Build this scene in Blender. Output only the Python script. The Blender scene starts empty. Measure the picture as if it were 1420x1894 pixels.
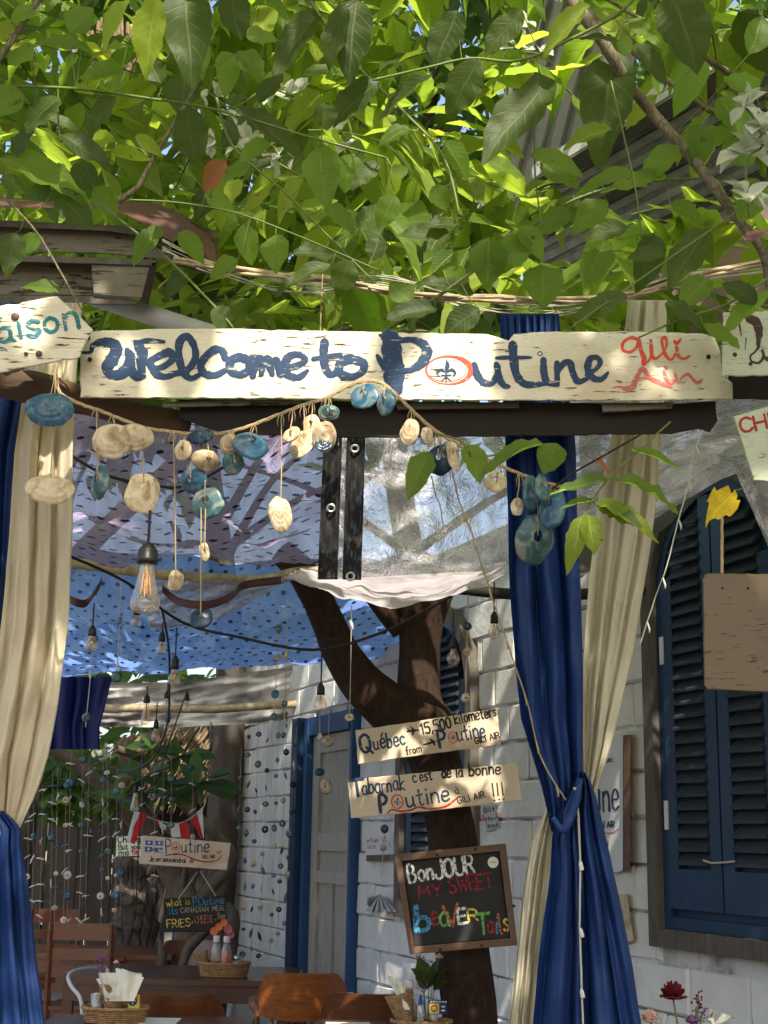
import bpy, bmesh, math, random
from mathutils import Vector, Matrix, noise
R = math.radians
rnd = random.Random(7)
S = bpy.context.scene
COL = S.collection

# ------------------------------------------------------------------ camera
FPX = 2563.0
CAMH = 1.6
cd = bpy.data.cameras.new('camera')
cam = bpy.data.objects.new('camera', cd); COL.objects.link(cam)
cam.location = (0, 0, CAMH)
CR = Matrix.Rotation(R(90 + 13.2), 4, 'X') @ Matrix.Rotation(R(0.95), 4, 'Z')
cam.rotation_euler = CR.to_euler()
cd.sensor_fit = 'VERTICAL'; cd.sensor_height = 36.0; cd.sensor_width = 27.0
cd.lens = FPX / 1894 * 36.0
cd.clip_start = 0.05; cd.clip_end = 2000
S.camera = cam
C3 = CR.to_3x3()

# ------------------------------------------------------------------ world, sun, exposure
SUN_TO = Vector((0.13, -0.86, 0.98)).normalized()
w = bpy.data.worlds.new('World'); S.world = w; w.use_nodes = True
nt = w.node_tree; nt.nodes.clear()
bg = nt.nodes.new('ShaderNodeBackground'); wo = nt.nodes.new('ShaderNodeOutputWorld')
sky = nt.nodes.new('ShaderNodeTexSky'); sky.sky_type = 'NISHITA'; sky.sun_disc = False
sky.sun_elevation = math.asin(SUN_TO.z); sky.sun_rotation = math.atan2(SUN_TO.x, SUN_TO.y)
sky.air_density = 1.0; sky.dust_density = 4.0; sky.ozone_density = 0.3
bg.inputs[1].default_value = 0.15
nt.links.new(sky.outputs[0], bg.inputs[0]); nt.links.new(bg.outputs[0], wo.inputs[0])
sl = bpy.data.lights.new('sun', 'SUN'); sl.energy = 4.2; sl.angle = R(0.5); sl.color = (1.0, 0.91, 0.76)
so = bpy.data.objects.new('sun', sl); COL.objects.link(so)
so.rotation_euler = SUN_TO.to_track_quat('Z', 'Y').to_euler(); so.location = SUN_TO * 30
S.view_settings.view_transform = 'Standard'; S.view_settings.look = 'None'
S.view_settings.gamma = 1.0; S.view_settings.use_curve_mapping = False
S.view_settings.exposure = 1.28
S.render.engine = 'CYCLES'
S.cycles.use_denoising = True
S.cycles.max_bounces = 10; S.cycles.transparent_max_bounces = 24
S.cycles.diffuse_bounces = 5; S.cycles.transmission_bounces = 8; S.cycles.sample_clamp_indirect = 6
S.cycles.caustics_reflective = False; S.cycles.caustics_refractive = False

# ------------------------------------------------------------------ pixel -> place
def ray(px, py):
    return C3 @ Vector(((px - 710) / FPX, -(py - 947) / FPX, -1))
def at(px, py, D):
    r = ray(px, py); return Vector((0, 0, CAMH)) + r * (D / r.y)
def atz(px, py, z):
    r = ray(px, py); return Vector((0, 0, CAMH)) + r * ((z - CAMH) / r.z)
WK, WX = 0.40, 3.66
WN = Vector((-1, -WK, 0)).normalized()              # wall normal, to the terrace
WT = Vector((-WK, 1, 0)).normalized()               # along the wall, away from the camera
def onwall(px, py, off=0.0):
    r = ray(px, py); P0 = Vector((WX, 0, 0)) + WN * off; o = Vector((0, 0, CAMH))
    t = (P0 - o).dot(WN) / r.dot(WN); return o + r * t
def wall_s(px):                                     # distance along the wall of a pixel column (at eye level)
    return (onwall(px, 1548) - Vector((WX, 0, 0))).dot(WT)
def W(s, z, off=0.0):
    return Vector((WX, 0, 0)) + WT * s + WN * off + Vector((0, 0, z))

# ------------------------------------------------------------------ mesh builder
class MB:
    def __init__(s): s.v = []; s.f = []; s.uv = {}; s.mi = []
    def quadgrid(s, rows, uvs=None, closed=False):
        b = len(s.v); n = len(rows[0])
        for r in rows: s.v.extend(Vector(p) for p in r)
        for i in range(len(rows) - 1):
            for j in range(n if closed else n - 1):
                k = (j + 1) % n
                s.f.append((b + i * n + j, b + i * n + k, b + (i + 1) * n + k, b + (i + 1) * n + j))
                if uvs:
                    s.uv[len(s.f) - 1] = [uvs[i][j], uvs[i][j + 1], uvs[i + 1][j + 1], uvs[i + 1][j]]
        return b
    def box(s, c, size, M=None):
        hx, hy, hz = size[0] / 2, size[1] / 2, size[2] / 2; b = len(s.v)
        for x, y, z in ((-1,-1,-1),(1,-1,-1),(1,1,-1),(-1,1,-1),(-1,-1,1),(1,-1,1),(1,1,1),(-1,1,1)):
            p = Vector((x * hx, y * hy, z * hz))
            if M is not None: p = M @ p
            s.v.append(p + Vector(c))
        for q in ((0,3,2,1),(4,5,6,7),(0,1,5,4),(1,2,6,5),(2,3,7,6),(3,0,4,7)): s.f.append(tuple(b + i for i in q))
        return s
    def prism(s, front, back):
        n = len(front); b = len(s.v); s.v.extend(Vector(p) for p in front); s.v.extend(Vector(p) for p in back)
        s.f.append(tuple(b + i for i in range(n))); s.f.append(tuple(b + n + i for i in reversed(range(n))))
        for i in range(n):
            j = (i + 1) % n; s.f.append((b + j, b + i, b + n + i, b + n + j))
        return s
    def tube(s, pts, r, n=6, cap=True):
        pts = [Vector(p) for p in pts]; m = len(pts)
        rs = r if isinstance(r, (list, tuple)) else [r] * m
        rows = []; prev = None
        for i, p in enumerate(pts):
            t = (pts[min(i + 1, m - 1)] - pts[max(i - 1, 0)])
            if t.length < 1e-9: t = Vector((0, 0, 1))
            t.normalize()
            if prev is None:
                a = Vector((0, 0, 1)) if abs(t.z) < .9 else Vector((1, 0, 0)); u = t.cross(a).normalized()
            else:
                u = (prev - t * prev.dot(t));  u = u.normalized() if u.length > 1e-6 else t.orthogonal().normalized()
            prev = u; vv = t.cross(u)
            rows.append([p + (u * math.cos(2 * math.pi * k / n) + vv * math.sin(2 * math.pi * k / n)) * rs[i] for k in range(n)])
        b = s.quadgrid(rows, closed=True)
        if cap:
            s.f.append(tuple(b + k for k in reversed(range(n)))); e = b + (m - 1) * n; s.f.append(tuple(e + k for k in range(n)))
        return s
    def lathe(s, prof, n=12, c=(0, 0, 0), M=None, cap=True):
        rows = []
        for r, z in prof:
            row = []
            for k in range(n):
                p = Vector((r * math.cos(2 * math.pi * k / n), r * math.sin(2 * math.pi * k / n), z))
                if M is not None: p = M @ p
                row.append(p + Vector(c))
            rows.append(row)
        b = s.quadgrid(rows, closed=True)
        if cap:
            s.f.append(tuple(b + k for k in reversed(range(n)))); e = b + (len(prof) - 1) * n; s.f.append(tuple(e + k for k in range(n)))
        return s
    def mesh(s, name, m, off=Vector((0, 0, 0)), smooth=False):
        me = bpy.data.meshes.new(name); me.from_pydata([tuple(p - off) for p in s.v], [], s.f)
        if s.uv:
            ul = me.uv_layers.new(name='UVMap')
            for pi, us in s.uv.items():
                for li, u in zip(me.polygons[pi].loop_indices, us): ul.data[li].uv = u
        if m is not None: me.materials.append(m)
        if smooth: me.polygons.foreach_set('use_smooth', [True] * len(me.polygons))
        me.update(); return me

def thing(name, label, cat, loc=(0, 0, 0), group=None, rz=0):
    o = bpy.data.objects.new(name, None); COL.objects.link(o); o.location = loc; o.rotation_euler = (0, 0, rz)
    o.empty_display_size = .1
    o['label'] = label; o['category'] = cat
    if group: o['group'] = group
    return o
def wloc(o):
    p = Vector((0, 0, 0))
    while o is not None: p += o.location; o = o.parent
    return p
def part(name, mb, m, parent=None, smooth=False, local=False, kind=None):
    """mb in world coordinates (local=True: in the parent's own frame); linked as one mesh"""
    off = Vector((0, 0, 0)) if (local or parent is None) else wloc(parent)
    me = mb if isinstance(mb, bpy.types.Mesh) else mb.mesh(name, m, off, smooth)
    o = bpy.data.objects.new(name, me); COL.objects.link(o)
    if parent is not None: o.parent = parent
    if kind: o['kind'] = kind
    return o
def single(name, mb, m, label, cat, group=None, smooth=False, kind=None):
    zs = [p.z for p in mb.v]; c = sum(mb.v, Vector()) / len(mb.v); c.z = min(zs)
    o = bpy.data.objects.new(name, mb.mesh(name, m, c, smooth)); COL.objects.link(o); o.location = c
    if kind: o['kind'] = kind
    if label: o['label'] = label
    if cat: o['category'] = cat
    if group: o['group'] = group
    return o
def struct(name, mb, m, smooth=False):
    return single(name, mb, m, None, None, smooth=smooth, kind='structure')
def dup(root, loc, rz=0, label=None):
    r = root.copy(); COL.objects.link(r); r.location = loc; r.rotation_euler = (0, 0, rz)
    if label: r['label'] = label
    for ch in list(root.children):
        c = ch.copy(); COL.objects.link(c); c.parent = r
        for g in list(ch.children):
            d = g.copy(); COL.objects.link(d); d.parent = c
    return r

def smoothpath(pts, n=6):
    """Catmull-Rom through points of any dimension"""
    P = [tuple(p) for p in pts]
    if len(P) < 3: n = max(2, n // 2)
    out = []
    for i in range(len(P) - 1):
        a = P[max(i - 1, 0)]; b = P[i]; c = P[i + 1]; d = P[min(i + 2, len(P) - 1)]
        for k in range(n):
            t = k / n
            out.append(tuple(.5 * ((2 * b[j]) + (-a[j] + c[j]) * t + (2 * a[j] - 5 * b[j] + 4 * c[j] - d[j]) * t * t + (-a[j] + 3 * b[j] - 3 * c[j] + d[j]) * t ** 3) for j in range(len(b))))
    out.append(P[-1]); return out
def interp(tab, x):
    if x <= tab[0][0]: return tab[0][1:]
    for a, b in zip(tab, tab[1:]):
        if x <= b[0]:
            t = (x - a[0]) / (b[0] - a[0]); t2 = t
            return tuple(p + (q - p) * t2 for p, q in zip(a[1:], b[1:]))
    return tab[-1][1:]
def nz(x, y=0., z=0.): return noise.noise(Vector((x, y, z)))

# ------------------------------------------------------------------ materials
class NT:
    def __init__(s, name):
        s.m = bpy.data.materials.new(name); s.m.use_nodes = True; s.t = s.m.node_tree; s.t.nodes.clear()
        s.out = s.t.nodes.new('ShaderNodeOutputMaterial')
    def n(s, typ, **kw):
        nd = s.t.nodes.new('ShaderNode' + typ)
        for k, v in kw.items():
            if k.startswith('i_'):
                key = k[2:]; key = int(key) if key.isdigit() else key.replace('_', ' ')
                s.set(nd, key, v)
            else: setattr(nd, k, v)
        return nd
    def set(s, nd, key, v):
        if isinstance(v, bpy.types.NodeSocket): s.t.links.new(v, nd.inputs[key])
        else:
            if isinstance(v, tuple) and len(v) == 3 and nd.inputs[key].type == 'RGBA': v = v + (1,)
            nd.inputs[key].default_value = v
    def math(s, op, a, b=0.0, c=None):
        nd = s.n('Math', operation=op); s.set(nd, 0, a); s.set(nd, 1, b)
        if c is not None: s.set(nd, 2, c)
        return nd.outputs[0]
    def mix(s, f, a, b, blend='MIX'):
        nd = s.n('MixRGB', blend_type=blend); s.set(nd, 0, f); s.set(nd, 1, a); s.set(nd, 2, b); return nd.outputs[0]
    def ramp(s, f, stops):
        nd = s.n('ValToRGB'); s.set(nd, 0, f); e = nd.color_ramp.elements
        while len(e) < len(stops): e.new(.5)
        for i, (p, c) in enumerate(stops):
            e[i].position = p; e[i].color = (c, c, c, 1) if isinstance(c, (int, float)) else tuple(c) + (1,)
        return nd.outputs[0]
    def co(s, kind='Object', scale=(1, 1, 1)):
        tc = s.n('TexCoord'); mp = s.n('Mapping'); s.t.links.new(tc.outputs[kind], mp.inputs[0]); mp.inputs['Scale'].default_value = scale
        return mp.outputs[0]
    def noise(s, co, scale=5, detail=4, rough=.55, dist=0.0):
        nd = s.n('TexNoise'); s.set(nd, 'Vector', co); nd.inputs['Scale'].default_value = scale; nd.inputs['Detail'].default_value = detail
        nd.inputs['Roughness'].default_value = rough; nd.inputs['Distortion'].default_value = dist
        return nd.outputs['Fac']
    def bump(s, h, strength=.3, dist=.01):
        nd = s.n('Bump'); nd.inputs['Strength'].default_value = strength; nd.inputs['Distance'].default_value = dist; s.set(nd, 'Height', h); return nd.outputs[0]
    def pbr(s, col, rough=.6, metal=0., normal=None, spec=.5, **kw):
        nd = s.n('BsdfPrincipled'); s.set(nd, 'Base Color', col); s.set(nd, 'Roughness', rough); s.set(nd, 'Metallic', metal)
        s.set(nd, 'Specular IOR Level', spec)
        if normal is not None: s.set(nd, 'Normal', normal)
        for k, v in kw.items(): s.set(nd, k.replace('_', ' '), v)
        return nd.outputs[0]
    def mixs(s, f, a, b):
        nd = s.n('MixShader'); s.set(nd, 0, f); s.t.links.new(a, nd.inputs[1]); s.t.links.new(b, nd.inputs[2]); return nd.outputs[0]
    def end(s, sh): s.t.links.new(sh, s.out.inputs[0]); return s.m

def m_simple(name, c1, c2=None, rough=.6, scale=6, bump=.2, dist=.005, stretch=(1, 1, 1), spec=.4, metal=0., lo=.35, hi=.65, detail=5, kind='Object'):
    t = NT(name); co = t.co(kind, stretch); f = t.noise(co, scale, detail)
    c2 = c2 or tuple(x * .7 for x in c1)
    oi = t.n('ObjectInfo').outputs['Random']
    col = t.ramp(f, [(lo, c1), (hi, c2)])
    col = t.mix(.25, col, t.mix(oi, (.6, .6, .6), (1.25, 1.25, 1.25)), 'MULTIPLY')
    return t.end(t.pbr(col, rough, metal, t.bump(t.noise(co, scale * 3, 4), bump, dist), spec))

def m_paintwood(name, paint, wood, chips=.38, scale=1.0, grime=(.35, .3, .2)):
    t = NT(name); co = t.co('Object', (1, 1, 1)); cs = t.co('Object', (2.2, 12, 14))
    n1 = t.noise(cs, 9 * scale, 6, .62); n2 = t.noise(co, 5 * scale, 4); n3 = t.noise(cs, 34 * scale, 3)
    chip = t.ramp(t.math('ADD', t.math('MULTIPLY', n1, .72), t.math('MULTIPLY', n2, .28)), [(chips - .03, 1.), (chips + .01, 0.)])
    col = t.mix(t.ramp(n2, [(.4, 0.), (.75, .55)]), paint, tuple(a * b ** .35 for a, b in zip(paint, grime)))
    col = t.mix(t.ramp(n3, [(.45, 0.), (.7, .18)]), col, wood)
    wd = t.mix(n3, wood, tuple(x * .45 for x in wood))
    st_ = t.ramp(t.noise(t.co('Object', (1, 2, 2)), 3.7, 5, .6, .5), [(.52, 0.), (.68, .5)]); col = t.mix(st_, col, tuple(a * b for a, b in zip(paint, (.55, .40, .25))))
    n4 = t.noise(t.co('Object', (.7, 7, 9)), 4.3 * scale, 7, .7, .4); big = t.ramp(n4, [(.30, 1.), (.345, 0.)])
    chip = t.math('MAXIMUM', chip, big)
    gr = t.noise(t.co('Object', (1.2, 30, 42)), 6, 4, .6); col = t.mix(t.ramp(gr, [(.56, 0.), (.74, .35)]), col, tuple(x * 2.2 for x in wood))
    col = t.mix(chip, col, wd)
    h = t.math('SUBTRACT', t.math('MULTIPLY', n3, .35), chip)
    return t.end(t.pbr(col, t.mix(chip, (.45,) * 3, (.85,) * 3), 0, t.bump(h, .5, .0025), .35))

def m_bark(name, c1, c2, sc=8, bump=.8, dist=.02, rough=.85):
    t = NT(name); co = t.co('Object', (1, 1, .25)); n = t.noise(co, sc, 7, .65, .3); n2 = t.noise(t.co('Object'), sc * .35, 3)
    v = t.n('TexVoronoi', feature='DISTANCE_TO_EDGE'); t.set(v, 'Vector', co); v.inputs['Scale'].default_value = sc * 2.4
    col = t.mix(t.ramp(n, [(.35, 0.), (.65, 1.)]), c1, c2)
    col = t.mix(t.ramp(n2, [(.5, 0.), (.7, .5)]), col, tuple(x * 1.8 for x in c2))
    col = t.mix(t.ramp(v.outputs[0], [(0., .7), (.12, 0.)]), col, tuple(x * .4 for x in c1))
    h = t.math('ADD', n, t.math('MULTIPLY', t.ramp(v.outputs[0], [(0., 0.), (.15, 1.)]), .4))
    return t.end(t.pbr(col, rough, 0, t.bump(h, bump, dist), .25))

def m_leaf(name, dark, light, trans, tmix=.42, rough=.5, veinc=None, kind='obj'):
    t = NT(name)
    uv = t.n('TexCoord').outputs['UV']; sp = t.n('SeparateXYZ'); t.t.links.new(uv, sp.inputs[0]); u, v = sp.outputs[0], sp.outputs[1]
    av = t.math('ABSOLUTE', v)
    mid = t.ramp(av, [(.02, 1.), (.075, 0.)])
    ph = t.math('FRACT', t.math('MULTIPLY', t.math('SUBTRACT', u, t.math('MULTIPLY', av, .22)), 9.0))
    side = t.ramp(t.math('ABSOLUTE', t.math('SUBTRACT', ph, .5)), [(.0, 1.), (.1, 0.)])
    oi = t.n('ObjectInfo').outputs['Random'] if kind == 'obj' else None
    geo = t.n('NewGeometry')
    n1 = t.noise(t.co('Object') if kind == 'obj' else geo.outputs['Position'], 14 if kind == 'obj' else 3.1, 3)
    if kind != 'obj': oi = geo.outputs['Random Per Island']
    base = t.mix(oi, dark, light)
    base = t.mix(t.ramp(n1, [(.4, 0.), (.72, .45)]), base, tuple(x * .55 for x in dark))
    veinc = veinc or tuple(min(1, x * 1.7 + .02) for x in light)
    vein = t.math('MAXIMUM', mid, t.math('MULTIPLY', side, .6))
    col = t.mix(t.math('MULTIPLY', vein, .7), base, veinc)
    # small brown bite marks
    bro = t.ramp(t.noise(geo.outputs['Position'], 38, 2), [(.69, 0.), (.74, .8)])
    col = t.mix(bro, col, (.09, .06, .015))
    tcol = t.mix(oi, trans, tuple(min(1, x * 1.35) for x in trans))
    tcol = t.mix(t.math('MULTIPLY', vein, .5), tcol, tuple(x * .5 for x in trans))
    tcol = t.mix(bro, tcol, (.2, .1, .01))
    nb = t.bump(t.math('ADD', vein, t.math('MULTIPLY', n1, .4)), .35, .002)
    p = t.pbr(col, rough, 0, nb, .22)
    tr = t.n('BsdfTranslucent'); t.set(tr, 0, tcol); t.t.links.new(nb, tr.inputs['Normal'])
    return t.end(t.mixs(tmix, p, tr.outputs[0]))

def m_cloth(name, col, tr, tmix=.35, rough=.7, weave=900, sheen=0., stain=None, spec=.3, wr=.25):
    t = NT(name); co = t.co('Object')
    n1 = t.noise(co, 4, 4); n2 = t.noise(t.co('Object', (1, 1, .15)), 26, 3); n3 = t.noise(co, 160, 2)
    c = t.mix(t.ramp(n1, [(.35, 0.), (.7, .5)]), col, stain or tuple(x * .75 for x in col))
    n4 = t.noise(t.co('Object', (1, 1, .55)), 11, 5, .6, 1.5); dust = t.ramp(t.noise(co, 1.7, 5, .6), [(.5, 0.), (.75, .22)])
    c = t.mix(dust, c, tuple(x * .5 + .12 * max(col) + .02 for x in col))
    nb = t.bump(t.math('ADD', t.math('ADD', t.math('MULTIPLY', n2, 1.0), t.math('MULTIPLY', n3, .14)), t.math('MULTIPLY', n4, 1.3)), wr, .014)
    p = t.pbr(c, rough, 0, nb, spec, Sheen_Weight=sheen)
    q = t.n('BsdfTranslucent'); t.set(q, 0, tr); t.t.links.new(nb, q.inputs['Normal'])
    return t.end(t.mixs(tmix, p, q.outputs[0]))

def m_dots(name, base, dot, tr, nx, ny, rx, ry, alpha=.75, tmix=.6, rough=.35):
    """printed sheet: rows of dots or dashes on UV, half transparent"""
    t = NT(name); uv = t.n('TexCoord').outputs['UV']; wob = t.noise(uv, 7, 2)
    sp = t.n('SeparateXYZ'); t.t.links.new(uv, sp.inputs[0])
    v = t.math('ADD', t.math('MULTIPLY', sp.outputs[1], ny), t.math('MULTIPLY', wob, .5))
    row = t.math('FLOOR', v); sh = t.math('MULTIPLY', t.math('FRACT', t.math('MULTIPLY', row, .5)), 1.0)
    u = t.math('ADD', t.math('MULTIPLY', sp.outputs[0], nx), t.math('ADD', sh, t.math('MULTIPLY', wob, .6)))
    du = t.math('DIVIDE', t.math('SUBTRACT', t.math('FRACT', u), .5), rx)
    dv = t.math('DIVIDE', t.math('SUBTRACT', t.math('FRACT', v), .5), ry)
    d = t.math('ADD', t.math('MULTIPLY', du, du), t.math('MULTIPLY', dv, dv))
    f = t.ramp(d, [(.8, 1.), (1., 0.)])
    n1 = t.noise(t.co('Object'), 2.5, 4)
    b = t.mix(t.ramp(n1, [(.35, 0.), (.65, .6)]), base, tuple(min(1, x * 1.5 + .05) for x in base))
    c = t.mix(f, b, dot); tc = t.mix(f, tr, tuple(x * .25 for x in dot))
    wr = t.noise(t.co('Object', (1, .3, 1)), 9, 6, .7, 1.2)
    nb = t.bump(wr, .9, .03)
    p = t.pbr(c, rough, 0, nb, .6); q = t.n('BsdfTranslucent'); t.set(q, 0, tc); t.t.links.new(nb, q.inputs['Normal'])
    sh1 = t.mixs(tmix, p, q.outputs[0]); tp = t.n('BsdfTransparent')
    al = t.math('MAXIMUM', t.math('MULTIPLY', f, .95), t.ramp(wr, [(.3, alpha), (.7, min(1, alpha + .15))]))
    return t.end(t.mixs(al, tp.outputs[0], sh1))

def m_plastic(name, tint=(.75, .76, .82), lo=.1, hi=.8, haze=.25):
    """creased clear sheeting: milky creases, glossy"""
    t = NT(name); co = t.co('Object')
    n1 = t.noise(co, 3.2, 6, .68, 1.6); n2 = t.noise(co, 14, 5, .7, 2.0); n3 = t.noise(co, 1.6, 2)
    v = t.n('TexVoronoi', feature='DISTANCE_TO_EDGE'); vec = t.n('VectorMath', operation='ADD'); t.t.links.new(co, vec.inputs[0])
    nn = t.n('TexNoise'); t.set(nn, 'Vector', co); nn.inputs['Scale'].default_value = 2.5; t.t.links.new(nn.outputs['Color'], vec.inputs[1])
    t.t.links.new(vec.outputs[0], v.inputs['Vector']); v.inputs['Scale'].default_value = 5.5
    cre = t.ramp(v.outputs[0], [(0., 1.), (.016, 0.)])
    cre2 = t.ramp(t.math('ABSOLUTE', t.math('SUBTRACT', n2, .5)), [(0., 1.), (.013, 0.)])
    cr = t.math('ADD', t.math('MULTIPLY', cre, .35), t.math('MULTIPLY', cre2, .22))
    a = t.math('ADD', t.math('MULTIPLY', t.ramp(n3, [(.3, 0.), (.7, 1.)]), haze), cr)
    a = t.math('ADD', a, lo); a = t.math('MINIMUM', a, hi)
    h = t.math('ADD', t.math('MULTIPLY', n1, 1.), t.math('MULTIPLY', n2, .35))
    nb = t.bump(h, .8, .05)
    p = t.pbr(tint, .18, 0, nb, .8); q = t.n('BsdfTranslucent'); t.set(q, 0, tint)
    gl = t.n('BsdfGlossy'); gl.inputs['Roughness'].default_value = .12; t.t.links.new(nb, gl.inputs['Normal'])
    sh = t.mixs(.45, p, q.outputs[0]); tp = t.n('BsdfTransparent')
    fr = t.n('Fresnel'); fr.inputs[0].default_value = 1.5; t.t.links.new(nb, fr.inputs['Normal'])
    s1 = t.mixs(a, tp.outputs[0], sh)
    return t.end(t.mixs(t.math('MULTIPLY', fr.outputs[0], .9), s1, gl.outputs[0]))

def m_glass(name, tint=(1, .97, .9), rough=.03, op=.06):
    t = NT(name); gl = t.n('BsdfGlossy'); gl.inputs['Roughness'].default_value = rough
    tp = t.n('BsdfTransparent'); t.set(tp, 0, tint); fr = t.n('LayerWeight'); fr.inputs[0].default_value = .35
    d = t.n('BsdfDiffuse'); t.set(d, 0, tint)
    s1 = t.mixs(op, tp.outputs[0], d.outputs[0])
    return t.end(t.mixs(t.math('MINIMUM', t.math('ADD', t.math('MULTIPLY', fr.outputs['Facing'], .6), .06), 1.), s1, gl.outputs[0]))

def m_shell(name, cols, rough=.35, sc=22, tmix=.25):
    t = NT(name); co = t.co('Object'); n = t.noise(co, sc, 5, .65, .8); n2 = t.noise(co, sc * .4, 3)
    col = t.ramp(n, [(.32, cols[0]), (.5, cols[1]), (.66, cols[2])])
    oi = t.n('ObjectInfo').outputs['Random']
    col = t.mix(.35, col, t.mix(oi, (.5, .5, .5), (1.2, 1.2, 1.2)), 'MULTIPLY')
    p = t.pbr(col, rough, 0, t.bump(n2, .4, .004), .55); q = t.n('BsdfTranslucent'); t.set(q, 0, cols[1])
    return t.end(t.mixs(tmix, p, q.outputs[0]))

def m_flat(name, c, rough=.6, spec=.3, grain=True):
    t = NT(name); n = t.noise(t.co('Object'), 60, 3); n2 = t.noise(t.co('Object'), 9, 3)
    col = t.mix(t.ramp(n, [(.3, 0.), (.75, .35)]), c, tuple(x * .6 for x in c))
    col = t.mix(t.ramp(n2, [(.4, 0.), (.7, .25)]), col, tuple(min(1, x * 1.5) for x in c))
    return t.end(t.pbr(col, rough, 0, t.bump(n, .25, .001), spec))

def m_dry(name, c, under, thr=.6, rough=.6, sc=55, stretch=(.5, 2, 2), spec=.25):
    """brushed or chalked colour that lets the board through in places"""
    t = NT(name); co = t.co('Object', stretch); n = t.noise(co, sc, 5, .7); n2 = t.noise(t.co('Object'), 14, 3)
    col = t.mix(t.ramp(n2, [(.35, 0.), (.7, .5)]), c, tuple(min(1, x * 1.7 + .008) for x in c))
    col = t.mix(t.ramp(n, [(thr, 0.), (thr + .07, .85)]), col, under)
    return t.end(t.pbr(col, rough, 0, t.bump(n, .3, .001), spec))

def m_wood(name, c1, c2, rough=.35, sc=6, stretch=(1, 9, 9), bump=.15, coat=0.):
    t = NT(name); co = t.co('Object', stretch); n = t.noise(co, sc, 6, .6, .6); n2 = t.noise(t.co('Object'), 4, 3)
    col = t.mix(t.ramp(n, [(.35, 0.), (.65, 1.)]), c1, c2)
    col = t.mix(t.ramp(n2, [(.45, 0.), (.7, .4)]), col, tuple(x * .6 for x in c1))
    return t.end(t.pbr(col, rough, 0, t.bump(n, bump, .003), .5, Coat_Weight=coat, Coat_Roughness=.25))

M = {}
M['sign'] = m_paintwood('weathered_white_board', (.66, .62, .48), (.10, .065, .035), .425)
M['sign2'] = m_paintwood('cream_painted_board', (.60, .50, .38), (.16, .10, .05), .36)
M['greenboard'] = m_paintwood('pale_green_board', (.40, .44, .32), (.12, .08, .04), .41)
M['eavewood'] = m_paintwood('old_eave_paint', (.15, .135, .105), (.06, .040, .028), .44, .6)
M['brownboard'] = m_paintwood('bare_old_board', (.11, .076, .040), (.05, .035, .021), .41, .9)
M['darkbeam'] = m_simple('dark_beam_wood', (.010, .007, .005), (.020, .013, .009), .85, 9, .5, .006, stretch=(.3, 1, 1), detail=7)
M['log'] = m_simple('log_bark', (.055, .030, .017), (.12, .07, .042), .85, 9, .8, .008, stretch=(.3, 1.5, 1.5), detail=8)
M['trunk'] = m_simple('smooth_brown_bark', (.040, .019, .012), (.075, .036, .021), .8, 14, .55, .006, stretch=(1, 1, .3), detail=7)
M['branch'] = m_bark('grey_branch_bark', (.12, .10, .065), (.21, .18, .12), 26, .4, .003)
t = NT('smooth_brown_bark'); co = t.co('Object', (1, 1, .35)); n = t.noise(co, 30, 8, .72, .4); n2 = t.noise(t.co('Object'), 3.2, 4, .6, .6); n3 = t.noise(t.co('Object', (3, 3, .25)), 30, 5, .7); n5 = t.noise(t.co('Object', (.4, .4, 6)), 7, 4, .6)
col = t.mix(t.ramp(n, [(.35, 0.), (.65, 1.)]), (.036, .018, .012), (.082, .042, .027))
col = t.mix(t.ramp(n2, [(.5, 0.), (.66, .7)]), col, (.085, .058, .042)); col = t.mix(t.ramp(n2, [(.34, .75), (.42, 0.)]), col, (.018, .010, .008))
col = t.mix(t.ramp(n3, [(.58, 0.), (.69, .75)]), col, (.016, .008, .006)); col = t.mix(t.ramp(n5, [(.64, 0.), (.7, .4)]), col, (.10, .065, .045))
M['trunk'] = t.end(t.pbr(col, .8, 0, t.bump(t.math('ADD', t.math('ADD', n, t.math('MULTIPLY', n3, -1.2)), n2), 1., .035), .2))
M['plum'] = m_simple('frangipani_bark', (.075, .058, .04), (.13, .105, .075), .85, 16, .5, .006, stretch=(1, 1, .4), detail=7)
M['fartrunk'] = m_simple('far_bark', (.04, .032, .025), (.085, .07, .055), .9, 9, .8, .01, stretch=(1, 1, .3), detail=7)
M['stem'] = m_flat('green_stem', (.10, .14, .03), .5)
M['rope'] = m_flat('jute_cord', (.33, .24, .14), .9)
M['paleropes'] = m_simple('pale_cane', (.46, .37, .24), (.24, .18, .10), .7, 20, .4)
M['wire'] = m_flat('dark_cable', (.018, .016, .014), .5)
M['whitestring'] = m_flat('white_string', (.42, .39, .33), .8)
M['cream'] = m_cloth('cream_cotton', (.68, .60, .44), (.62, .52, .34), .32, .75, stain=(.56, .48, .34))
M['cream2'] = m_cloth('cream_cotton_thin', (.66, .61, .46), (.60, .54, .36), .32, .75, stain=(.58, .53, .39))
M['blue'] = m_cloth('blue_satin', (.010, .034, .135), (.014, .055, .24), .2, .58, sheen=0., stain=(.016, .046, .17), spec=.25, wr=.3)
M['navy'] = m_cloth('navy_cloth', (.012, .018, .10), (.008, .012, .11), .2, .6)
M['purple'] = m_dots('mauve_dash_sheet', (.26, .20, .37), (.03, .03, .10), (.52, .40, .64), 14, 34, .19, .15, .76, .66)
M['polka'] = m_dots('blue_dot_tarp', (.09, .18, .56), (.015, .04, .20), (.22, .37, .86), 27, 21, .16, .17, .93, .66)
M['plastic'] = m_plastic('clear_sheeting', (.78, .77, .82), .08, .85, .22)
M['plastic2'] = m_plastic('milky_sheeting', (.90, .89, .95), .52, .97, .30)
M['plastic3'] = m_plastic('shiny_clear_sheeting', (.84, .81, .90), .42, .94, .30)
M['net'] = m_cloth('bubble_sheeting', (.60, .56, .60), (.66, .60, .66), .55, .4, wr=.5)
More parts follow.
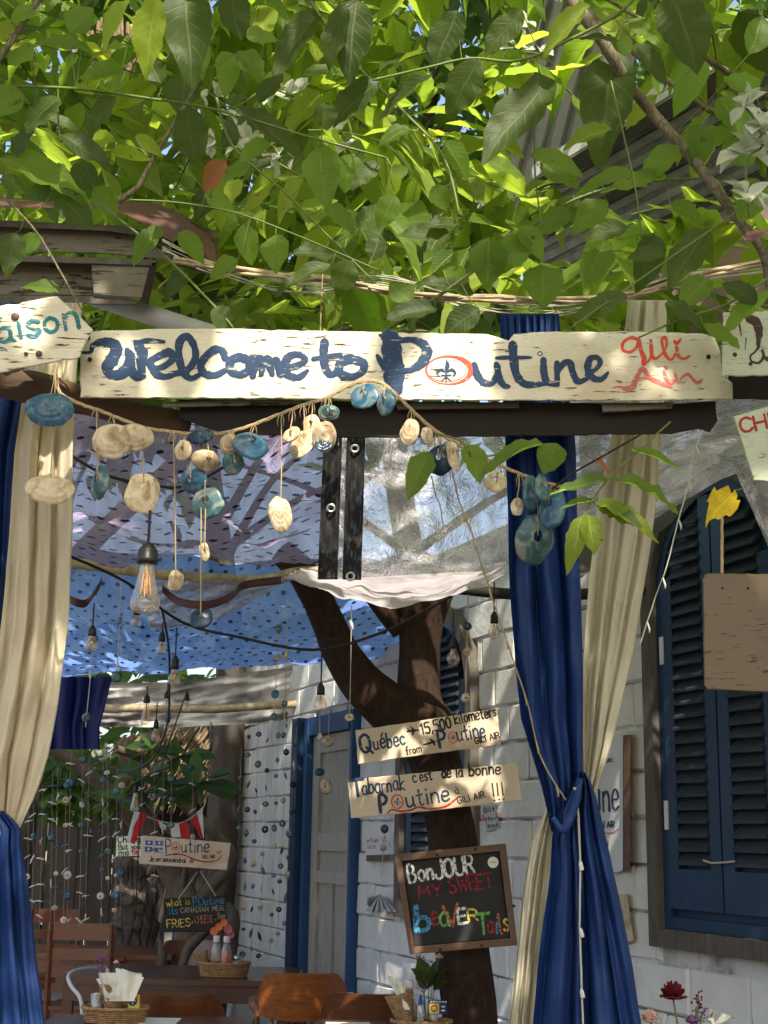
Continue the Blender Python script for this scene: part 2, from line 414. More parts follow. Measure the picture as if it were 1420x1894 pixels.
M['greycanvas'] = m_cloth('grey_canvas', (.22, .20, .20), (.20, .18, .18), .3, .8)
M['banner'] = m_simple('shadow_blotched_grey_banner', (.60, .58, .57), (.16, .15, .145), .7, 3.2, .2, stretch=(1, 1, 1.6), lo=.42, hi=.62)  # dark blotches stand for shadows on the canvas, put into the colour
t = NT('black_webbing'); uvc = t.co('UV', (26, 110, 1)); ck = t.n('TexBrick'); t.set(ck, 'Vector', uvc); ck.inputs['Scale'].default_value = 1.0
ck.inputs['Mortar Size'].default_value = .12; ck.inputs['Brick Width'].default_value = 1.; ck.inputs['Row Height'].default_value = 1.
gap = t.ramp(t.noise(t.co('UV', (3, 5, 1)), 2.2, 3), [(.5, 0.), (.68, .4)])
holes = t.math('MULTIPLY', ck.outputs['Fac'], gap)
tp = t.n('BsdfTransparent')
M['web'] = t.end(t.mixs(holes, t.pbr((.005, .0045, .004), .55, 0, t.bump(ck.outputs['Fac'], .6, .003), .25), tp.outputs[0]))
M['block'] = m_simple('white_painted_block', (.66, .66, .63), (.56, .555, .52), .85, 6, .8, .008, spec=.2, lo=.3, hi=.75)
t = NT('white_painted_block'); co = t.co('Object'); n = t.noise(co, 6, 6, .6); n2 = t.noise(t.co('Object', (1, 1, .35)), 2.1, 6, .65, .5); n3 = t.noise(co, 28, 6, .7); oi = t.n('ObjectInfo').outputs['Random']
col = t.mix(t.ramp(n, [(.3, 0.), (.75, 1.)]), (.66, .66, .63), (.56, .555, .52)); col = t.mix(t.ramp(n2, [(.5, 0.), (.75, .55)]), col, (.36, .345, .31)); col = t.mix(t.ramp(n3, [(.66, 0.), (.74, .6)]), col, (.22, .21, .19)); col = t.mix(.14, col, t.mix(oi, (.4, .4, .4), (1.2, 1.2, 1.2)), 'MULTIPLY')
M['block'] = t.end(t.pbr(col, .85, 0, t.bump(t.math('ADD', n, t.math('MULTIPLY', n3, .5)), .9, .012), .2))
M['mortar'] = m_simple('grey_mortar', (.56, .55, .52), (.17, .16, .15), .9, 5, .8, .012, lo=.42, hi=.58)
M['bluewood'] = m_simple('blue_painted_wood', (.007, .034, .085), (.006, .026, .065), .5, 12, .25, .002)
M['slat'] = m_simple('dusty_blue_slat', (.026, .036, .050), (.015, .022, .034), .7, 14, .25, .002)
M['brightblue'] = m_simple('bright_blue_wood', (.012, .060, .16), (.010, .045, .12), .5, 10, .25, .002)
M['greywood'] = m_simple('grey_frame_wood', (.105, .09, .075), (.07, .06, .05), .8, 9, .35, stretch=(4, 4, 1))
M['doorwood'] = m_simple('grey_door_wood', (.36, .33, .28), (.28, .26, .22), .7, 6, .25, stretch=(6, 6, 1))
M['chalk'] = m_simple('chalkboard', (.010, .010, .010), (.025, .024, .022), .75, 5, .1)
M['frame'] = m_wood('brown_frame_wood', (.13, .065, .035), (.08, .04, .02), .6)
M['table'] = m_wood('dark_table_wood', (.085, .030, .014), (.05, .017, .009), .28, coat=.3)
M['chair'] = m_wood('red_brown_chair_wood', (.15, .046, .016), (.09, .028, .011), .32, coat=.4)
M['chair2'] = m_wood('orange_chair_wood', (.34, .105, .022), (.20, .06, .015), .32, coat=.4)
M['wicker'] = m_simple('wicker', (.36, .22, .10), (.2, .11, .05), .7, 40, .4)
M['paper'] = m_simple('white_paper', (.78, .76, .68), (.70, .68, .60), .8, 20, .2)
M['oldpaper'] = m_simple('grey_paper', (.42, .42, .42), (.34, .34, .33), .8, 14, .2)
M['poster'] = m_simple('poster_paper', (.56, .57, .60), (.50, .51, .54), .7, 5, .1)
M['glass'] = m_glass('amber_glass', (1., .93, .82), .03, .05)
M['clearglass'] = m_glass('clear_glass', (.97, .98, 1.), .04, .08)
M['bottle'] = m_glass('frosted_plastic', (.93, .91, .91), .25, .07)
M['socket'] = m_flat('black_socket', (.012, .012, .012), .4)
M['filament'] = m_flat('filament', (.55, .24, .06), .4)
M['metal'] = m_simple('metal', (.55, .55, .57), (.4, .4, .42), .3, 20, .1, metal=1.)
M['whitemetal'] = m_simple('pale_painted_metal', (.55, .56, .58), (.5, .5, .5), .4, 20, .1)
t = NT('corrugated_metal'); n = t.noise(t.co('Object', (1, 1, 3)), 4, 4)
M['roof'] = t.end(t.pbr(t.mix(n, (.30, .31, .31), (.48, .49, .50)), .5, .25, t.bump(n, .2, .004), .5))
M['roofdark'] = m_simple('roof_underside', (.42, .415, .40), (.28, .275, .26), .6, 6, .2)
M['rust'] = m_simple('red_rust_sheet', (.11, .040, .036), (.05, .030, .027), .55, 9, .3)
M['pinkwall'] = m_simple('pink_plaster', (.26, .19, .15), (.19, .14, .115), .9, 5, .3)
M['pvc'] = m_simple('pvc_pipe', (.38, .38, .37), (.30, .30, .28), .5, 5, .1)
M['thatch'] = m_simple('thatch', (.22, .16, .09), (.10, .07, .04), .9, 30, .6, stretch=(3, 3, 1))
M['bamboo'] = m_simple('dark_bamboo', (.040, .027, .018), (.02, .014, .010), .7, 9, .4, stretch=(3, 3, .4))
M['carved'] = m_bark('carved_trunk', (.05, .04, .032), (.10, .085, .07), 5, 1., .04)
M['floor'] = m_simple('terrace_concrete', (.14, .125, .11), (.09, .08, .07), .9, 3, .3)
M['ground'] = m_simple('sandy_ground', (.19, .155, .11), (.11, .09, .06), .95, 2, .5)
M['sh_c'] = m_shell('cream_shell', ((.24, .15, .07), (.56, .45, .28), (.68, .60, .45)), .5, 30, .12)
M['sh_b'] = m_shell('blue_shell', ((.008, .05, .12), (.03, .13, .22), (.22, .28, .28)), .3, 34)
M['sh_t'] = m_shell('teal_shell', ((.012, .07, .085), (.07, .17, .18), (.36, .37, .31)), .3, 30)
M['sh_n'] = m_shell('navy_shell', ((.004, .015, .03), (.008, .035, .07), (.04, .09, .13)), .25, 30)
M['coral'] = m_shell('white_coral', ((.62, .60, .54), (.75, .73, .66), (.5, .48, .42)), .7)
M['sh_w'] = M['coral']
M['p_navy'] = m_dry('navy_paint', (.010, .030, .075), (.50, .46, .35), 0.6)
M['p_red'] = m_dry('red_paint', (.50, .055, .030), (.50, .46, .35), 0.58)
M['p_pink'] = m_dry('faded_red_paint', (.48, .12, .10), (.50, .46, .35), 0.56)
M['p_teal'] = m_dry('teal_paint', (.015, .12, .15), (.50, .46, .35), 0.55)
M['p_black'] = m_dry('black_paint', (.010, .010, .010), (.50, .46, .35), 0.63)
M['p_brown'] = m_dry('dark_brown_paint', (.035, .018, .010), (.50, .46, .35), 0.62)
M['p_dkred'] = m_dry('dark_red_paint', (.25, .015, .012), (.50, .46, .35), 0.6)
M['p_whiteflat'] = m_flat('white_print', (.65, .65, .62), .7)
M['p_white'] = m_dry('white_chalk', (.72, .72, .68), (.015,.015,.015), 0.5, sc=75, stretch=(1,1,1))
M['p_cred'] = m_dry('red_chalk', (.30, .010, .025), (.015,.01,.012), 0.46, sc=75, stretch=(1,1,1))
M['p_cblue'] = m_dry('blue_chalk', (.05, .25, .42), (.012,.012,.014), 0.49, sc=75, stretch=(1,1,1))
M['p_cgreen'] = m_dry('green_chalk', (.13, .35, .07), (.012,.013,.012), 0.5, sc=75, stretch=(1,1,1))
M['p_cyel'] = m_dry('yellow_chalk', (.62, .46, .06), (.014,.013,.012), 0.5, sc=75, stretch=(1,1,1))
M['p_cor'] = m_dry('orange_chalk', (.45, .13, .06), (.014,.012,.012), 0.49, sc=75, stretch=(1,1,1))
M['p_cgrey'] = m_flat('grey_chalk', (.30, .27, .22), .8)
M['p_blue'] = m_flat('blue_paint', (.015, .07, .30), .5)
M['p_dgreen'] = m_flat('green_marker', (.06, .18, .03), .6)
M['flagred'] = m_cloth('red_flag_cloth', (.55, .02, .02), (.45, .02, .02), .25, .7)
M['flagwhite'] = m_cloth('white_flag_cloth', (.68, .66, .62), (.5, .5, .48), .25, .7)
M['ketchup'] = m_flat('red_sauce', (.42, .015, .015), .3, .5)
M['chili'] = m_flat('orange_sauce', (.48, .08, .02), .3, .5)
M['leafA'] = m_leaf('shade_toned_leaf', (.026, .044, .010), (.050, .078, .014), (.19, .27, .022), .38)  # darker copy of the leaf, shade on the near leaves put into the colour
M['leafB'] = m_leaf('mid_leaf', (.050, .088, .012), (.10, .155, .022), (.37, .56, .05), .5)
M['leafC'] = m_leaf('sun_toned_leaf', (.11, .16, .018), (.19, .25, .028), (.58, .68, .06), .5)  # brighter yellow copy of the leaf, sunlight put into the colour
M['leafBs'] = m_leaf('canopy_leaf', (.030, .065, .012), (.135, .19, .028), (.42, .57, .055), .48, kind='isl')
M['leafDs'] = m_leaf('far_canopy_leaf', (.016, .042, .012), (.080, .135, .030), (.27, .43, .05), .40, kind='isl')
M['plumleaf'] = m_leaf('frangipani_leaf', (.035, .08, .025), (.07, .13, .04), (.20, .34, .07), .35)
M['yleaf'] = m_leaf('yellow_leaf', (.62, .42, .02), (.7, .5, .03), (.8, .55, .03), .4)
M['bleaf'] = m_leaf('dead_leaf', (.25, .10, .04), (.36, .15, .06), (.45, .16, .04), .35)
M['bract'] = m_leaf('white_bract', (.46, .49, .40), (.60, .61, .52), (.45, .5, .32), .4)
M['pinkbract'] = m_leaf('pink_bract', (.55, .28, .30), (.62, .36, .38), (.6, .35, .36), .45)
M['rose'] = m_flat('dark_red_rose', (.13, .008, .016), .6)
M['roseP'] = m_flat('pale_pink_rose', (.66, .42, .36), .6)
M['purplef'] = m_flat('purple_flower', (.16, .06, .18), .6)
M['orangef'] = m_flat('orange_flower', (.60, .16, .05), .6)
M['pinkf'] = m_flat('dusky_pink_flower', (.42, .11, .13), .6)
M['capp'] = m_flat('pale_pink_cap', (.60, .52, .53), .4)
M['tagblue'] = m_flat('tag_blue', (.01, .02, .10), .5)
M['tagyel'] = m_flat('tag_yellow', (.50, .40, .08), .5)
# ------------------------------------------------------------------ painted strokes
def planeD(D):
    return lambda x, y, l=0.0: at(x, y, D - l)
def planeW(off):
    return lambda x, y, l=0.0: onwall(x, y, off + l)
def stroke(mb, pts, w, MAP, lift=.0004, h=.0004, jit=.13, n=5):
    pp = [(p[0], p[1], p[2] if len(p) > 2 else w) for p in pts]
    path = smoothpath(pp, n)
    clean = [path[0]]
    for p in path[1:]:
        if math.hypot(p[0] - clean[-1][0], p[1] - clean[-1][1]) > .12: clean.append(p)
    path = clean
    if len(path) < 2: path = [path[0], (path[0][0] + .3, path[0][1], path[0][2])]
    def dirn(i):
        a = path[max(i - 1, 0)]; b = path[min(i + 1, len(path) - 1)]
        d = math.hypot(b[0] - a[0], b[1] - a[1]) or 1; return (b[0] - a[0]) / d, (b[1] - a[1]) / d
    st = []
    d0 = dirn(0); p = path[0]
    for k in (1, .6): st.append((p[0] - d0[0] * p[2] * .5 * k, p[1] - d0[1] * p[2] * .5 * k, p[2] * (.12 if k == 1 else .8), d0))
    for i, q in enumerate(path): st.append((q[0], q[1], q[2] * (1 + jit * nz(q[0] * .23, q[1] * .23, 3.3) * 2), dirn(i)))
    d1 = dirn(len(path) - 1); p = path[-1]
    for k in (.6, 1): st.append((p[0] + d1[0] * p[2] * .5 * k, p[1] + d1[1] * p[2] * .5 * k, p[2] * (.12 if k == 1 else .8), d1))
    rows = []
    for x, y, ww, (dx, dy) in st:
        nx, ny = -dy, dx; r = []
        for u, hh in ((-1, 0.), (-.62, .8), (0, 1.), (.62, .8), (1, 0.)):
            r.append(MAP(x + nx * ww * .5 * u, y + ny * ww * .5 * u, lift + h * hh))
        rows.append(r)
    mb.quadgrid(rows)

G = {}
def g(ch, wd, s): G[ch] = (wd, [[tuple(float(v) for v in p.split(',')) for p in st.split()] for st in s.split(';')])
g('A', 6, '0,0 3,9 6,0;1,3 5,3'); g('B', 5, '0,0 0,9 3,9 4.2,7 3,5 0,5;3,5 5,3 3.6,0 0,0'); g('C', 5.5, '5.5,7.5 3.5,9 1,8 0,4.5 1,1 3.5,0 5.5,1.5')
g('D', 5.5, '0,0 0,9 3,8.6 5.4,5 3.5,.8 0,0'); g('E', 4.5, '4.5,9 0,9 0,0 4.5,0;0,4.7 3.6,4.7'); g('F', 4.5, '4.5,9 0,9 0,0;0,4.7 3.6,4.7')
g('G', 6, '5.5,7.5 3.5,9 1,8 0,4.5 1,1 3.5,0 5.6,1.4 5.6,4 3.2,4'); g('H', 5.5, '0,0 0,9;5.5,0 5.5,9;0,4.7 5.5,4.7'); g('I', 1, '.5,0 .5,9')
g('J', 4.5, '4.5,9 4.5,2 3,0 1,0 0,2'); g('K', 5, '0,0 0,9;5,9 0,4 5,0'); g('L', 4.5, '0,9 0,0 4.5,0'); g('M', 7, '0,0 .6,9 3.5,3 6.4,9 7,0')
g('N', 6, '0,0 0,9 6,0 6,9'); g('O', 6, '3,9 .6,7.5 0,4.5 .8,1.2 3,0 5.3,1.4 6,4.6 5.2,7.8 3,9'); g('P', 5, '0,0 0,9 3.4,9 5,7 3.4,4.6 0,4.4')
g('Q', 6.5, '3,9 .6,7.5 0,4.5 .8,1.2 3,0 5.3,1.4 6,4.6 5.2,7.8 3,9;3.6,2.4 6.8,-.8'); g('R', 5.2, '0,0 0,9 3.4,9 4.8,7 3.4,4.7 0,4.5;2.4,4.6 5.2,0')
g('S', 5, '5,7.6 3,9 .6,8 .5,6 2.5,4.8 4.8,3.4 4.6,1 2.4,0 0,1.4'); g('T', 6, '0,9 6,9;3,9 3,0'); g('U', 5.5, '0,9 0,2 2.6,0 5.5,2 5.5,9'); g('V', 5.5, '0,9 2.8,0 5.5,9')
g('W', 7.5, '0,9 1.8,0 3.8,6 5.8,0 7.5,9'); g('Y', 5.5, '0,9 2.8,4.5 5.5,9;2.8,4.5 2.8,0')
g('a', 4.4, '4,4.6 2,5.2 .2,3.6 .2,1.4 1.8,0 3.6,1 4.1,3;4.1,5 4.1,1 4.8,0'); g('b', 4.3, '.2,9 .2,0;.2,3.4 2,5.2 4,4 4,1.2 2.2,0 .2,.8')
g('c', 4, '3.9,4.3 2,5.2 .2,3.6 .2,1.4 2,0 4,.8'); g('d', 4.5, '4.1,3.6 2.4,5.2 .3,4 .2,1.4 1.8,0 4.1,1.4;4.2,9 4.2,1 4.7,0')
g('e', 4.2, '.3,2.7 4,3 3.4,5 1.6,5.2 .2,3.4 .4,1 2,0 4.1,.9'); g('f', 3.4, '3.4,8.4 2,9 1.3,7 1.3,0;0,5 3,5'); g('g', 4.4, '4,4.6 2,5.2 .2,3.6 .3,1.2 2,0 4,1.4;4.1,5 4,-1.6 2.2,-3 .4,-2.2'); g('p', 4.3, '.2,5 .2,-3;.2,3.4 2,5.2 4,4 4,1.2 2.2,0 .2,.8'); g('h', 4.2, '.2,9 .2,0;.2,3.4 2,5.2 3.8,4 4,0')
g('i', 1.2, '.6,5 .6,0;.6,7.2 .7,7.4'); g('j', 2.2, '1.8,5 1.8,-1.6 .6,-2.8 0,-2;1.8,7.2 1.9,7.4'); g('k', 4, '.2,9 .2,0;3.6,5 .3,2.3 4,0'); g('l', 1.6, '.6,9 .6,1 1.3,0')
g('m', 6.6, '.2,5 .2,0;.2,3.6 1.8,5.2 3.1,4 3.2,0;3.2,3.6 4.8,5.2 6.2,4 6.4,0'); g('n', 4.2, '.2,5 .2,0;.2,3.4 2,5.2 3.8,4 4,0'); g('o', 4.3, '2.1,5.2 .4,4 .3,1.4 2,0 3.9,1.2 4,3.9 2.1,5.2')
g('r', 3, '.2,5 .2,0;.2,3.2 1.6,5 3.1,4.8'); g('s', 3.5, '3.4,4.5 1.6,5.2 .3,4 1.8,2.7 3.4,1.6 1.8,0 0,.8'); g('t', 3.4, '1.6,8 1.6,1 2.6,0 3.4,.5;0,5.2 3.2,5.4')
g('u', 4.4, '.2,5 .3,1.2 1.8,0 3.8,1.4;4,5 4,1 4.6,0'); g('v', 4, '0,5 2,0 4,5'); g('w', 6, '0,5 1.4,0 3,4.4 4.6,0 6,5'); g('x', 4, '0,5 4,0;4,5 0,0'); g('y', 4.2, '.1,5 2.1,.6;4.1,5 1.6,-2.6 0,-2.8')
g('1', 2.6, '0,7.2 1.8,9 1.8,0'); g('5', 4.6, '4.4,9 .6,9 .4,5.2 3,5.6 4.6,3 3,0 0,.8'); g('0', 4.6, '2.3,9 .4,7 .1,4 .8,1 2.3,0 4,1.2 4.5,4.6 4,7.8 2.3,9')
g(',', 1.2, '.8,.6 .2,-1.6'); g("'", 1.2, '.6,9 .4,7'); g('!', 1.4, '.7,9 .7,2.6;.7,0 .8,.2'); g('+', 3, '0,3 3,3;1.5,1.3 1.5,4.7'); g('>', 3, '0,0 3,2.5 0,5')
G['\u00e9'] = (4.2, G['e'][1] + [[(1.6, 6.6), (3.2, 8.4)]]); G['\u00e0'] = (4.4, G['a'][1] + [[(1.2, 8.4), (2.8, 6.6)]])
def text(mb, s, x0, y0, x1, y1, cap, w, MAP, lift=.0006, seed=1, slant=0., jit=.35, lw=None):
    """single-stroke hand lettering along a pixel baseline, stretched to fit it"""
    rr = random.Random(seed); k = cap / 9.0
    tot = sum((G[c][0] if c in G else 3.0) + 1.7 for c in s) - 1.7
    L = math.hypot(x1 - x0, y1 - y0); ux, uy = (x1 - x0) / L, (y1 - y0) / L; kx = L / tot; cx = 0.
    for c in s:
        if c == ' ': cx += 4.7; continue
        gw, sts = G[c]; dy = rr.uniform(-jit, jit); sc = 1 + rr.uniform(-.06, .06)
        for st in sts:
            q = []
            for a, b in st:
                a2 = cx + a * sc + slant * b; b2 = b * sc + dy
                q.append((x0 + ux * a2 * kx + uy * b2 * k, y0 + uy * a2 * kx - ux * b2 * k))
            # straight strokes of capitals keep their corners
            if len(q) == 2: q = [q[0], ((q[0][0] + q[1][0]) / 2 + rr.uniform(-.2, .2) * w * .3, (q[0][1] + q[1][1]) / 2), q[1]]
            elif c in 'AEFHKLMNTVWYZ1v>w': q = [p for i, p in enumerate(q) for p in ([p] if i in (0, len(q) - 1) else [((q[i-1][0]*.08+p[0]*.92), (q[i-1][1]*.08+p[1]*.92)), ((q[i+1][0]*.08+p[0]*.92), (q[i+1][1]*.08+p[1]*.92))])]
            stroke(mb, q, w * rr.uniform(.85, 1.12), MAP, lift + rr.uniform(0, .0003), n=4)
        cx += gw + 1.7
def ring(mb, cx, cy, rx, ry, w, MAP, lift=.0006, rot=0., thick=None, n=14):
    pts = []
    for i in range(n + 1):
        a = 2 * math.pi * i / n; x = rx * math.cos(a); y = ry * math.sin(a)
        ww = w if thick is None else w + (thick - w) * max(0, math.cos(a))
        pts.append((cx + x * math.cos(rot) - y * math.sin(rot), cy + x * math.sin(rot) + y * math.cos(rot), ww))
    stroke(mb, pts, w, MAP, lift, n=3)
def fleur(mb, cx, cy, s, MAP, lift=.0008):
    k = s / 10.0
    for st, w in ((((0, -10, .5), (1.2, -5, 4.5), (0, 0, 2), (0, 6, 1.5), (0, 10, 1)), 2), (((-1, 1, 1.5), (-5, -1, 3), (-8, 2, 2.2), (-6, 5, 1)), 2), (((1, 1, 1.5), (5, -1, 3), (8, 2, 2.2), (6, 5, 1)), 2),
                  (((-4, 4, 1.4), (4, 4, 1.4)), 1.4), (((-1, 6, 1.4), (-4, 9, 1.2)), 1.2), (((1, 6, 1.4), (4, 9, 1.2)), 1.2)):
        stroke(mb, [(cx + a * k, cy + b * k, ww * k) for a, b, ww in st], w * k, MAP, lift, n=3)
def blob(mb, poly, MAP, lift=.0006, h=.0006):
    """flat painted patch with a raised middle"""
    cx = sum(p[0] for p in poly) / len(poly); cy = sum(p[1] for p in poly) / len(poly); b = len(mb.v)
    mb.v.append(MAP(cx, cy, lift + h))
    for x, y in poly: mb.v.append(MAP(x, y, lift))
    n = len(poly)
    for i in range(n): mb.f.append((b, b + 1 + (i + 1) % n, b + 1 + i))

def board_mb(poly, D, th, MAP=None, jag=0., step=14, bev=2.2, seed=3, px_bev=True):
    """slab whose front face has the given pixel outline: bevelled rim, nibbled edges"""
    MAP = MAP or planeD(D); rr = random.Random(seed); pts = []
    for i, a in enumerate(poly):
        b = poly[(i + 1) % len(poly)]; L = math.hypot(b[0] - a[0], b[1] - a[1]); n = max(1, int(L / step)) if jag else 1
        for k in range(n):
            t = k / n; j = (jag * (nz(a[0] * .1 + t * L * .06, a[1] * .1, seed) * 1.6 + (rr.random() < .12) * 1.2)) if (k or jag > 1.5) else 0
            dx, dy = (b[0] - a[0]) / (L or 1), (b[1] - a[1]) / (L or 1)
            pts.append((a[0] + dx * t * L - dy * j, a[1] + dy * t * L + dx * j))
    cx = sum(p[0] for p in pts) / len(pts); cy = sum(p[1] for p in pts) / len(pts)
    area = sum(pts[i][0] * pts[(i + 1) % len(pts)][1] - pts[(i + 1) % len(pts)][0] * pts[i][1] for i in range(len(pts)))
    sg = 1 if area > 0 else -1; ins = []
    for i in range(len(pts)):
        a, c = pts[i - 1], pts[(i + 1) % len(pts)]; dx, dy = c[0] - a[0], c[1] - a[1]; L = math.hypot(dx, dy) or 1
        ins.append((pts[i][0] - dy / L * bev * sg, pts[i][1] + dx / L * bev * sg))
    mb = MB(); n = len(pts); bd = min(.003, th * .3)
    for x, y in ins: mb.v.append(MAP(x, y, 0))
    for x, y in pts: mb.v.append(MAP(x, y, -bd))
    for x, y in pts: mb.v.append(MAP(x, y, -th))
    f = tuple(range(n)); mb.f.append(f if sg > 0 else f[::-1])
    bk = tuple(range(2 * n, 3 * n)); mb.f.append(bk[::-1] if sg > 0 else bk)
    for i in range(n):
        j = (i + 1) % n
        for o in (0, n):
            q = (o + i, o + n + i, o + n + j, o + j); mb.f.append(q if sg > 0 else q[::-1])
    return mb
# ================================================================== SETTING
mb = MB()
N = 40
mb.quadgrid([[(-400 + 800 * j / 8, -400 + 800 * i / 8, -.15) for j in range(9)] for i in range(9)])
struct('ground', mb, M['ground'])
mb = MB(); mb.box((0, 5, -.075), (14, 22, .15)); struct('terrace_floor', mb, M['floor'])

# ---- the white block house on the right
S_NEAR, S_FAR, WTOP = 3.0, wall_s(424), 3.25
house = thing('house', 'white painted block house with blue louvred shutters along the right of the terrace', 'house', W(S_NEAR, 0))
def wslab(mb, s0, s1, z0, z1, o0, o1):
    c = [W(s0, z0, o1), W(s1, z0, o1), W(s1, z1, o1), W(s0, z1, o1)]; d = [W(s0, z0, o0), W(s1, z0, o0), W(s1, z1, o0), W(s0, z1, o0)]
    return mb.prism(c[::-1], d[::-1])
mb = MB(); wslab(mb, S_NEAR, S_FAR, -.1, WTOP, -.25, -.0115)
part('wall', mb, M['mortar'], house)
sd = (wall_s(663), wall_s(576)); WINS = [(wall_s(1500), wall_s(1215), 1.17, 2.66), (wall_s(886), wall_s(744), 1.13, 2.42)]
DOORT = onwall(620, 1322).z
def win_half(z, s0, s1, zs):
    r = (s1 - s0) / 2
    return r if z <= zs else (math.sqrt(max(0, r * r - (z - zs) ** 2)) if z < zs + r else 0)
vb = random.Random(5); bl = []
row = 0; z = -.1
while z < WTOP - .05:
    h = .2; s = S_NEAR - (.2 if row % 2 else 0) + vb.uniform(-.03, .03)
    while s < S_FAR - .05:
        L = .4 + vb.uniform(-.015, .015); a, b = max(s, S_NEAR), min(s + L, S_FAR)
        segs = [(a, b)]; zm = z + h / 2
        cuts = [(sd[0], sd[1])] if zm < DOORT else []
        for (w0, w1, z0, zs) in WINS:
            if z + h > z0 + .02:
                hw = win_half(max(zm, z0), w0, w1, zs)
                if hw > .03: cuts.append(((w0 + w1) / 2 - hw + .01, (w0 + w1) / 2 + hw - .01))
        for c0, c1 in cuts:
            ns = []
            for p, q in segs:
                if c1 <= p or c0 >= q: ns.append((p, q))
                else:
                    if c0 - p > .05: ns.append((p, c0))
                    if q - c1 > .05: ns.append((c1, q))
            segs = ns
        for p, q in segs: bl.append((p, q, z, z + h, row))
        s += L
    z += h; row += 1
def blockmesh(p, q, z0, z1):
    mb = MB(); m = .003; o = vb.uniform(-.005, .005); J = lambda v=.004: vb.uniform(-v, v)
    nx = 3; rows = []
    sx = [p + m, p + m + .012, (p + q) / 2, q - m - .012, q - m]; zz = [z0 + m, z0 + m + .010, z1 - m - .010, z1 - m]
    for j, zc in enumerate(zz):
        r = []
        for i, sc in enumerate(sx):
            edge = (i in (0, 4)) or (j in (0, 3))
            r.append(W(sc + J(), zc + J(.005), (-.0135 if edge else o + J(.003))))
        rows.append(r)
    mb.quadgrid([r[::-1] for r in rows]); return mb
bl.sort(key=lambda b: b[0])
vis = [b for b in bl if b[3] > .7]; rest = [b for b in bl if b[3] <= .7]
for b in vis[:290]: part('block', blockmesh(*b[:4]), M['block'], house)
if vis[290:] or rest:
    mb = MB()
    for b in vis[290:] + rest:
        t = blockmesh(*b[:4]); k = len(mb.v); mb.v += t.v; mb.f += [tuple(k + i for i in f) for f in t.f]
    part('blockwork', mb, M['block'], house, kind='stuff')
# windows
def arch_pts(s0, s1, z0, zs, inset=0., n=14):
    c = (s0 + s1) / 2; r = (s1 - s0) / 2 - inset; P = [(c - r, z0 + inset)]
    for i in range(n + 1):
        a = math.pi - math.pi * i / n; P.append((c + r * math.cos(a), zs + r * math.sin(a)))
    P.append((c + r, z0 + inset)); return P
def arch_ring(mb, s0, s1, z0, zs, i0, i1, off0, off1, zin=None):
    A = arch_pts(s0, s1, z0, zs, i0); B = arch_pts(s0, s1, z0, zs, i1); n = len(A)
    rings = [[W(s, z, off0) for s, z in A], [W(s, z, off1) for s, z in A], [W(s, z, off1) for s, z in B], [W(s, z, off0) for s, z in B]]
    b = len(mb.v)
    for r in rings: mb.v += r
    for k in range(4):
        kk = (k + 1) % 4
        for i in range(n):
            j = (i + 1) % n; mb.f.append((b + k * n + i, b + k * n + j, b + kk * n + j, b + kk * n + i))
for wi, (s0, s1, z0, zs) in enumerate(WINS):
    mb = MB(); arch_ring(mb, s0, s1, z0, zs, 0, .075, -.01, .055); part('window_frame', mb, M['greywood'], house)
    mb = MB(); arch_ring(mb, s0, s1, z0, zs, .077, .125, -.008, .022); part('window_casing', mb, M['bluewood'], house)
    c = (s0 + s1) / 2; gap = .006
    mb = MB(); A_ = arch_pts(s0, s1, z0, zs, .07); mb.prism([W(s, z, -.0085) for s, z in A_][::-1], [W(s, z, -.04) for s, z in A_][::-1]); part('window_recess', mb, M['bluewood'], house)
    for side in (-1, 1):
        a, b = (s0 + .13, c - gap) if side < 0 else (c + gap, s1 - .13)
        zt = lambda s: zs + math.sqrt(max(0, ((s1 - s0) / 2 - .13) ** 2 - (s - c) ** 2))
        zb = z0 + .16
        mb = MB(); n = 8   # back leaf of the shutter
        ss = [a + (b - a) * i / n for i in range(n + 1)]
        out = [(ss[0], zb)] + [(s, zt(s)) for s in ss] + [(ss[-1], zb)]
        mb.prism([W(s, z, -.004) for s, z in out][::-1], [W(s, z, -.03) for s, z in out][::-1])
        sh = part('shutter', mb, M['bluewood'], house)
        st = .075
        def piece(sa, sb, za, zb_, nm='stile'):
            m2 = MB(); wslab(m2, sa, sb, za, zb_, -.004, .03); part(nm, m2, M['bluewood'], sh)
        zo = zt(a + st) if side < 0 else zt(a)
        piece(a, a + st, zb, max(zb + .3, min(zt(a + .005), zt(a + st))))
        piece(b - st, b, zb, max(zb + .3, min(zt(b - .005), zt(b - st))))
        piece(a + st, b - st, zb, zb + .16, 'rail')
        zc = zb + .18
        while True:
            sa, sb = a + st + .004, b - st - .004
            lim = ((s1 - s0) / 2 - .15) ** 2 - max(0, zc + .04 - zs) ** 2
            if lim <= 0: break
            hw = math.sqrt(lim); sa = max(sa, c - hw); sb = min(sb, c + hw)
            if sb - sa < .05 or zc > zs + 1: break
            m2 = MB()
            # a thick louvre: leading edge low and proud, back edge high
            jz = vb.uniform(-.0025, .0025); js = vb.uniform(-.003, .003)
            prof = [(-.003, .048), (.004, .052), (.044, .010), (.044, 0.), (.036, -.002), (-.003, .034)]
            m2.prism([W(sa, zc + pz + jz, po) for po, pz in prof], [W(sb, zc + pz + jz + js, po) for po, pz in prof])
            part('slat', m2, M['slat'], sh); zc += .0545
    if wi == 0:
        m2 = MB()
        for zz in (1.65, 2.35): wslab(m2, s1 - .14, s1 - .115, zz, zz + .12, .02, .036)
        part('hinge', m2, M['whitemetal'], house)
        m2 = MB(); m2.tube([W(c + .1, 1.53, .05), W(c + .04, 1.52, .055), W(c - .06, 1.525, .05), W(c - .1, 1.53, .045)], .004, 5); part('latch_wire', m2, M['whitestring'], house)
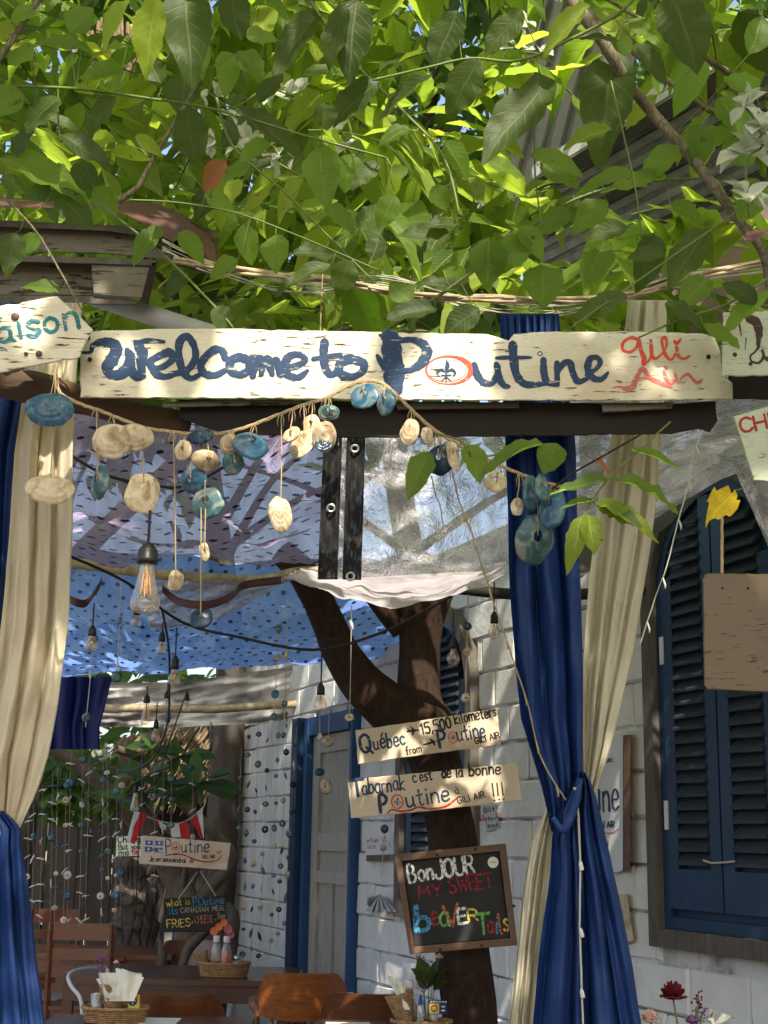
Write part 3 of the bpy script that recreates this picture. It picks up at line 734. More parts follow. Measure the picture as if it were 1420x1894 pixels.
# door
d0, d1 = sd
mb = MB(); wslab(mb, d0, d0 + .045, 0, DOORT, -.02, .06); wslab(mb, d1 - .075, d1, 0, DOORT, -.02, .08); wslab(mb, d0 + .046, d1 - .076, DOORT - .13, DOORT, -.02, .07)
part('door_frame', mb, M['brightblue'], house)
mb = MB(); wslab(mb, d0 + .047, d1 - .078, 0, DOORT - .133, -.02, .004); dr = part('door', mb, M['doorwood'], house)
mb = MB()
for a, b in ((d0 + .05, d0 + .15), (d1 - .21, d1 - .079)): wslab(mb, a, b, .05, DOORT - .135, .002, .03)
for za, zb in ((.1, .28), (1.28, 1.36), (1.5, 1.62), (DOORT - .26, DOORT - .137)): wslab(mb, d0 + .152, d1 - .212, za, zb, .002, .027)
part('door_rail', mb, M['doorwood'], dr)
mb = MB(); m_ = (d0 + d1) / 2 - .03; wslab(mb, m_ - .03, m_ + .03, .285, 1.278, .002, .024); part('door_mullion', mb, M['doorwood'], dr)
mb = MB(); wslab(mb, d1 + .03, d1 + .17, 0, 2.45, -.01, .12); part('blue_post', mb, M['bluewood'], house)
# roof over the right
def roof(P, m1, m2, nrib, th=.03, along=True, ribh=.03):
    """P: four world corners a,b (one long edge) c,d (other); ribs run a->b"""
    a, b, c, d = P; nrm = (b - a).cross(d - a).normalized(); 
    if nrm.z < 0: nrm = -nrm
    mb = MB(); rows = []
    n = nrib * 6
    for i in range(n + 1):
        t = i / n; k = i % 6; h = ribh if k in (1, 2) else 0.
        if i == n: h = 0
        rows.append([a.lerp(d, t) + nrm * h, b.lerp(c, t) + nrm * h])
    mb.quadgrid(rows); return mb
e1, e2 = at(985, 330, 7.6), at(1560, -20, 4.7); g1, g2 = at(1010, 560, 8.3), at(1560, 300, 5.5)
mb = roof([e1, e2, g2, g1], 0, 0, 9); part('roof', mb, M['roofdark'], house)
mb = MB()
for t_ in (0., .37, .75):
    p = e1.lerp(g1, t_ + .01); q = e2.lerp(g2, t_ + .01); mb.tube([p + Vector((0, 0, -.05)), q + Vector((0, 0, -.05))], .028 if t_ else .05, 4)
part('purlin', mb, M['greywood'], house)
mb = MB(); up = Vector((0, .05, .11)); mb.prism([e1, e2, e2 + up, e1 + up], [e1 + Vector((0, .06, 0)), e2 + Vector((0, .06, 0)), e2 + up + Vector((0, .06, 0)), e1 + up + Vector((0, .06, 0))]); part('eave_trim', mb, M['whitemetal'], house)
q = [at(1150, 400, 7.2), at(1500, 330, 6.3), at(1500, 560, 6.3), at(1100, 600, 7.4)]
mb = MB(); mb.prism(q, [p + Vector((.3, .6, 0)) for p in q]); part('gable_wall', mb, M['pinkwall'], house)
P = [at(865, 400, 10.), at(985, -10, 9.), at(1190, 40, 8.6), at(1110, 380, 9.6)]
mb = roof([P[0], P[1], P[2], P[3]], 0, 0, 7, ribh=.05)
rf = single('metal_roof', mb, M['roof'], 'grey ribbed metal roof rising between the leaves beside the darker eave', 'roof')
mb2 = MB(); q = [(866, 395), (984, 0), (996, 0), (880, 400)]
part('ridge_trim', MB().prism([at(x, y, 9.3) for x, y in q], [at(x, y, 9.38) for x, y in q]), M['whitemetal'], rf)
P = [at(x, y, 10.5) for x, y in ((800, 470), (1060, 470), (1060, 610), (800, 610))]

# ---- left: old eave with rusty flashing
D = 4.3
ev = thing('old_eave', 'old grey wooden eave with rusty red flashing above the left end of the sign', 'eave', at(60, 560, D))
def beam(poly, D, th, m, nm, par, jag=0.): return part(nm, board_mb(poly, D, th, jag=jag, bev=1.5), m, par)
beam([(-480, 400), (200, 428), (318, 445), (318, 482), (200, 470), (-480, 452)], D, .08, M['eavewood'], 'fascia', ev, .8)
beam([(-480, 385), (230, 418), (318, 440), (318, 446), (200, 428), (-480, 400)], D - .04, .06, M['greywood'], 'fascia', ev)
beam([(-480, 455), (290, 480), (290, 492), (-480, 470)], D - .02, .05, M['greywood'], 'batten', ev)
beam([(-480, 466), (170, 486), (172, 548), (-480, 540)], D + .05, .06, M['eavewood'], 'board', ev, .6)
beam([(168, 484), (282, 478), (262, 552), (172, 545)], D - .01, .09, M['eavewood'], 'board', ev, .8)
beam([(282, 478), (292, 482), (274, 564), (258, 556), (264, 545)], D - .02, .09, M['darkbeam'], 'end_block', ev)
beam([(-480, 540), (170, 548), (258, 556), (250, 564), (-480, 556)], D + .0, .05, M['greywood'], 'batten', ev)
mb = MB(); A = [(-480, 345), (40, 370), (120, 372), (220, 372), (300, 380), (365, 412), (392, 425)]; B_ = [(-480, 372), (60, 385), (130, 378), (235, 398), (318, 446), (345, 430), (402, 505)]
A = smoothpath(A, 4); B_ = smoothpath(B_, 4)
mb.quadgrid([[at(a[0], a[1] + 3 * nz(i * .7), D + .12) for i, a in enumerate(A)], [at((a[0] + b[0]) / 2, (a[1] + b[1]) / 2 - 4, D - .05 + .03 * nz(i * .9, 3)) for i, (a, b) in enumerate(zip(A, B_))], [at(b[0], b[1], D - .1 + .03 * nz(i * .9, 5)) for i, b in enumerate(B_)]])
part('flashing', mb, M['rust'], ev, smooth=True)
mb = MB(); q = [(318, 446), (345, 428), (400, 425), (402, 512), (318, 490)]; mb.prism([at(x, y, D + .06) for x, y in q], [at(x, y, D + .1) for x, y in q]); part('flashing_side', mb, M['greywood'], ev)
mb = MB(); mb.tube([at(60, 510, 4.75), at(345, 605, 4.3), at(520, 660, 4.1)], .034, 12)
single('drain_pipe', mb, M['pvc'], 'pale plastic pipe sloping down behind the top of the welcome sign', 'pipe', smooth=True)
# ---- horizontal bundle of canes and cords
def bundle(nm, pts, D, n, spread, r, m, label, cat, seed):
    rr = random.Random(seed); mb = MB()
    for k in range(n):
        ph = rr.uniform(0, 9); ry = rr.uniform(-spread, spread)
        q = [at(x, y + ry + spread * .6 * nz(i * .35 + ph, k), D + .04 * nz(i * .3, ph)) for i, (x, y) in enumerate(smoothpath(pts, 5))]
        mb.tube(q, r * rr.uniform(.5, 1.2), 5)
    return single(nm, mb, m, label, cat, smooth=True)
bundle('cane_bundle', [(320, 478), (400, 490), (520, 508), (600, 512), (690, 530), (800, 546), (950, 550), (1060, 552), (1180, 540), (1290, 508), (1420, 480)], 3.6, 5, 7, .0065, M['paleropes'], 'bundle of pale canes running sideways through the leaves above the sign', 'canes', 3)
bundle('wire_bundle', [(300, 455), (420, 505), (560, 535), (700, 520), (860, 560), (1000, 575), (1120, 560), (1250, 520), (1420, 495)], 3.7, 9, 12, .0016, M['whitestring'], 'tangle of thin white wires sagging along the canes', 'wires', 4)
bundle('hanging_ties', [(597, 500), (594, 560), (592, 625)], 3.4, 3, 1, .0022, M['rope'], 'thin ties dropping from the canes to the sign top', 'string', 9)

# ---- gateway beam
gate = thing('gateway_beam', 'dark rough beam carrying the painted welcome board across the entrance', 'beam', at(700, 800, 3.1))
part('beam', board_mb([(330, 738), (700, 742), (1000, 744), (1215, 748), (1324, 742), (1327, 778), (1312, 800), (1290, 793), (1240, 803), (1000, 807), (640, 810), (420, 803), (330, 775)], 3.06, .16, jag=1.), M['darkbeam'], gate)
mbl = MB(); P = smoothpath([(-460, 690, 30), (-90, 700, 30), (0, 706, 31), (80, 722, 34), (160, 742, 28), (250, 765, 27), (350, 784, 22)], 5)
mbl.tube([at(x, y, 3.14) for x, y, r in P], [r * 3.14 / FPX * (1 + .1 * nz(i * .6)) for i, (x, y, r) in enumerate(P)], 12); part('log', mbl, M['log'], gate, smooth=True)
part('batten', board_mb([(300, 744), (440, 738), (560, 741), (556, 748), (300, 754)], 3.03, .02, jag=.5), M['eavewood'], gate)
part('batten', board_mb([(1112, 745), (1245, 744), (1242, 756), (1114, 763)], 3.03, .02, jag=.5), M['eavewood'], gate)
part('batten', board_mb([(730, 744), (960, 744), (960, 755), (735, 758)], 3.035, .02, jag=.5), M['greywood'], gate)
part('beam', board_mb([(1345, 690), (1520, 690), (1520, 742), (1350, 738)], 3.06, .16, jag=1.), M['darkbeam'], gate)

# ---- gate posts: the curtains hang from a bar behind the beam
mb = MB(); mb.tube([at(-160, 640, 3.46), at(500, 645, 3.46), at(1500, 650, 3.46)], .012, 8)
single('curtain_bar', mb, M['greywood'], 'thin grey bar behind the sign that the curtains hang from', 'bar', smooth=True)

for px, lab in ((12, 'slim dark post hidden behind the left curtains'), (1046, 'slim dark post hidden behind the right blue curtain')):
    mb = MB(); p = at(px, 1548, 3.5); mb.tube([Vector((p.x, 3.5, -.1)), Vector((p.x, 3.5, 2.62))], .017, 8); single('gate_post', mb, M['darkbeam'], lab, 'post', smooth=True)
# ---- ceiling rods
mb = MB(); P = [(60, 1030), (200, 1050), (330, 1066), (480, 1074), (560, 1058), (700, 1060)]
mb.tube([at(x, y, 6.2) for x, y in smoothpath(P, 4)], .026, 9)
single('bamboo_pole', mb, M['paleropes'], 'pale bamboo pole holding the far edge of the dashed mauve sheet', 'pole', smooth=True)
mb = MB(); P = [(720, 1085), (830, 1088), (960, 1100), (1110, 1098), (1250, 1088)]
mb.tube([at(x, y, 6.1) for x, y in smoothpath(P, 4)], .026, 9)
single('dark_pole', mb, M['darkbeam'], 'dark pole resting on the fork of the brown tree trunk', 'pole', smooth=True)

# ---- fence and dark back of the terrace (left)
fn = thing('bamboo_fence', 'dark vertical bamboo fence at the back left of the terrace', 'fence', (-3.5, 15.2, 0))
rr = random.Random(11)
x = -6.2
while x < 1.6:
    wv = rr.uniform(.10, .15); m2 = MB(); hgt = rr.uniform(2.35, 2.55)
    m2.box((x, 15.2 + rr.uniform(-.02, .02), hgt / 2 - .05), (wv * .985, .04, hgt)); part('paling', m2, M['bamboo'], fn); x += wv
mb = MB()
for zz in (.6, 1.9): mb.box((-2.3, 15.26, zz), (7.8, .05, .08))
part('rail', mb, M['bamboo'], fn)
# thatched hut
ht = thing('thatched_hut', 'thatched hut eave with ragged straw edge behind the frangipani tree', 'hut', at(220, 1700, 13.5))
rr = random.Random(12); mb = MB()
A = [(235, 1400), (330, 1385), (480, 1360)]; 
for k in range(1500):
    t_ = rr.random(); u_ = rr.random()
    x0 = 225 + 260 * t_; y0 = 1395 - 45 * t_ + rr.uniform(-25, 25) - 10; D0 = 13 + rr.uniform(-.3, .3)
    p = at(x0, y0, D0); q = at(x0 - rr.uniform(40, 90) * (1 - .3 * t_), y0 + rr.uniform(60, 130), D0 - rr.uniform(.1, .5))
    wv = Vector((rr.uniform(.004, .012), 0, rr.uniform(-.004, .004))); mb.v += [p - wv, p + wv, q + wv * .3, q - wv * .3]; b = len(mb.v) - 4; mb.f.append((b, b + 1, b + 2, b + 3))
part('thatch', mb, M['thatch'], ht, kind='stuff')
mb = MB(); q = [(250, 1395), (480, 1350), (480, 1500), (300, 1500)]; mb.prism([at(x, y, 13.6) for x, y in q], [at(x, y, 13.8) for x, y in q]); part('roof_board', mb, M['bamboo'], ht)
mb = MB(); mb.tube([at(395, 1370, 13.1), at(425, 1470, 13.1)], .05, 6); part('strut', mb, M['frame'], ht)
part('strut', board_mb([(405, 1355), (424, 1352), (424, 1478), (412, 1470)], 12.6, .08), M['frame'], ht)
# carved palm stump
mb = MB(); rows = []
for i in range(40):
    t_ = i / 39; y = 1585 + t_ * 400; p = at(250, y, 11.6); r = .17 * (1 + .10 * math.sin(i * 1.15) + .03 * math.sin(i * 2.7)) * (1 + .08 * t_)
    rows.append([p + Vector((math.cos(a) * r * (1 + .12 * nz(a * 1.2, i * .4)), math.sin(a) * r * (1 + .12 * nz(a * 1.2, i * .4)), 0)) for a in [2 * math.pi * k / 24 for k in range(24)]])
mb.quadgrid(rows, closed=True); single('palm_stump', mb, M['carved'], 'thick ringed palm trunk standing in shade behind the ladder-back chair', 'tree trunk', smooth=True)
# dark hut wall pieces at the back
bk = thing('back_hut', 'dark timber hut wall with blue door edge behind the hanging chalkboard', 'hut', at(350, 1800, 13.2))
for poly, mm, nm in (([(292, 1360), (430, 1360), (430, 1900), (292, 1900)], 'bamboo', 'wall'), ):
    part(nm, board_mb(poly, 13.2, .1), M[mm], bk)
part('post', board_mb([(415, 1600), (428, 1600), (426, 1900), (414, 1900)], 12.7, .1), M['bluewood'], bk)
part('panel', board_mb([(303, 1715), (335, 1715), (335, 1810), (303, 1810)], 12.9, .05), M['doorwood'], bk)
part('panel', board_mb([(318, 1722), (335, 1722), (335, 1800), (318, 1800)], 12.85, .04), M['bluewood'], bk)
part('notice', board_mb([(388, 1618), (408, 1618), (408, 1640), (388, 1640)], 12.9, .02), M['oldpaper'], bk)
# green growth beyond the fence
def hedge_later():
    sp_ = Soup(); rr = random.Random(101)
    for k in range(2600):
        q = Vector((rr.uniform(-6.5, 1.5), rr.uniform(15.8, 17.2), rr.uniform(.4, 3.9) ** 1.0)); q.z += .5 * nz(q.x * 1.1, q.y)
        sp_.add(q, Vector((rr.uniform(-1, 1), rr.uniform(-1, .3), rr.uniform(-1, .3))), rr.uniform(.22, .4), rr.uniform(.2, .36), Vector((rr.uniform(-.5, .5), -.6, .8)))
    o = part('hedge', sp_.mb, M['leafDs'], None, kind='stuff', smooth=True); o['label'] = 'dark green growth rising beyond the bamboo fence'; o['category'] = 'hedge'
# ================================================================== LEAVES
def leaf_pts(wr, n=7, fold=.16, droop=.18, wav=.03, seed=0, shape=.42):
    """rows of (x,y,z) across the blade; unit length along +X"""
    rows = []; uvs = []
    for i in range(n + 1):
        u = i / n; a = u ** (math.log(.5) / math.log(shape)); wv = math.sin(math.pi * min(a, 1)) ** .85 * wr * (1 if u < .97 else .5)
        if u == 0: wv = wr * .05
        if u == 1: wv = 0.002
        wv *= 1 + .16 * nz(u * 5, seed * 1.7) + (.03 if i % 2 else -.025) * (0 < i < n)
        z0 = -droop * u * u + .02 * nz(u * 3, seed * 3.1)
        r = []; uu = []
        for vv in (-1, -.55, 0, .55, 1):
            y = wv * vv + .03 * nz(u * 2.2, seed * 5.); z = z0 + fold * abs(vv) * wv * 2 + wav * nz(u * 7 + 3 * (vv > 0), seed * 2.3) * abs(vv) * 1.5
            r.append(Vector((u + (.012 * nz(u * 13, seed, 4) if abs(vv) == 1 else 0), y, z))); uu.append((u, vv))
        rows.append(r); uvs.append(uu)
    return rows, uvs
def leaf_mesh(name, m, wr, n=7, **k):
    mb = MB(); r, u = leaf_pts(wr, n, **k); mb.quadgrid(r, u); return mb.mesh(name, m, smooth=True)
rl = random.Random(21)
LA = [leaf_mesh('leaf', M['leafA'], .28, 12, seed=i, droop=.1 + .05 * i, fold=.10 + .04 * (i % 3), wav=.07) for i in range(5)]
LB = [leaf_mesh('leaf', M['leafB'], .285, 11, seed=i + 9, droop=.08 + .06 * i, fold=.12 + .05 * (i % 3), wav=.06) for i in range(6)]
LC = [leaf_mesh('leaf', M['leafC'], .26, 11, seed=i + 19, droop=.1 + .05 * i, fold=.12 + .05 * (i % 3), wav=.06) for i in range(5)]
LN = [leaf_mesh('leaf', M['leafB'], .17, 11, seed=i + 61, droop=.3 + .25 * i, fold=.2 + .1 * i, wav=.12) for i in range(3)]
LB2 = LB + LN + [leaf_mesh('leaf', M['leafB'], .24, 11, seed=i + 71, droop=-.15 + .4 * i, fold=.35, wav=.16) for i in range(3)]
LSETS = {0: LA, 1: LB, 2: LC}
def frame(d, up):
    d = d.normalized(); y = up.cross(d)
    if y.length < 1e-3: y = Vector((1, 0, 0)).cross(d)
    y.normalize(); z = d.cross(y); return Matrix((d, y, z)).transposed()
def put_leaf(mesh, base, tip, parent, wscale=1., roll=None, name='leaf', upv=None):
    d = tip - base; L = d.length
    up = upv or Vector((rl.uniform(-.6, .6), rl.uniform(-1.0, -.1), rl.uniform(.3, 1.0)))
    F = frame(d, up); o = bpy.data.objects.new(name, mesh); COL.objects.link(o)
    o.matrix_world = Matrix.Translation(base - (wloc(parent) if parent else Vector())) @ (F @ Matrix.Diagonal((L, L * wscale, L))).to_4x4()
    if parent is not None: o.parent = parent
    return o
class Soup:
    """many leaves in one mesh (for what nobody could count)"""
    def __init__(s): s.mb = MB()
    def add(s, base, d, L, wr, up, n=3, droop=.15):
        F = frame(d, up); b = len(s.mb.v); st = [(0, .04), (.3, .85), (.62, .8), (1, .02)]
        for i, (u, wv) in enumerate(st):
            z = -droop * u * u
            for vv in (-1, 0, 1): s.mb.v.append(base + F @ Vector((u * L, vv * wv * wr * L, (z + .14 * abs(vv) * wv * wr * 2) * L)))
        for i in range(3):
            for j in range(2):
                s.mb.f.append((b + i * 3 + j, b + i * 3 + j + 1, b + i * 3 + 4 + j, b + i * 3 + 3 + j))
                s.mb.uv[len(s.mb.f) - 1] = [(st[i][0], j - 1), (st[i][0], j), (st[i + 1][0], j), (st[i + 1][0], j - 1)]

# ---- hand-placed branches close to the camera, hanging over the sign
STEMS = [  # (pixel path, D, radius m, material, label)
 ([(1035, -25), (1110, 70), (1170, 165), (1290, 305), (1360, 400), (1412, 470), (1425, 560)], 3.1, (.0165, .010), 'branch', 'thick bare grey stem slanting down across the upper right with its leaves'),
 ([(690, 148), (790, 125), (870, 108), (960, 112), (1060, 70), (1150, 20), (1200, -40)], 2.9, (.003, .0045), 'stem', 'thin stem of large dark leaves arching across the upper middle right'),
 ([(-30, 158), (140, 164), (260, 180), (400, 203), (560, 250), (715, 292)], 2.9, (.004, .0025), 'stem', 'long thin stem of dark leaves running sideways at the upper left'),
 ([(-15, 130), (30, 62), (85, -20)], 2.75, (.007, .0065), 'branch', 'thick grey green stem cutting the top left corner'),
 ([(180, 375), (300, 470), (400, 570), (432, 608)], 3.15, (.0035, .003), 'stem', 'straight green stem slanting down to the left half of the sign'),
 ([(218, 372), (255, 345), (282, 296), (330, 215), (380, 130)], 3.8, (.010, .004), 'branch', 'forked pale grey branch rising from the rusty flashing'),
 ([(240, 370), (330, 375), (440, 395), (560, 440), (700, 500)], 3.3, (.003, .002), 'stem', 'thin leafy stem running right from above the rusty flashing'),
 ([(690, 625), (770, 575), (850, 520), (930, 460), (1010, 400), (1080, 362), (1180, 337), (1300, 330)], 3.1, (.0045, .0035), 'stem', 'leafy stem climbing right from the middle of the sign'),
 ([(983, 150), (988, 250), (990, 330), (1002, 420)], 3.0, (.002, .002), 'stem', 'thin upright stem with leaves left of the thick grey stem'),
 ([(1130, 150), (1160, 280), (1175, 350), (1188, 445)], 3.0, (.0022, .002), 'stem', 'thin upright stem hanging beside the thick grey stem'),
 ([(-10, 350), (60, 420), (110, 500), (165, 600)], 2.9, (.003, .002), 'branch', 'brownish twig crossing in front of the old eave'),
 ([(1440, 330), (1350, 400), (1250, 470), (1150, 540), (1050, 610)], 2.85, (.0025, .002), 'stem', 'leafy stem slanting down to the red letters of the sign'),
 ([(560, -20), (640, 100), (740, 200), (820, 290), (850, 400)], 3.8, (.006, .003), 'stem', 'leafy twig dropping through the upper centre'),
 ([(400, 180), (430, 270), (520, 350), (600, 430), (690, 520)], 3.6, (.004, .0025), 'stem', 'leafy twig slanting down through the centre left'),
 ([(200, -30), (270, -12), (345, -28), (430, -30), (480, -10), (600, 0)], 2.8, (.004, .003), 'stem', 'twig of large hanging leaves at the top edge left of centre'),
 ([(1440, 500), (1350, 560), (1260, 590), (1180, 625)], 2.8, (.003, .002), 'stem', 'leafy twig hanging before the right end of the sign'),
]
HL = [(290,-5,262,135,58,2),(240,0,172,80,45,2),(345,-25,345,122,70,0),(420,-25,448,72,62,0),
(345,130,328,205,78,0),(212,178,158,243,52,0),(342,200,366,305,64,0),(440,205,572,285,48,0),(150,90,70,70,55,1),(230,135,135,125,40,1),(235,85,160,95,28,2),(420,95,420,172,38,1),(380,75,362,150,36,1),(455,70,520,60,44,1),(440,95,490,140,46,1),
(590,20,500,130,50,0),(640,10,600,120,50,0),(660,0,640,130,60,0),(560,140,665,130,40,1),(700,150,610,220,66,0),(600,190,605,240,50,0),
(30,160,0,215,50,1),(110,180,40,230,60,0),(80,220,150,235,40,0),(110,250,205,290,48,0),(60,240,15,290,45,0),(0,295,165,340,60,1),(165,300,140,355,50,0),(100,355,175,420,60,0),(0,330,50,350,40,0),(175,345,215,400,40,1),
(250,250,300,287,26,2),(420,190,455,175,50,0),(590,270,600,370,50,1),(650,285,640,350,48,1),(700,300,650,340,30,0),
(450,415,465,490,40,1),(510,435,505,495,38,1),(540,470,640,455,42,0),(610,490,505,520,30,0),(645,480,625,545,50,0),(700,440,690,480,50,0),(660,420,720,380,60,0),
(500,265,430,290,35,1),(475,300,400,330,40,1),(440,330,420,370,30,2),(380,355,440,400,30,1),(500,350,450,390,30,2),
(440,480,385,510,40,1),(345,505,300,540,45,0),(390,575,440,603,50,0),
(845,20,802,122,66,0),(965,18,895,100,50,0),(885,110,822,213,70,0),(1090,10,1000,90,40,2),(1018,145,890,290,70,0),(1140,95,1098,268,84,0),(1240,-10,1300,115,92,0),(1040,75,1145,62,34,0),(800,140,690,210,46,0),
(1215,175,1155,235,40,2),(1180,80,1235,150,34,0),(1130,240,1045,260,34,2),(1290,230,1300,300,40,1),(1350,240,1290,270,44,1),(1255,270,1180,330,44,1),(1235,325,1110,350,40,1),(1155,325,1060,355,36,1),
(900,300,980,320,40,1),(980,285,1080,310,44,1),(1000,300,1070,345,36,1),(1110,320,1200,335,34,1),(800,345,830,385,36,1),(745,330,730,300,30,1),(830,430,735,430,40,0),(790,420,860,400,36,0),(905,440,900,530,60,1),(975,440,915,500,46,1),(1060,360,1045,420,56,0),(1120,370,1060,420,40,1),(1160,420,1080,430,40,0),(1120,440,1080,530,52,1),(1000,490,1010,560,60,1),(1210,430,1185,540,60,0),(1310,425,1235,520,60,0),(1400,330,1370,410,64,1),(875,545,780,500,50,0),(810,570,710,580,44,0),(885,570,820,615,52,0),(1160,545,1060,580,40,0),(1310,515,1260,560,48,1),(1230,470,1160,470,40,0),(1425,540,1330,600,40,1),(930,460,860,490,40,0),(1050,385,1000,430,40,1),
(730,360,700,420,40,1),(760,240,700,250,40,1),(820,260,870,330,44,1),(840,330,800,400,40,0),(1300,110,1250,190,44,1),(1330,180,1380,240,50,1),(1400,180,1340,120,40,1),(1385,100,1420,20,46,1),(560,330,500,400,40,2),(600,380,660,420,36,1),(300,420,240,480,40,1),(330,430,380,480,34,1),(30,430,10,500,40,0),(80,440,20,470,40,1),(110,540,40,520,36,1),
(1300,600,1370,640,40,1),(1230,560,1300,590,40,0),(1400,560,1340,520,44,0),(760,560,720,520,40,1),(820,500,880,540,44,1),(960,420,1010,470,40,1),(1240,380,1310,400,44,1),(1340,300,1400,260,50,1),(480,190,520,130,44,0),(300,160,270,100,40,0),(130,60,170,10,50,1),(20,40,70,10,50,1),(60,110,10,90,50,1)]
segs = []; nb_things = []
for k, (pp, D, (r0, r1), mm, lab) in enumerate(STEMS):
    P = smoothpath(pp, 5); pts = [at(x, y, D + .12 * nz(x * .004, y * .004, k)) for x, y in P]
    t_ = thing('leafy_branch', lab, 'branch', tuple(pts[0]), 'branches hanging close over the sign')
    m2 = MB(); n = len(pts)
    rr_ = [(r0 + (r1 - r0) * i / (n - 1)) * (1 + .12 * nz(i * .8, k)) for i in range(n)]
    m2.tube(pts, rr_, 8); part('stem', m2, M[mm], t_, smooth=True); nb_things.append(t_)
    for i, (x, y) in enumerate(P): segs.append((x, y, k, pts[i]))
petioles = {k: MB() for k in range(len(STEMS))}
for (bx, by, tx, ty, wd, tone) in HL:
    best = min(segs, key=lambda s: math.hypot(s[0] - bx, s[1] - by) + (25 if s[2] in (0, 3) else 0)); k = best[2]; D0 = best[3].y
    base = at(bx, by, D0 + rl.uniform(-.05, .05)); Lpx = math.hypot(tx - bx, ty - by)
    tip = at(tx, ty, base.y + rl.uniform(-.35, .35) * Lpx * D0 / FPX)
    tip = base + (tip - base)
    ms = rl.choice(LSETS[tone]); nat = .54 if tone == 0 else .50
    ws = (wd / max(Lpx, 1)) / nat
    F_up = Vector((rl.uniform(-.35, .35), -1, rl.uniform(.1, .7)))
    put_leaf(ms, base, tip, nb_things[k], min(1.7, max(.6, ws)), upv=F_up)
    mid = (best[3] + base) / 2 + Vector((0, 0, -.01)); petioles[k].tube([best[3], mid, base], .0012, 4, cap=False)
for k, m2 in petioles.items():
    if m2.v: part('petiole', m2, M['stem'], nb_things[k])

# ---- trees
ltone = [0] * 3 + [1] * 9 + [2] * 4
def in_view(p, m=60):
    q = C3.transposed() @ (p - Vector((0, 0, CAMH)))
    if q.z >= -.2: return None
    x = 710 + q.x / -q.z * FPX; y = 947 - q.y / -q.z * FPX
    return (x, y) if -m < x < 1420 + m and -m < y < 1894 + m else None
def sprays(par, n, region, Lr, nleaf, maxparts, soup, stemmb, seed, matset=None, bias=.6):
    rr = random.Random(seed); cnt = 0
    for k in range(n):
        p = region(rr); d = Vector((rr.uniform(-1, 1), rr.uniform(-1, .6), rr.uniform(-.5, .35))).normalized(); L = rr.uniform(.35, .75)
        pts = [p]
        for i in range(5):
            d = (d + Vector((rr.uniform(-.2, .2), rr.uniform(-.2, .2), -.10))).normalized(); pts.append(pts[-1] + d * L / 5)
        if stemmb is not None: stemmb.tube(pts, [.004, .0035, .003, .0025, .002, .0015], 5, cap=False)
        for j in range(nleaf):
            t_ = (j + .5) / nleaf * 5; i = min(4, int(t_)); b = pts[i].lerp(pts[i + 1], t_ - i)
            dd = (pts[i + 1] - pts[i]).normalized(); side = dd.cross(Vector((0, 0, 1))); side = side.normalized() if side.length > .1 else Vector((1, 0, 0))
            ld = (dd * rr.uniform(.2, .8) + side * (1 if j % 2 else -1) * rr.uniform(.6, 1.1) + Vector((0, 0, rr.uniform(-1.0, .1)))).normalized()
            ll = rr.uniform(*Lr); up = Vector((rr.uniform(-.7, .7), rr.uniform(-.9, .5), 1.0))
            if cnt < maxparts and in_view(b):
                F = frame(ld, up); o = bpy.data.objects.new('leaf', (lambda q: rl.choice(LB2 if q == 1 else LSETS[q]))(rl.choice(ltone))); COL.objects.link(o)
                o.matrix_world = Matrix.Translation(b - wloc(par)) @ (F @ Matrix.Diagonal((ll, ll * rr.uniform(.8, 1.15), ll))).to_4x4(); o.parent = par; cnt += 1
            else: soup.add(b, ld, ll, rr.uniform(.22, .28), up)
def limb(mb, pts, r0, r1, n=8):
    P = smoothpath(pts, 5); m_ = len(P); mb.tube([Vector(p) for p in P], [(r0 + (r1 - r0) * i / (m_ - 1)) * (1 + .08 * nz(i * .7, pts[0][0])) for i in range(m_)], n)

# three leafy trees whose crowns meet over the entrance
def reg_px(x0, x1, y0, y1, D0, D1):
    def f(r):
        while True:
            x, y = r.uniform(x0, x1), r.uniform(y0, y1)
            # the crown is thin in front of the metal roofs
            if x > 850 and y < 520 - .28 * abs(x - 1000) and not (x > 1250 and y < 60) and r.random() < .86: continue
            return at(x, y, r.uniform(D0, D1))
    return f
TREES = [
 ('leafy tree whose crown fills the upper left behind the old eave', (-2.6, 7.6), (-.9, 5.9, 3.9), reg_px(-120, 520, -160, 640, 4.6, 7.5), 30, 31),
 ('leafy tree with bright crown filling the middle above the sign', (-3.6, 9.4), (-.6, 8.2, 4.6), reg_px(380, 960, -160, 620, 4.3, 7.2), 30, 32),
 ('leafy tree whose crown covers the upper right before the metal roofs', (2.3, 3.0), (1.7, 4.4, 3.9), reg_px(900, 1520, -160, 610, 4.0, 4.9), 12, 33),
]
for lab, (tx, ty), (cx, cy, cz), reg, ns, sd_ in TREES:
    T = thing('leafy_tree', lab, 'tree', (tx, ty, 0), 'leafy trees over the entrance')
    m2 = MB(); limb(m2, [(tx, ty, -.1), (tx + .05, ty, 1.6), ((tx + cx) / 2, (ty + cy) / 2, 3.2), (cx, cy, cz), (cx + .3, cy - .4, cz + 1.2)], .11 if tx < 0 else .05, .03)
    rr = random.Random(sd_)
    for k in range(6):
        a = rr.uniform(0, 6.28); limb(m2, [(cx, cy, cz), (cx + .6 * math.cos(a), cy + .5 * math.sin(a), cz + .2), (cx + 1.3 * math.cos(a), cy + 1.0 * math.sin(a), cz + rr.uniform(-.3, .9))], .018, .004, 6)
    part('trunk', m2, M['branch'] if sd_ != 31 else M['plum'], T, smooth=True)
    sp_ = Soup(); st = MB()
    sprays(T, ns, reg, (.15, .31), 9, 270, sp_, st, sd_)
    sprays(T, int(ns * 2.2), reg, (.18, .29), 9, 0, sp_, st, sd_ + 50)
    part('twig', st, M['stem'], T, kind='stuff')
    part('foliage', sp_.mb, M['leafBs'], T, kind='stuff', smooth=True)
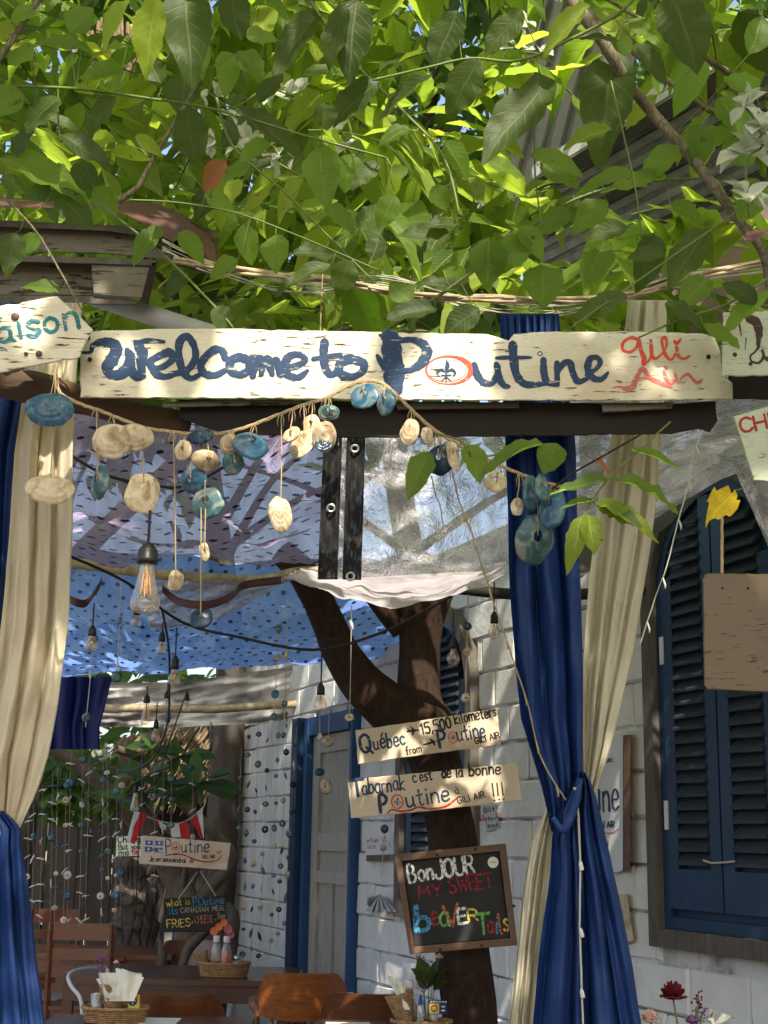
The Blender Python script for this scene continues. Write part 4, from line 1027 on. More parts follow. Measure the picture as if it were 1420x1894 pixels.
# far trees closing the view behind
rr = random.Random(77)
for i, (px, D, lab) in enumerate(((60, 11.0, 'far tree with dense leaves behind the old eave at far left'), (420, 12.0, 'far tree with palm-like dry leaves left of the centre'), (760, 11.5, 'far dense tree behind the middle of the crown'), (1120, 12.5, 'far tree rising left of the grey metal roofs'), (1480, 12.0, 'far tree behind the upper right roof edge'))):
    b = at(px, 900, D); T = thing('background_tree', lab, 'tree', (b.x, D, 0), 'trees behind the roofs')
    m2 = MB(); limb(m2, [(b.x, D, -.1), (b.x + .1, D, 3), (b.x - .2, D - .3, 5.5), (b.x + .2, D, 8.5)], .17, .05)
    for k in range(7):
        a = rr.uniform(0, 6.28); z = rr.uniform(3.6, 7.5); limb(m2, [(b.x, D, z), (b.x + .9 * math.cos(a), D + .6 * math.sin(a), z + .6), (b.x + 1.8 * math.cos(a), D + .9 * math.sin(a), z + .9)], .05, .012, 6)
    part('trunk', m2, M['fartrunk'], T, smooth=True)
    sp_ = Soup(); cl = [(at(px + rr.uniform(-260, 260), rr.uniform(-220, 760), D + rr.uniform(-1.2, 1.2)), rr.uniform(.4, .85)) for _ in range(60)]
    for k in range(1900):
        c, r_ = rr.choice(cl); q = c + Vector((rr.gauss(0, r_ * .55), rr.gauss(0, r_ * .6), rr.gauss(0, r_ * .45)))
        sp_.add(q, Vector((rr.uniform(-1, 1), rr.uniform(-1, .5), rr.uniform(-1.6, .1))), rr.uniform(.26, .42), rr.uniform(.19, .28), Vector((rr.uniform(-.6, .6), rr.uniform(-.9, .4), 1)))
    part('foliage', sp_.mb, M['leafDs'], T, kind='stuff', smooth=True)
# unseen crown added overhead and behind the camera, spread and density shaped for dappled shade
T = thing('unseen_shade_tree', 'unseen spreading tree added for its dappled shade over the path and entrance', 'tree', (-3.6, -1.8, 0))
m2 = MB(); limb(m2, [(-3.6, -1.8, -.1), (-3.4, -1.6, 2.2), (-2.2, -1., 4.4), (0, -.6, 5.4), (2.4, -.9, 5.8)], .17, .04)
rr = random.Random(91)
for k in range(6):
    x = rr.uniform(-2.4, 2.2); limb(m2, [(x, -.8, 5.0), (x + rr.uniform(-1, 1), -.8 + rr.uniform(-2, 2.4), 5.4), (x + rr.uniform(-1.6, 1.6), -.8 + rr.uniform(-3.5, 3.6), 5.8)], .022, .006, 6)
part('trunk', m2, M['plum'], T, smooth=True)
sp_ = Soup(); cl = []
NCL = 420
for k in range(NCL):
    cl.append((Vector((rr.uniform(-4.5, 6.5), rr.uniform(-4.5, 10.5), 0)), rr.uniform(.32, .66)))
for c, r_ in cl:
    c.z = 5.3 + .12 * abs(c.y) + rr.uniform(-.3, .9)
    if c.y > .5: c.z += .25 * (c.y - .5)
for k in range(21000):
    c, r_ = rr.choice(cl); q = c + Vector((rr.gauss(0, r_ * .6), rr.gauss(0, r_ * .6), rr.gauss(0, r_ * .35)))
    sp_.add(q, Vector((rr.uniform(-1, 1), rr.uniform(-1, 1), rr.uniform(-.8, .2))), rr.uniform(.22, .34), rr.uniform(.22, .29), Vector((rr.uniform(-.6, .6), rr.uniform(-.6, .6), 1)))
part('foliage', sp_.mb, M['leafBs'], T, kind='stuff', smooth=True)

hedge_later()
# ---- bougainvillea
def brmesh(nm, m): 
    mb = MB(); r, u = leaf_pts(.40, 5, seed=3, droop=.25, fold=.2, shape=.48); mb.quadgrid(r, u); return mb.mesh(nm, m, smooth=True)
BR = brmesh('bract', M['bract']); BRP = brmesh('bract', M['pinkbract'])
def boug(pxs, D, n, label, mesh=BR, Lr=(.036, .06), spread=14, seed=1):
    r = random.Random(seed); T = thing('bougainvillea_spray', label, 'flowers', tuple(at(pxs[0][0], pxs[0][1], D)), 'bougainvillea among the leaves' if mesh is BR else None)
    m2 = MB(); m2.tube([at(x, y, D) for x, y in smoothpath(pxs, 4)], .003, 5); part('stem', m2, M['stem'], T)
    for k in range(n):
        x, y = r.choice(smoothpath(pxs, 4)); b = at(x + r.uniform(-spread, spread), y + r.uniform(-spread, spread), D + r.uniform(-.06, .06))
        for q in range(3):
            d = Vector((r.uniform(-1, 1), r.uniform(-1, .3), r.uniform(-.8, 1))).normalized(); put_leaf(mesh, b, b + d * r.uniform(*Lr), T, name='bract')
boug([(345, 190), (380, 170), (430, 200), (490, 165), (545, 180)], 4.1, 11, 'white bougainvillea flowers among the leaves at the upper left', seed=2)
boug([(395, 245), (400, 275), (470, 268), (530, 285), (375, 300)], 4.0, 12, 'scattered white bougainvillea flowers under the long sideways stem', seed=3)
boug([(1380, 200), (1400, 230), (1410, 270), (1380, 300), (1385, 400)], 2.9, 14, 'cluster of large white bougainvillea bracts at the right edge', Lr=(.045, .07), spread=16, seed=4)
boug([(950, 30), (965, 60), (940, 90), (1010, 100)], 4.2, 9, 'white bougainvillea bracts beside the grey metal roof', seed=5)
boug([(640, 215), (650, 250), (635, 265)], 3.7, 4, 'pale bracts below the dark leaf at the centre top', seed=6)
boug([(1375, 445), (1380, 455)], 3.0, 1, 'pink translucent bract beside the thick grey stem', mesh=BRP, seed=7)
o = put_leaf(leaf_mesh('dead_leaf', M['bleaf'], .28, 7, seed=4, fold=.3, droop=.3), at(418, 298, 3.9), at(372, 352, 3.9), None, 1.2, name='dead_leaf'); o['label'] = 'curled orange brown dead leaf caught at the centre left'; o['category'] = 'leaf'
m2 = MB(); 
for k in range(26):
    r = random.Random(k); x = 140 + k * 6; m2.tube([at(x, 60 + r.uniform(-40, 20), 8.6), at(x + r.uniform(-6, 6), 130, 8.5), at(x + r.uniform(-14, 14), 185 + r.uniform(-20, 30), 8.4)], [.012, .018, .004], 4)
single('dry_palm_frond', m2, M['thatch'], 'dry hanging palm fronds glimpsed through the leaves at the upper left', 'palm frond', kind='stuff')

# ---- leaf sprig in front of the curtains
SP = [([(800, 800), (850, 815), (885, 845), (1000, 822)], 2.75, [(865, 822, 893, 885, 42, 1), (792, 835, 755, 918, 38, 1), (1005, 822, 885, 845, 30, 1), (1030, 820, 1006, 868, 42, 1), (470, 845, 455, 912, 32, 0)], 'small bright leaves hanging under the beam beside the navy shell'),
      ([(1240, 780), (1185, 830), (1130, 880), (1095, 925), (1080, 955)], 2.65, [(1125, 885, 1018, 908, 26, 1), (1132, 885, 1262, 916, 34, 1), (1100, 925, 1036, 934, 13, 1), (1100, 930, 1225, 972, 46, 2), (1100, 932, 1190, 968, 46, 0), (1082, 952, 1046, 1048, 32, 2), (1086, 952, 1102, 1020, 40, 2), (1165, 832, 1262, 858, 24, 1)], 'sprig of long bright green leaves before the blue and cream curtains')]
for pp, D, Lv, lab in SP:
    P = smoothpath(pp, 5); T = thing('leaf_sprig', lab, 'leaves', tuple(at(*pp[0], D)), 'sprigs below the beam'); m2 = MB(); m2.tube([at(x, y, D) for x, y in P], .002, 6); part('stem', m2, M['stem'], T)
    for (bx, by, tx, ty, wd, tone) in Lv:
        if bx == 470: continue
        b = at(bx, by, D); L_ = math.hypot(tx - bx, ty - by); e = at(tx, ty, D - .3 * L_ * D / FPX)
        put_leaf(rl.choice(LSETS[tone]), b, e, T, min(1.6, max(.45, wd / L_ / .5)), upv=Vector((rl.uniform(-.2, .2), -.8, .8)))
m2 = MB(); m2.tube([at(x, y, 2.72) for x, y in smoothpath([(1020, 905), (1060, 875), (1100, 852), (1160, 818), (1200, 795)], 4)], .0022, 5)
T = single('bare_twig', m2, M['darkbeam'], 'thin dark twig beside the bright green sprig with one dead leaf', 'twig')
o = put_leaf(leaf_mesh('leaf', M['bleaf'], .26, 6, seed=8), at(1097, 845, 2.72), at(1133, 878, 2.72), None, name='leaf'); o.location -= T.location; o.parent = T
# ================================================================== CURTAINS AND SHEETS
def curtain(name, rows, D, folds, amp, m, label, seed=1, n=None, ny=46, spread=1., Dtab=None, group=None, par=None, hem=True, sharp=1.3):
    """rows: (y, xl, xr) pixel outline; folds run down and squeeze where the cloth is gathered"""
    n = n or folds * 18; ny = ny if rows[-1][0] < 2000 else 90; y0, y1 = rows[0][0], rows[-1][0]; R_ = []; U = []
    for i in range(ny + 1):
        y = y0 + (y1 - y0) * i / ny
        xl, xr = interp(rows, y); r = []; uu = []
        wpx = xr - xl; Dl = interp(Dtab, y)[0] if Dtab else D
        for j in range(n + 1):
            u = j / n; uw = u + (.10 * nz(u * 2.6, y * .0012, seed) + .03 * nz(u * 6, y * .004, seed)) * math.sin(math.pi * u)
            ph = uw * folds * 2 * math.pi + 2.2 * nz(uw * 2.2, y * .0016, seed + 5)
            s_ = math.sin(ph); s_ = math.copysign(abs(s_) ** (1 / sharp), s_)
            dd = amp * (s_ * (.62 + 1.0 * nz(uw * 4, y * .0022, seed + 9)) + .55 * math.sin(ph * .43 + seed) + .22 * math.sin(ph * 2.3 + 4 * nz(u * 2, y * .003, seed))) + .007 * nz(u * 7, y * .012, seed + 2) + .012 * nz(u * 2.5, y * .014, seed + 3) + .010 * nz(u * 9 + y * .012, y * .006, seed + 6)
            x = xl + wpx * (uw + .12 / folds * math.cos(ph)) if 0 < j < n else xl + wpx * u
            r.append(at(x + 1.2 * nz(y * .01, u * 3, seed), y, Dl + dd)); uu.append((u, i / ny))
        R_.append(r); U.append(uu)
    mb = MB(); mb.quadgrid(R_, U)
    if par is not None: return part(name, mb, m, par, smooth=True)
    o = single(name, mb, m, label, 'curtain', group, smooth=True); return o
curtain('cream_curtain', [(560, 50, 150), (730, 42, 137), (840, 26, 133), (1000, 16, 131), (1130, 5, 125), (1240, -8, 113), (1300, -20, 105), (1400, -44, 86), (1450, -38, 72), (1500, -26, 50), (1548, -12, 28)], 3.34, 3, .030, M['cream'], 'cream cotton curtain lit by the sun at the left edge, gathered low', 3)
curtain('blue_curtain', [(560, -130, 48), (730, -130, 47), (840, -120, 25), (1000, -110, 16), (1180, -100, 4), (1400, -90, -15), (1548, -60, 0)], 3.42, 6, .028, M['blue'], 'narrow dark blue curtain strip behind the cream one at the left edge', 4)
curtain('blue_curtain', [(1500, -70, 8), (1530, -80, 38), (1560, -95, 39), (1600, -110, 45), (1700, -130, 58), (1800, -140, 68), (1990, -170, 92), (3020, -230, 150)], 3.30, 5, .038, M['blue'], 'lower blue curtain flaring out below the tie at the left edge', 5)
curtain('cream_curtain', [(555, 1162, 1232), (700, 1145, 1228), (820, 1128, 1220), (900, 1110, 1217), (1000, 1098, 1205), (1060, 1090, 1195), (1200, 1080, 1172), (1280, 1078, 1152), (1380, 1078, 1130), (1450, 1080, 1107), (1490, 1060, 1096), (1530, 1040, 1070)], 3.36, 3, .030, M['cream2'], 'upper cream curtain to the right of the blue one, swept left to the tie', 6)
curtain('blue_curtain', [(580, 924, 1032), (700, 928, 1045), (820, 935, 1062), (1000, 940, 1066), (1100, 943, 1072), (1250, 955, 1076), (1330, 963, 1076), (1400, 985, 1077), (1450, 1000, 1077), (1500, 1012, 1068), (1538, 1020, 1050)], 3.24, 3, .036, M['blue'], 'upper dark blue curtain right of the middle, hanging to the tie', 7)
curtain('cream_curtain', [(1490, 1010, 1030), (1520, 998, 1026), (1550, 985, 1024), (1600, 974, 1018), (1700, 961, 1008), (1800, 951, 998), (1990, 928, 985), (3020, 840, 900)], 3.30, 3, .026, M['cream2'], 'lower cream curtain strip showing left of the blue cloth', 8)
curtain('blue_curtain', [(1428, 1066, 1082), (1445, 1060, 1092), (1470, 1046, 1101), (1500, 1030, 1108), (1550, 1021, 1119), (1600, 1018, 1130), (1640, 1014, 1139), (1700, 1005, 1151), (1800, 993, 1169), (1894, 985, 1183), (1990, 975, 1196), (3020, 900, 1300)], 3.20, 4, .042, M['blue'], 'lower bright blue curtain flaring out below the tie at the right', 9)
m2 = MB(); rows = []
m2.tube([at(x, y, 3.10) for x, y in smoothpath([(1022, 1512), (1040, 1535), (1052, 1520), (1066, 1480), (1074, 1440)], 5)], [.006] * 4 + [.009] * 13 + [.006] * 4, 8)
T = single('curtain_tie', m2, M['blue'], 'twisted blue tie pulling the right curtains together', 'tie', smooth=True)
def cord_tassels(pts, D, label, tass, m='whitestring', seed=1):
    P = smoothpath(pts, 6); T = thing('tassel_cord', label, 'cord', tuple(at(*pts[0], D))); m2 = MB()
    m2.tube([at(x + 1.2 * nz(i * .5, seed), y, D) for i, (x, y) in enumerate(P)], .0022, 5); part('cord', m2, M[m], T)
    for x, y, dx in tass:
        m3 = MB(); p = at(x, y, D - .004); q = at(x + dx, y + 18, D - .004); m3.tube([p, p.lerp(q, .3), p.lerp(q, .9), q], [.002, .0045, .0055, .004], 7); part('tassel', m3, M['coral'], T, smooth=True)
cord_tassels([(1066, 1462), (1070, 1520), (1073, 1600), (1072, 1700), (1074, 1780), (1078, 1894)], 3.12, 'pale twisted cord with small tassels hanging down the right blue curtain', [(1073, 1592, 3), (1073, 1716, 4), (1075, 1828, 3)])
m2 = MB(); m2.tube([at(1067, 1465, 3.11), at(1062, 1458, 3.1), at(1070, 1460, 3.1), at(1066, 1468, 3.1), at(1074, 1474, 3.1)], .003, 6); single('cord_knot', m2, M['whitestring'], 'small knot of pale cord where the blue curtain is tied', 'knot')
# cloth thrown over the canes behind the sign
curtain('blue_cloth', [(583, 924, 1030), (600, 925, 1031), (640, 926, 1032)], 3.15, 8, .012, M['blue'], 'folds of blue cloth peeking over the top edge of the sign', 12, ny=8)
# mauve sheet overhead, in rows of dashes
ZC = 2.78
def sheet(name, quad, m, label, sag, nx=44, ny=40, wr=.02, seed=1, cat='sheet', uvs=True):
    """overhead sheet between four world corners with sag and creases"""
    a, b, c, d = quad; mb = MB(); R_ = []; U = []
    for i in range(ny + 1):
        v = i / ny; r = []; uu = []
        for j in range(nx + 1):
            u = j / nx; p = a.lerp(b, u).lerp(d.lerp(c, u), v)
            p = p + Vector((0, 0, -sag * math.sin(math.pi * u) * math.sin(math.pi * v) + wr * (nz(u * 5, v * 7, seed) + .6 * nz(u * 14, v * 11, seed + 3) + .4 * nz(u * 3 + v * 22, v * 4, seed + 8))))
            r.append(p); uu.append((u, v))
        R_.append(r); U.append(uu)
    mb.quadgrid(R_, U); return single(name, mb, m, label, cat, smooth=True)
sheet('dashed_sheet', [atz(60, 760, 2.95), atz(650, 760, 2.95), at(640, 1040, 5.9), at(60, 1032, 6.1)], M['purple'], 'translucent mauve sheet printed with dark dashes overhead at the left', .10, seed=2, wr=.05)
sheet('dotted_tarp', [at(60, 1022, 6.5), at(840, 1040, 6.4), at(735, 1222, 9.6), at(60, 1250, 10.2)], M['polka'], 'bright blue tarp printed with dark dots over the back of the terrace', .13, seed=5, wr=.05, cat='tarp')
# clear film over the polka tarp's near edge
def vsheet(name, top, bot, D0, D1, m, label, seed, nx=40, ny=34, wr=.03, cat='sheet', par=None, bulge=.05):
    """hanging sheet between two pixel polylines"""
    mb = MB(); R_ = []; U = []; top = [tuple(p) for p in top]; bot = [tuple(p) for p in bot]
    for i in range(ny + 1):
        v = i / ny; r = []; uu = []
        for j in range(nx + 1):
            u = j / nx; tt = interp([(k / (len(top) - 1),) + p for k, p in enumerate(top)], u); bb = interp([(k / (len(bot) - 1),) + p for k, p in enumerate(bot)], u)
            x = tt[0] + (bb[0] - tt[0]) * v; y = tt[1] + (bb[1] - tt[1]) * v
            D = D0 + (D1 - D0) * v + wr * (nz(u * 4, v * 4, seed) + .7 * nz(u * 11 + v * 5, v * 9, seed + 4)) + bulge * math.sin(math.pi * v) * math.sin(math.pi * u)
            r.append(at(x, y, D)); uu.append((u, v))
        R_.append(r); U.append(uu)
    mb.quadgrid(R_, U)
    return part(name, mb, m, par, smooth=True) if par else single(name, mb, m, label, cat, smooth=True)
vsheet('clear_film', [(250, 1078), (430, 1072), (560, 1066)], [(280, 1165), (400, 1150), (520, 1082)], 5.9, 6.1, M['plastic'], 'crumpled clear film below the bamboo pole', 3, wr=.05)
pl = thing('plastic_sheeting', 'clear plastic panel with black woven edge and eyelets hanging from the beam', 'plastic sheet', tuple(at(640, 1070, 3.5)))
vsheet('clear_sheet', [(626, 770), (800, 770), (945, 770)], [(618, 1071), (780, 1062), (880, 1056), (945, 1046)], 3.5, 3.52, M['plastic3'], '', 5, par=pl, wr=.035)
vsheet('woven_edge', [(600, 770), (634, 770)], [(587, 1072), (624, 1072)], 3.49, 3.5, M['web'], '', 6, par=pl, wr=.008, bulge=.0, nx=8)
vsheet('woven_edge', [(643, 770), (677, 770)], [(633, 1072), (668, 1073)], 3.49, 3.5, M['web'], '', 7, par=pl, wr=.008, bulge=.0, nx=8)
def eyelet(x, y, D, r=.0095):
    m3 = MB(); c = at(x, y, D); rows = []
    for k in range(17):
        a = 2 * math.pi * k / 16; e = Vector((math.cos(a), 0, math.sin(a))); rows.append([c + e * (r + .0035 * math.cos(b)) + Vector((0, .0035 * math.sin(b), 0)) for b in [2 * math.pi * q / 6 for q in range(6)]])
    m3.quadgrid(rows, closed=True); part('eyelet', m3, M['metal'], pl, smooth=True)
for x, y in ((612, 940), (648, 1066), (656, 830)): eyelet(x, y, 3.485)

sheet('bubble_net', [at(560, 1050, 3.9), at(935, 1040, 3.9), at(930, 1072, 5.0), at(520, 1072, 5.2)], M['net'], 'pale bubbly plastic sagging below the clear panel above the tree fork', .10, seed=7, wr=.02)
vsheet('milky_sheet', [(1040, 735), (1250, 735), (1560, 730)], [(1040, 1012), (1190, 972), (1330, 888), (1560, 800)], 3.5, 4.05, M['plastic2'], 'milky creased plastic sheet draped down from the beam at the right', 9, wr=.06)
sheet('grey_canvas', [at(1035, 930, 4.9), at(1330, 880, 4.3), at(1240, 965, 5.5), at(1035, 1092, 5.9)], M['greycanvas'], 'grey canvas awning below the milky sheet at the right', .05, seed=10, cat='awning')
vsheet('plastic_flap', [(1350, 850), (1400, 860), (1480, 860)], [(1420, 1010), (1440, 1012), (1500, 1010)], 3.4, 3.6, M['plastic2'], 'triangular corner of milky plastic hanging at the right edge', 11, nx=16, ny=16)
vsheet('shadow_blotched_banner', [(185, 1262), (330, 1262), (470, 1242), (640, 1222)], [(185, 1345), (330, 1345), (470, 1338), (620, 1318)], 10.9, 11.0, M['banner'], 'grey canvas banner with painted shadow blotches stretched across the back of the terrace', 12, wr=.06, cat='banner')
m3 = MB(); m3.tube([at(185, 1310, 10.8), at(400, 1312, 10.8), at(610, 1298, 10.8)], .03, 8); single('banner_pole', m3, M['paleropes'], 'pale pole running across the grey banner', 'pole', smooth=True)
curtain('navy_cloth', [(1252, 88, 205), (1290, 92, 196), (1345, 90, 182), (1386, 92, 182)], 8.6, 3, .03, M['navy'], 'deep blue cloth hanging below the dotted tarp beside the left curtain', 21, ny=16)
# copper ribbon bands at the pole
def ribbon(pts, D, w, m, nm, lab):
    P = smoothpath(pts, 6); mb = MB(); rows = []
    for i, (x, y) in enumerate(P):
        c = at(x, y, D + .03 * math.sin(i * .5)); rows.append([c + Vector((0, .01, -w / 2)), c + Vector((0, -.004, 0)), c + Vector((0, .01, w / 2))])
    mb.quadgrid(rows); single(nm, mb, m, lab, 'strap', smooth=True)
ribbon([(188, 1062), (184, 1080), (170, 1100), (155, 1116), (128, 1108), (112, 1090)], 5.9, .035, M['rust'], 'copper_strap', 'short twisted copper strap hanging from the left of the pole')
ribbon([(300, 1088), (330, 1112), (385, 1118), (430, 1100), (450, 1082), (520, 1072)], 5.8, .035, M['rust'], 'copper_strap', 'long sagging copper strap below the bamboo pole')
# ================================================================== TREE WITH SIGNS
T = thing('forked_tree', 'smooth brown forked tree trunk standing on the terrace carrying three signs', 'tree', tuple(at(870, 1894, 6.6) * Vector((1, 1, 0)) if False else (at(870, 1894, 6.6).x, 6.6, 0)))
def ptube(mb, rows, n=20, rough=.05, seed=1):
    P = smoothpath(rows, 5); pts = []; rs = []
    for x, y, wpx, D in P: pts.append(at(x, y, D)); rs.append(wpx / 2 * D / FPX)
    rws = []
    for i, p in enumerate(pts):
        t_ = (pts[min(i + 1, len(pts) - 1)] - pts[max(i - 1, 0)]).normalized(); u = t_.cross(Vector((0, 1, 0))).normalized(); v = t_.cross(u)
        rws.append([p + (u * math.cos(a) + v * math.sin(a)) * rs[i] * (1 + rough * nz(math.cos(a) * 1.5, math.sin(a) * 1.5 + i * .25, seed)) for a in [2 * math.pi * k / n for k in range(n)]])
    mb.quadgrid(rws, closed=True)
m2 = MB(); ptube(m2, [(880, 2350, 104, 6.6), (876, 2100, 100, 6.6), (868, 1894, 97, 6.6), (858, 1780, 96, 6.6), (846, 1660, 92, 6.6), (838, 1560, 90, 6.6), (822, 1480, 90, 6.6), (802, 1400, 96, 6.6), (778, 1330, 112, 6.6), (774, 1285, 82, 6.6), (776, 1210, 76, 6.6), (777, 1150, 86, 6.6), (770, 1110, 112, 6.6), (768, 1082, 120, 6.6), (765, 1050, 100, 6.65)])
part('trunk', m2, M['trunk'], T, smooth=True)
m2 = MB(); ptube(m2, [(795, 1395, 66, 6.62), (768, 1352, 96, 6.6), (722, 1312, 92, 6.56), (672, 1266, 82, 6.52), (634, 1212, 70, 6.47), (606, 1152, 62, 6.42), (586, 1105, 60, 6.36), (560, 1060, 58, 6.3), (520, 1020, 50, 6.3)], seed=2)
part('limb', m2, M['trunk'], T, smooth=True)
m2 = MB(); ptube(m2, [(748, 1165, 50, 6.6), (718, 1125, 54, 6.58), (690, 1090, 50, 6.55), (660, 1050, 46, 6.5)], seed=3)
part('limb', m2, M['trunk'], T, smooth=True)
m2 = MB(); ptube(m2, [(790, 1165, 50, 6.6), (808, 1120, 46, 6.62), (822, 1085, 44, 6.65), (850, 1040, 40, 6.7)], seed=4)
part('limb', m2, M['trunk'], T, smooth=True)

# ================================================================== SIGNS
def zz(ox, oy, s): return lambda pts: [((p[0] / s + ox, p[1] / s + oy) + ((p[2] / s,) if len(p) > 2 else ())) for p in pts]
def strokes(par, mm, L, MAP, w, tr=None, name='lettering', lift=.0006):
    mb = MB()
    for i, st in enumerate(L): stroke(mb, tr(st) if tr else st, w, MAP, lift + .0002 * (i % 4))
    return part(name, mb, M[mm], par, smooth=True)
# ---- the welcome board
WB = thing('welcome_sign', 'long white weathered board lettered Welcome to Poutine Gili Air in navy and red', 'sign', tuple(at(740, 740, 3.0)))
D = 3.0
part('board', board_mb([(148, 613), (300, 608), (430, 608), (600, 612), (730, 615), (900, 618), (922, 624), (940, 630), (950, 618), (1000, 614), (1180, 613), (1300, 617), (1322, 625), (1332, 650), (1334, 686), (1354, 708), (1355, 738), (1200, 742), (900, 741), (500, 738), (148, 736)], D, .045, jag=1.1, bev=2.), M['sign'], WB)
P3 = planeD(D); A = zz(0, 540, 2.0); Bz = zz(710, 540, 2.0)
navy = [A(s) for s in (
 [(300,224,8),(335,222,10),(342,200,14),(372,186,20),(412,188,28),(430,212,34),(416,248,36),(395,282,34),(412,306,26),(448,303,30),(474,272,30),(484,240,26),(470,214,14)],
 [(470,216,16),(480,255,26),(486,292,28),(508,314,24),(530,312,16)], [(526,312,18),(522,262,26),(526,226,30),(508,196,22),(500,184,12)], [(500,186,10),(550,180,14),(606,184,9)],
 [(545,262,18),(590,236,20),(628,224,26),(638,248,22),(604,276,18),(562,284,18),(556,262,16),(572,300,22),(612,314,18),(650,300,16)],
 [(636,304,16),(690,290,18),(722,246,20),(716,196,20),(690,164,22),(664,186,22),(662,240,20),(676,292,24),(704,320,16),(738,306,14)],
 [(832,246,18),(822,218,20),(794,214,22),(760,240,22),(742,272,22),(756,302,22),(796,308,20),(832,290,14),(850,280,10)],
 [(888,240,24),(856,252,24),(850,284,24),(880,306,22),(916,292,22),(922,258,24),(888,240,24)],
 [(932,244,16),(938,280,22),(934,312,18)], [(938,262,14),(962,244,20),(968,280,22),(966,302,16)], [(968,268,14),(988,244,20),(998,276,24),(1006,304,16)], [(1002,268,14),(1020,250,20),(1030,280,20),(1036,310,14),(1050,296,10)],
 [(1052,284,18),(1100,272,18),(1128,252,18),(1104,232,18),(1068,240,24),(1052,276,28),(1066,308,24),(1104,316,18),(1136,292,12)],
 [(1200,186,24),(1196,240,22),(1206,288,24),(1228,306,20),(1262,280,14)], [(1158,248,12),(1205,240,14),(1256,234,18)],
 [(1290,246,26),(1256,268,24),(1258,300,24),(1300,314,20),(1340,294,20),(1342,262,24),(1290,246,26)])]
navy += [Bz(s) for s in (
 [(22,168,50),(30,230,54),(36,290,56),(38,352,54)], [(-14,160,12),(20,168,16),(60,172,14)], [(-24,236,14),(-10,262,20),(2,290,12)],
 [(46,184,14),(100,176,16),(146,194,24),(158,228,30),(136,266,24),(96,288,18),(56,292,16)],
 [(334,270,18),(344,306,22),(372,338,18),(402,334,18),(420,300,18),(416,268,16)], [(420,276,16),(426,318,20),(444,346,16),(462,350,10)],
 [(476,196,24),(480,250,22),(490,306,22),(520,340,20),(566,342,16),(600,338,12)], [(416,244,10),(470,242,14),(544,242,8)],
 [(590,252,18),(592,300,20),(604,334,18),(634,342,14)], [(640,262,18),(640,304,20),(642,342,18)], [(640,300,14),(662,266,16),(688,262,18),(698,296,18),(716,330,18),(748,322,12),(770,300,10)],
 [(750,306,12),(782,286,12),(800,262,14),(788,242,14),(762,248,18),(754,284,20),(774,318,18),(806,322,14),(828,298,8)])]
strokes(WB, 'p_navy', [[(p[0], p[1], p[2] * (1.38 if len(st) > 3 or k < 16 else 1.1)) for p in st] for k, st in enumerate(navy)], P3, 10)
mb = MB(); ring(mb, 710 + 577 / 2, 540 + 228 / 2, 4.2, 3.6, 1.8, P3); fleur(mb, 710 + 230 / 2, 540 + 292 / 2, 21, P3); part('lettering', mb, M['p_navy'], WB, smooth=True)
mb = MB(); ring(mb, 710 + 238 / 2, 540 + 289 / 2, 42, 26, 2.2, P3, thick=9.5); ring(mb, 710 + 232 / 2, 540 + 286 / 2, 37, 23, 1.3, P3, lift=.0009); part('red_ring', mb, M['p_red'], WB, smooth=True)
BW = lambda st: [(p[0], p[1], p[2] * 1.45) for p in Bz(st)]
strokes(WB, 'p_red', [BW(s) for s in ([(948,184,6),(918,168,8),(886,186,8),(884,214,8),(912,222,7),(936,202,8),(944,176,9),(950,214,10),(962,244,13),(960,268,9),(982,250,5),(990,226,7)], [(988,198,9),(992,236,10),(1006,246,7),(1030,226,5)],
   [(1030,228,5),(1046,196,6),(1040,168,9),(1028,180,7),(1040,230,9),(1062,250,7),(1080,226,6)], [(1082,204,8),(1092,238,9),(1112,246,7),(1130,236,6)], [(1074,182,7),(1084,190,9),(1098,174,7)], [(986,178,7),(988,184,7)])], P3, 6)
strokes(WB, 'p_pink', [BW(s) for s in ([(846,354,4),(870,350,5),(892,358,11),(922,350,14),(934,318,12),(956,284,12),(984,318,13),(1020,336,12),(1062,352,9)], [(922,328,8),(970,318,8),(1000,324,5)], [(1036,292,8),(1044,322,9),(1064,340,7),(1080,316,5)], [(1040,276,6),(1044,282,7)], [(1076,300,7),(1088,334,8),(1100,318,6),(1124,304,8),(1142,322,8),(1160,336,9),(1174,326,7)])], P3, 6)
for x, y in ((166, 665), (1310, 660), (163, 625)):
    m3 = MB(); c = at(x, y, D - .004); m3.lathe([(.0055, 0), (.005, .003), (.002, .005)], 8, c, Matrix.Rotation(R(90), 3, 'X')); part('nail', m3, M['darkbeam'], WB)
# ---- arrow sign at the far left
AS = thing('arrow_sign', 'cream arrow board with teal lettering pointing right at the left edge', 'sign', tuple(at(50, 690, 2.95)))
part('board', board_mb([(-60, 575), (0, 566), (105, 548), (150, 588), (172, 610), (158, 636), (147, 662), (60, 678), (-60, 703)], 2.93, .04, jag=1.2, seed=8), M['sign'], AS)
mb = MB(); P2 = planeD(2.93); text(mb, 'aison', -2, 634, 146, 606, 48, 8., P2, seed=4); stroke(mb, [(-12, 625), (-6, 605), (2, 588)], 5, P2); stroke(mb, [(-10, 650, 4), (0, 644, 6), (12, 648, 4)], 5, P2); part('lettering', mb, M['p_teal'], AS, smooth=True)
for x, y, r in ((28, 586, .010), (72, 655, .008), (48, 655, .005)):
    m3 = MB(); m3.lathe([(r, 0), (r * .9, .004), (r * .3, .006)], 8, at(x, y, 2.93), Matrix.Rotation(R(90), 3, 'X')); part('nail', m3, M['rust'], AS)
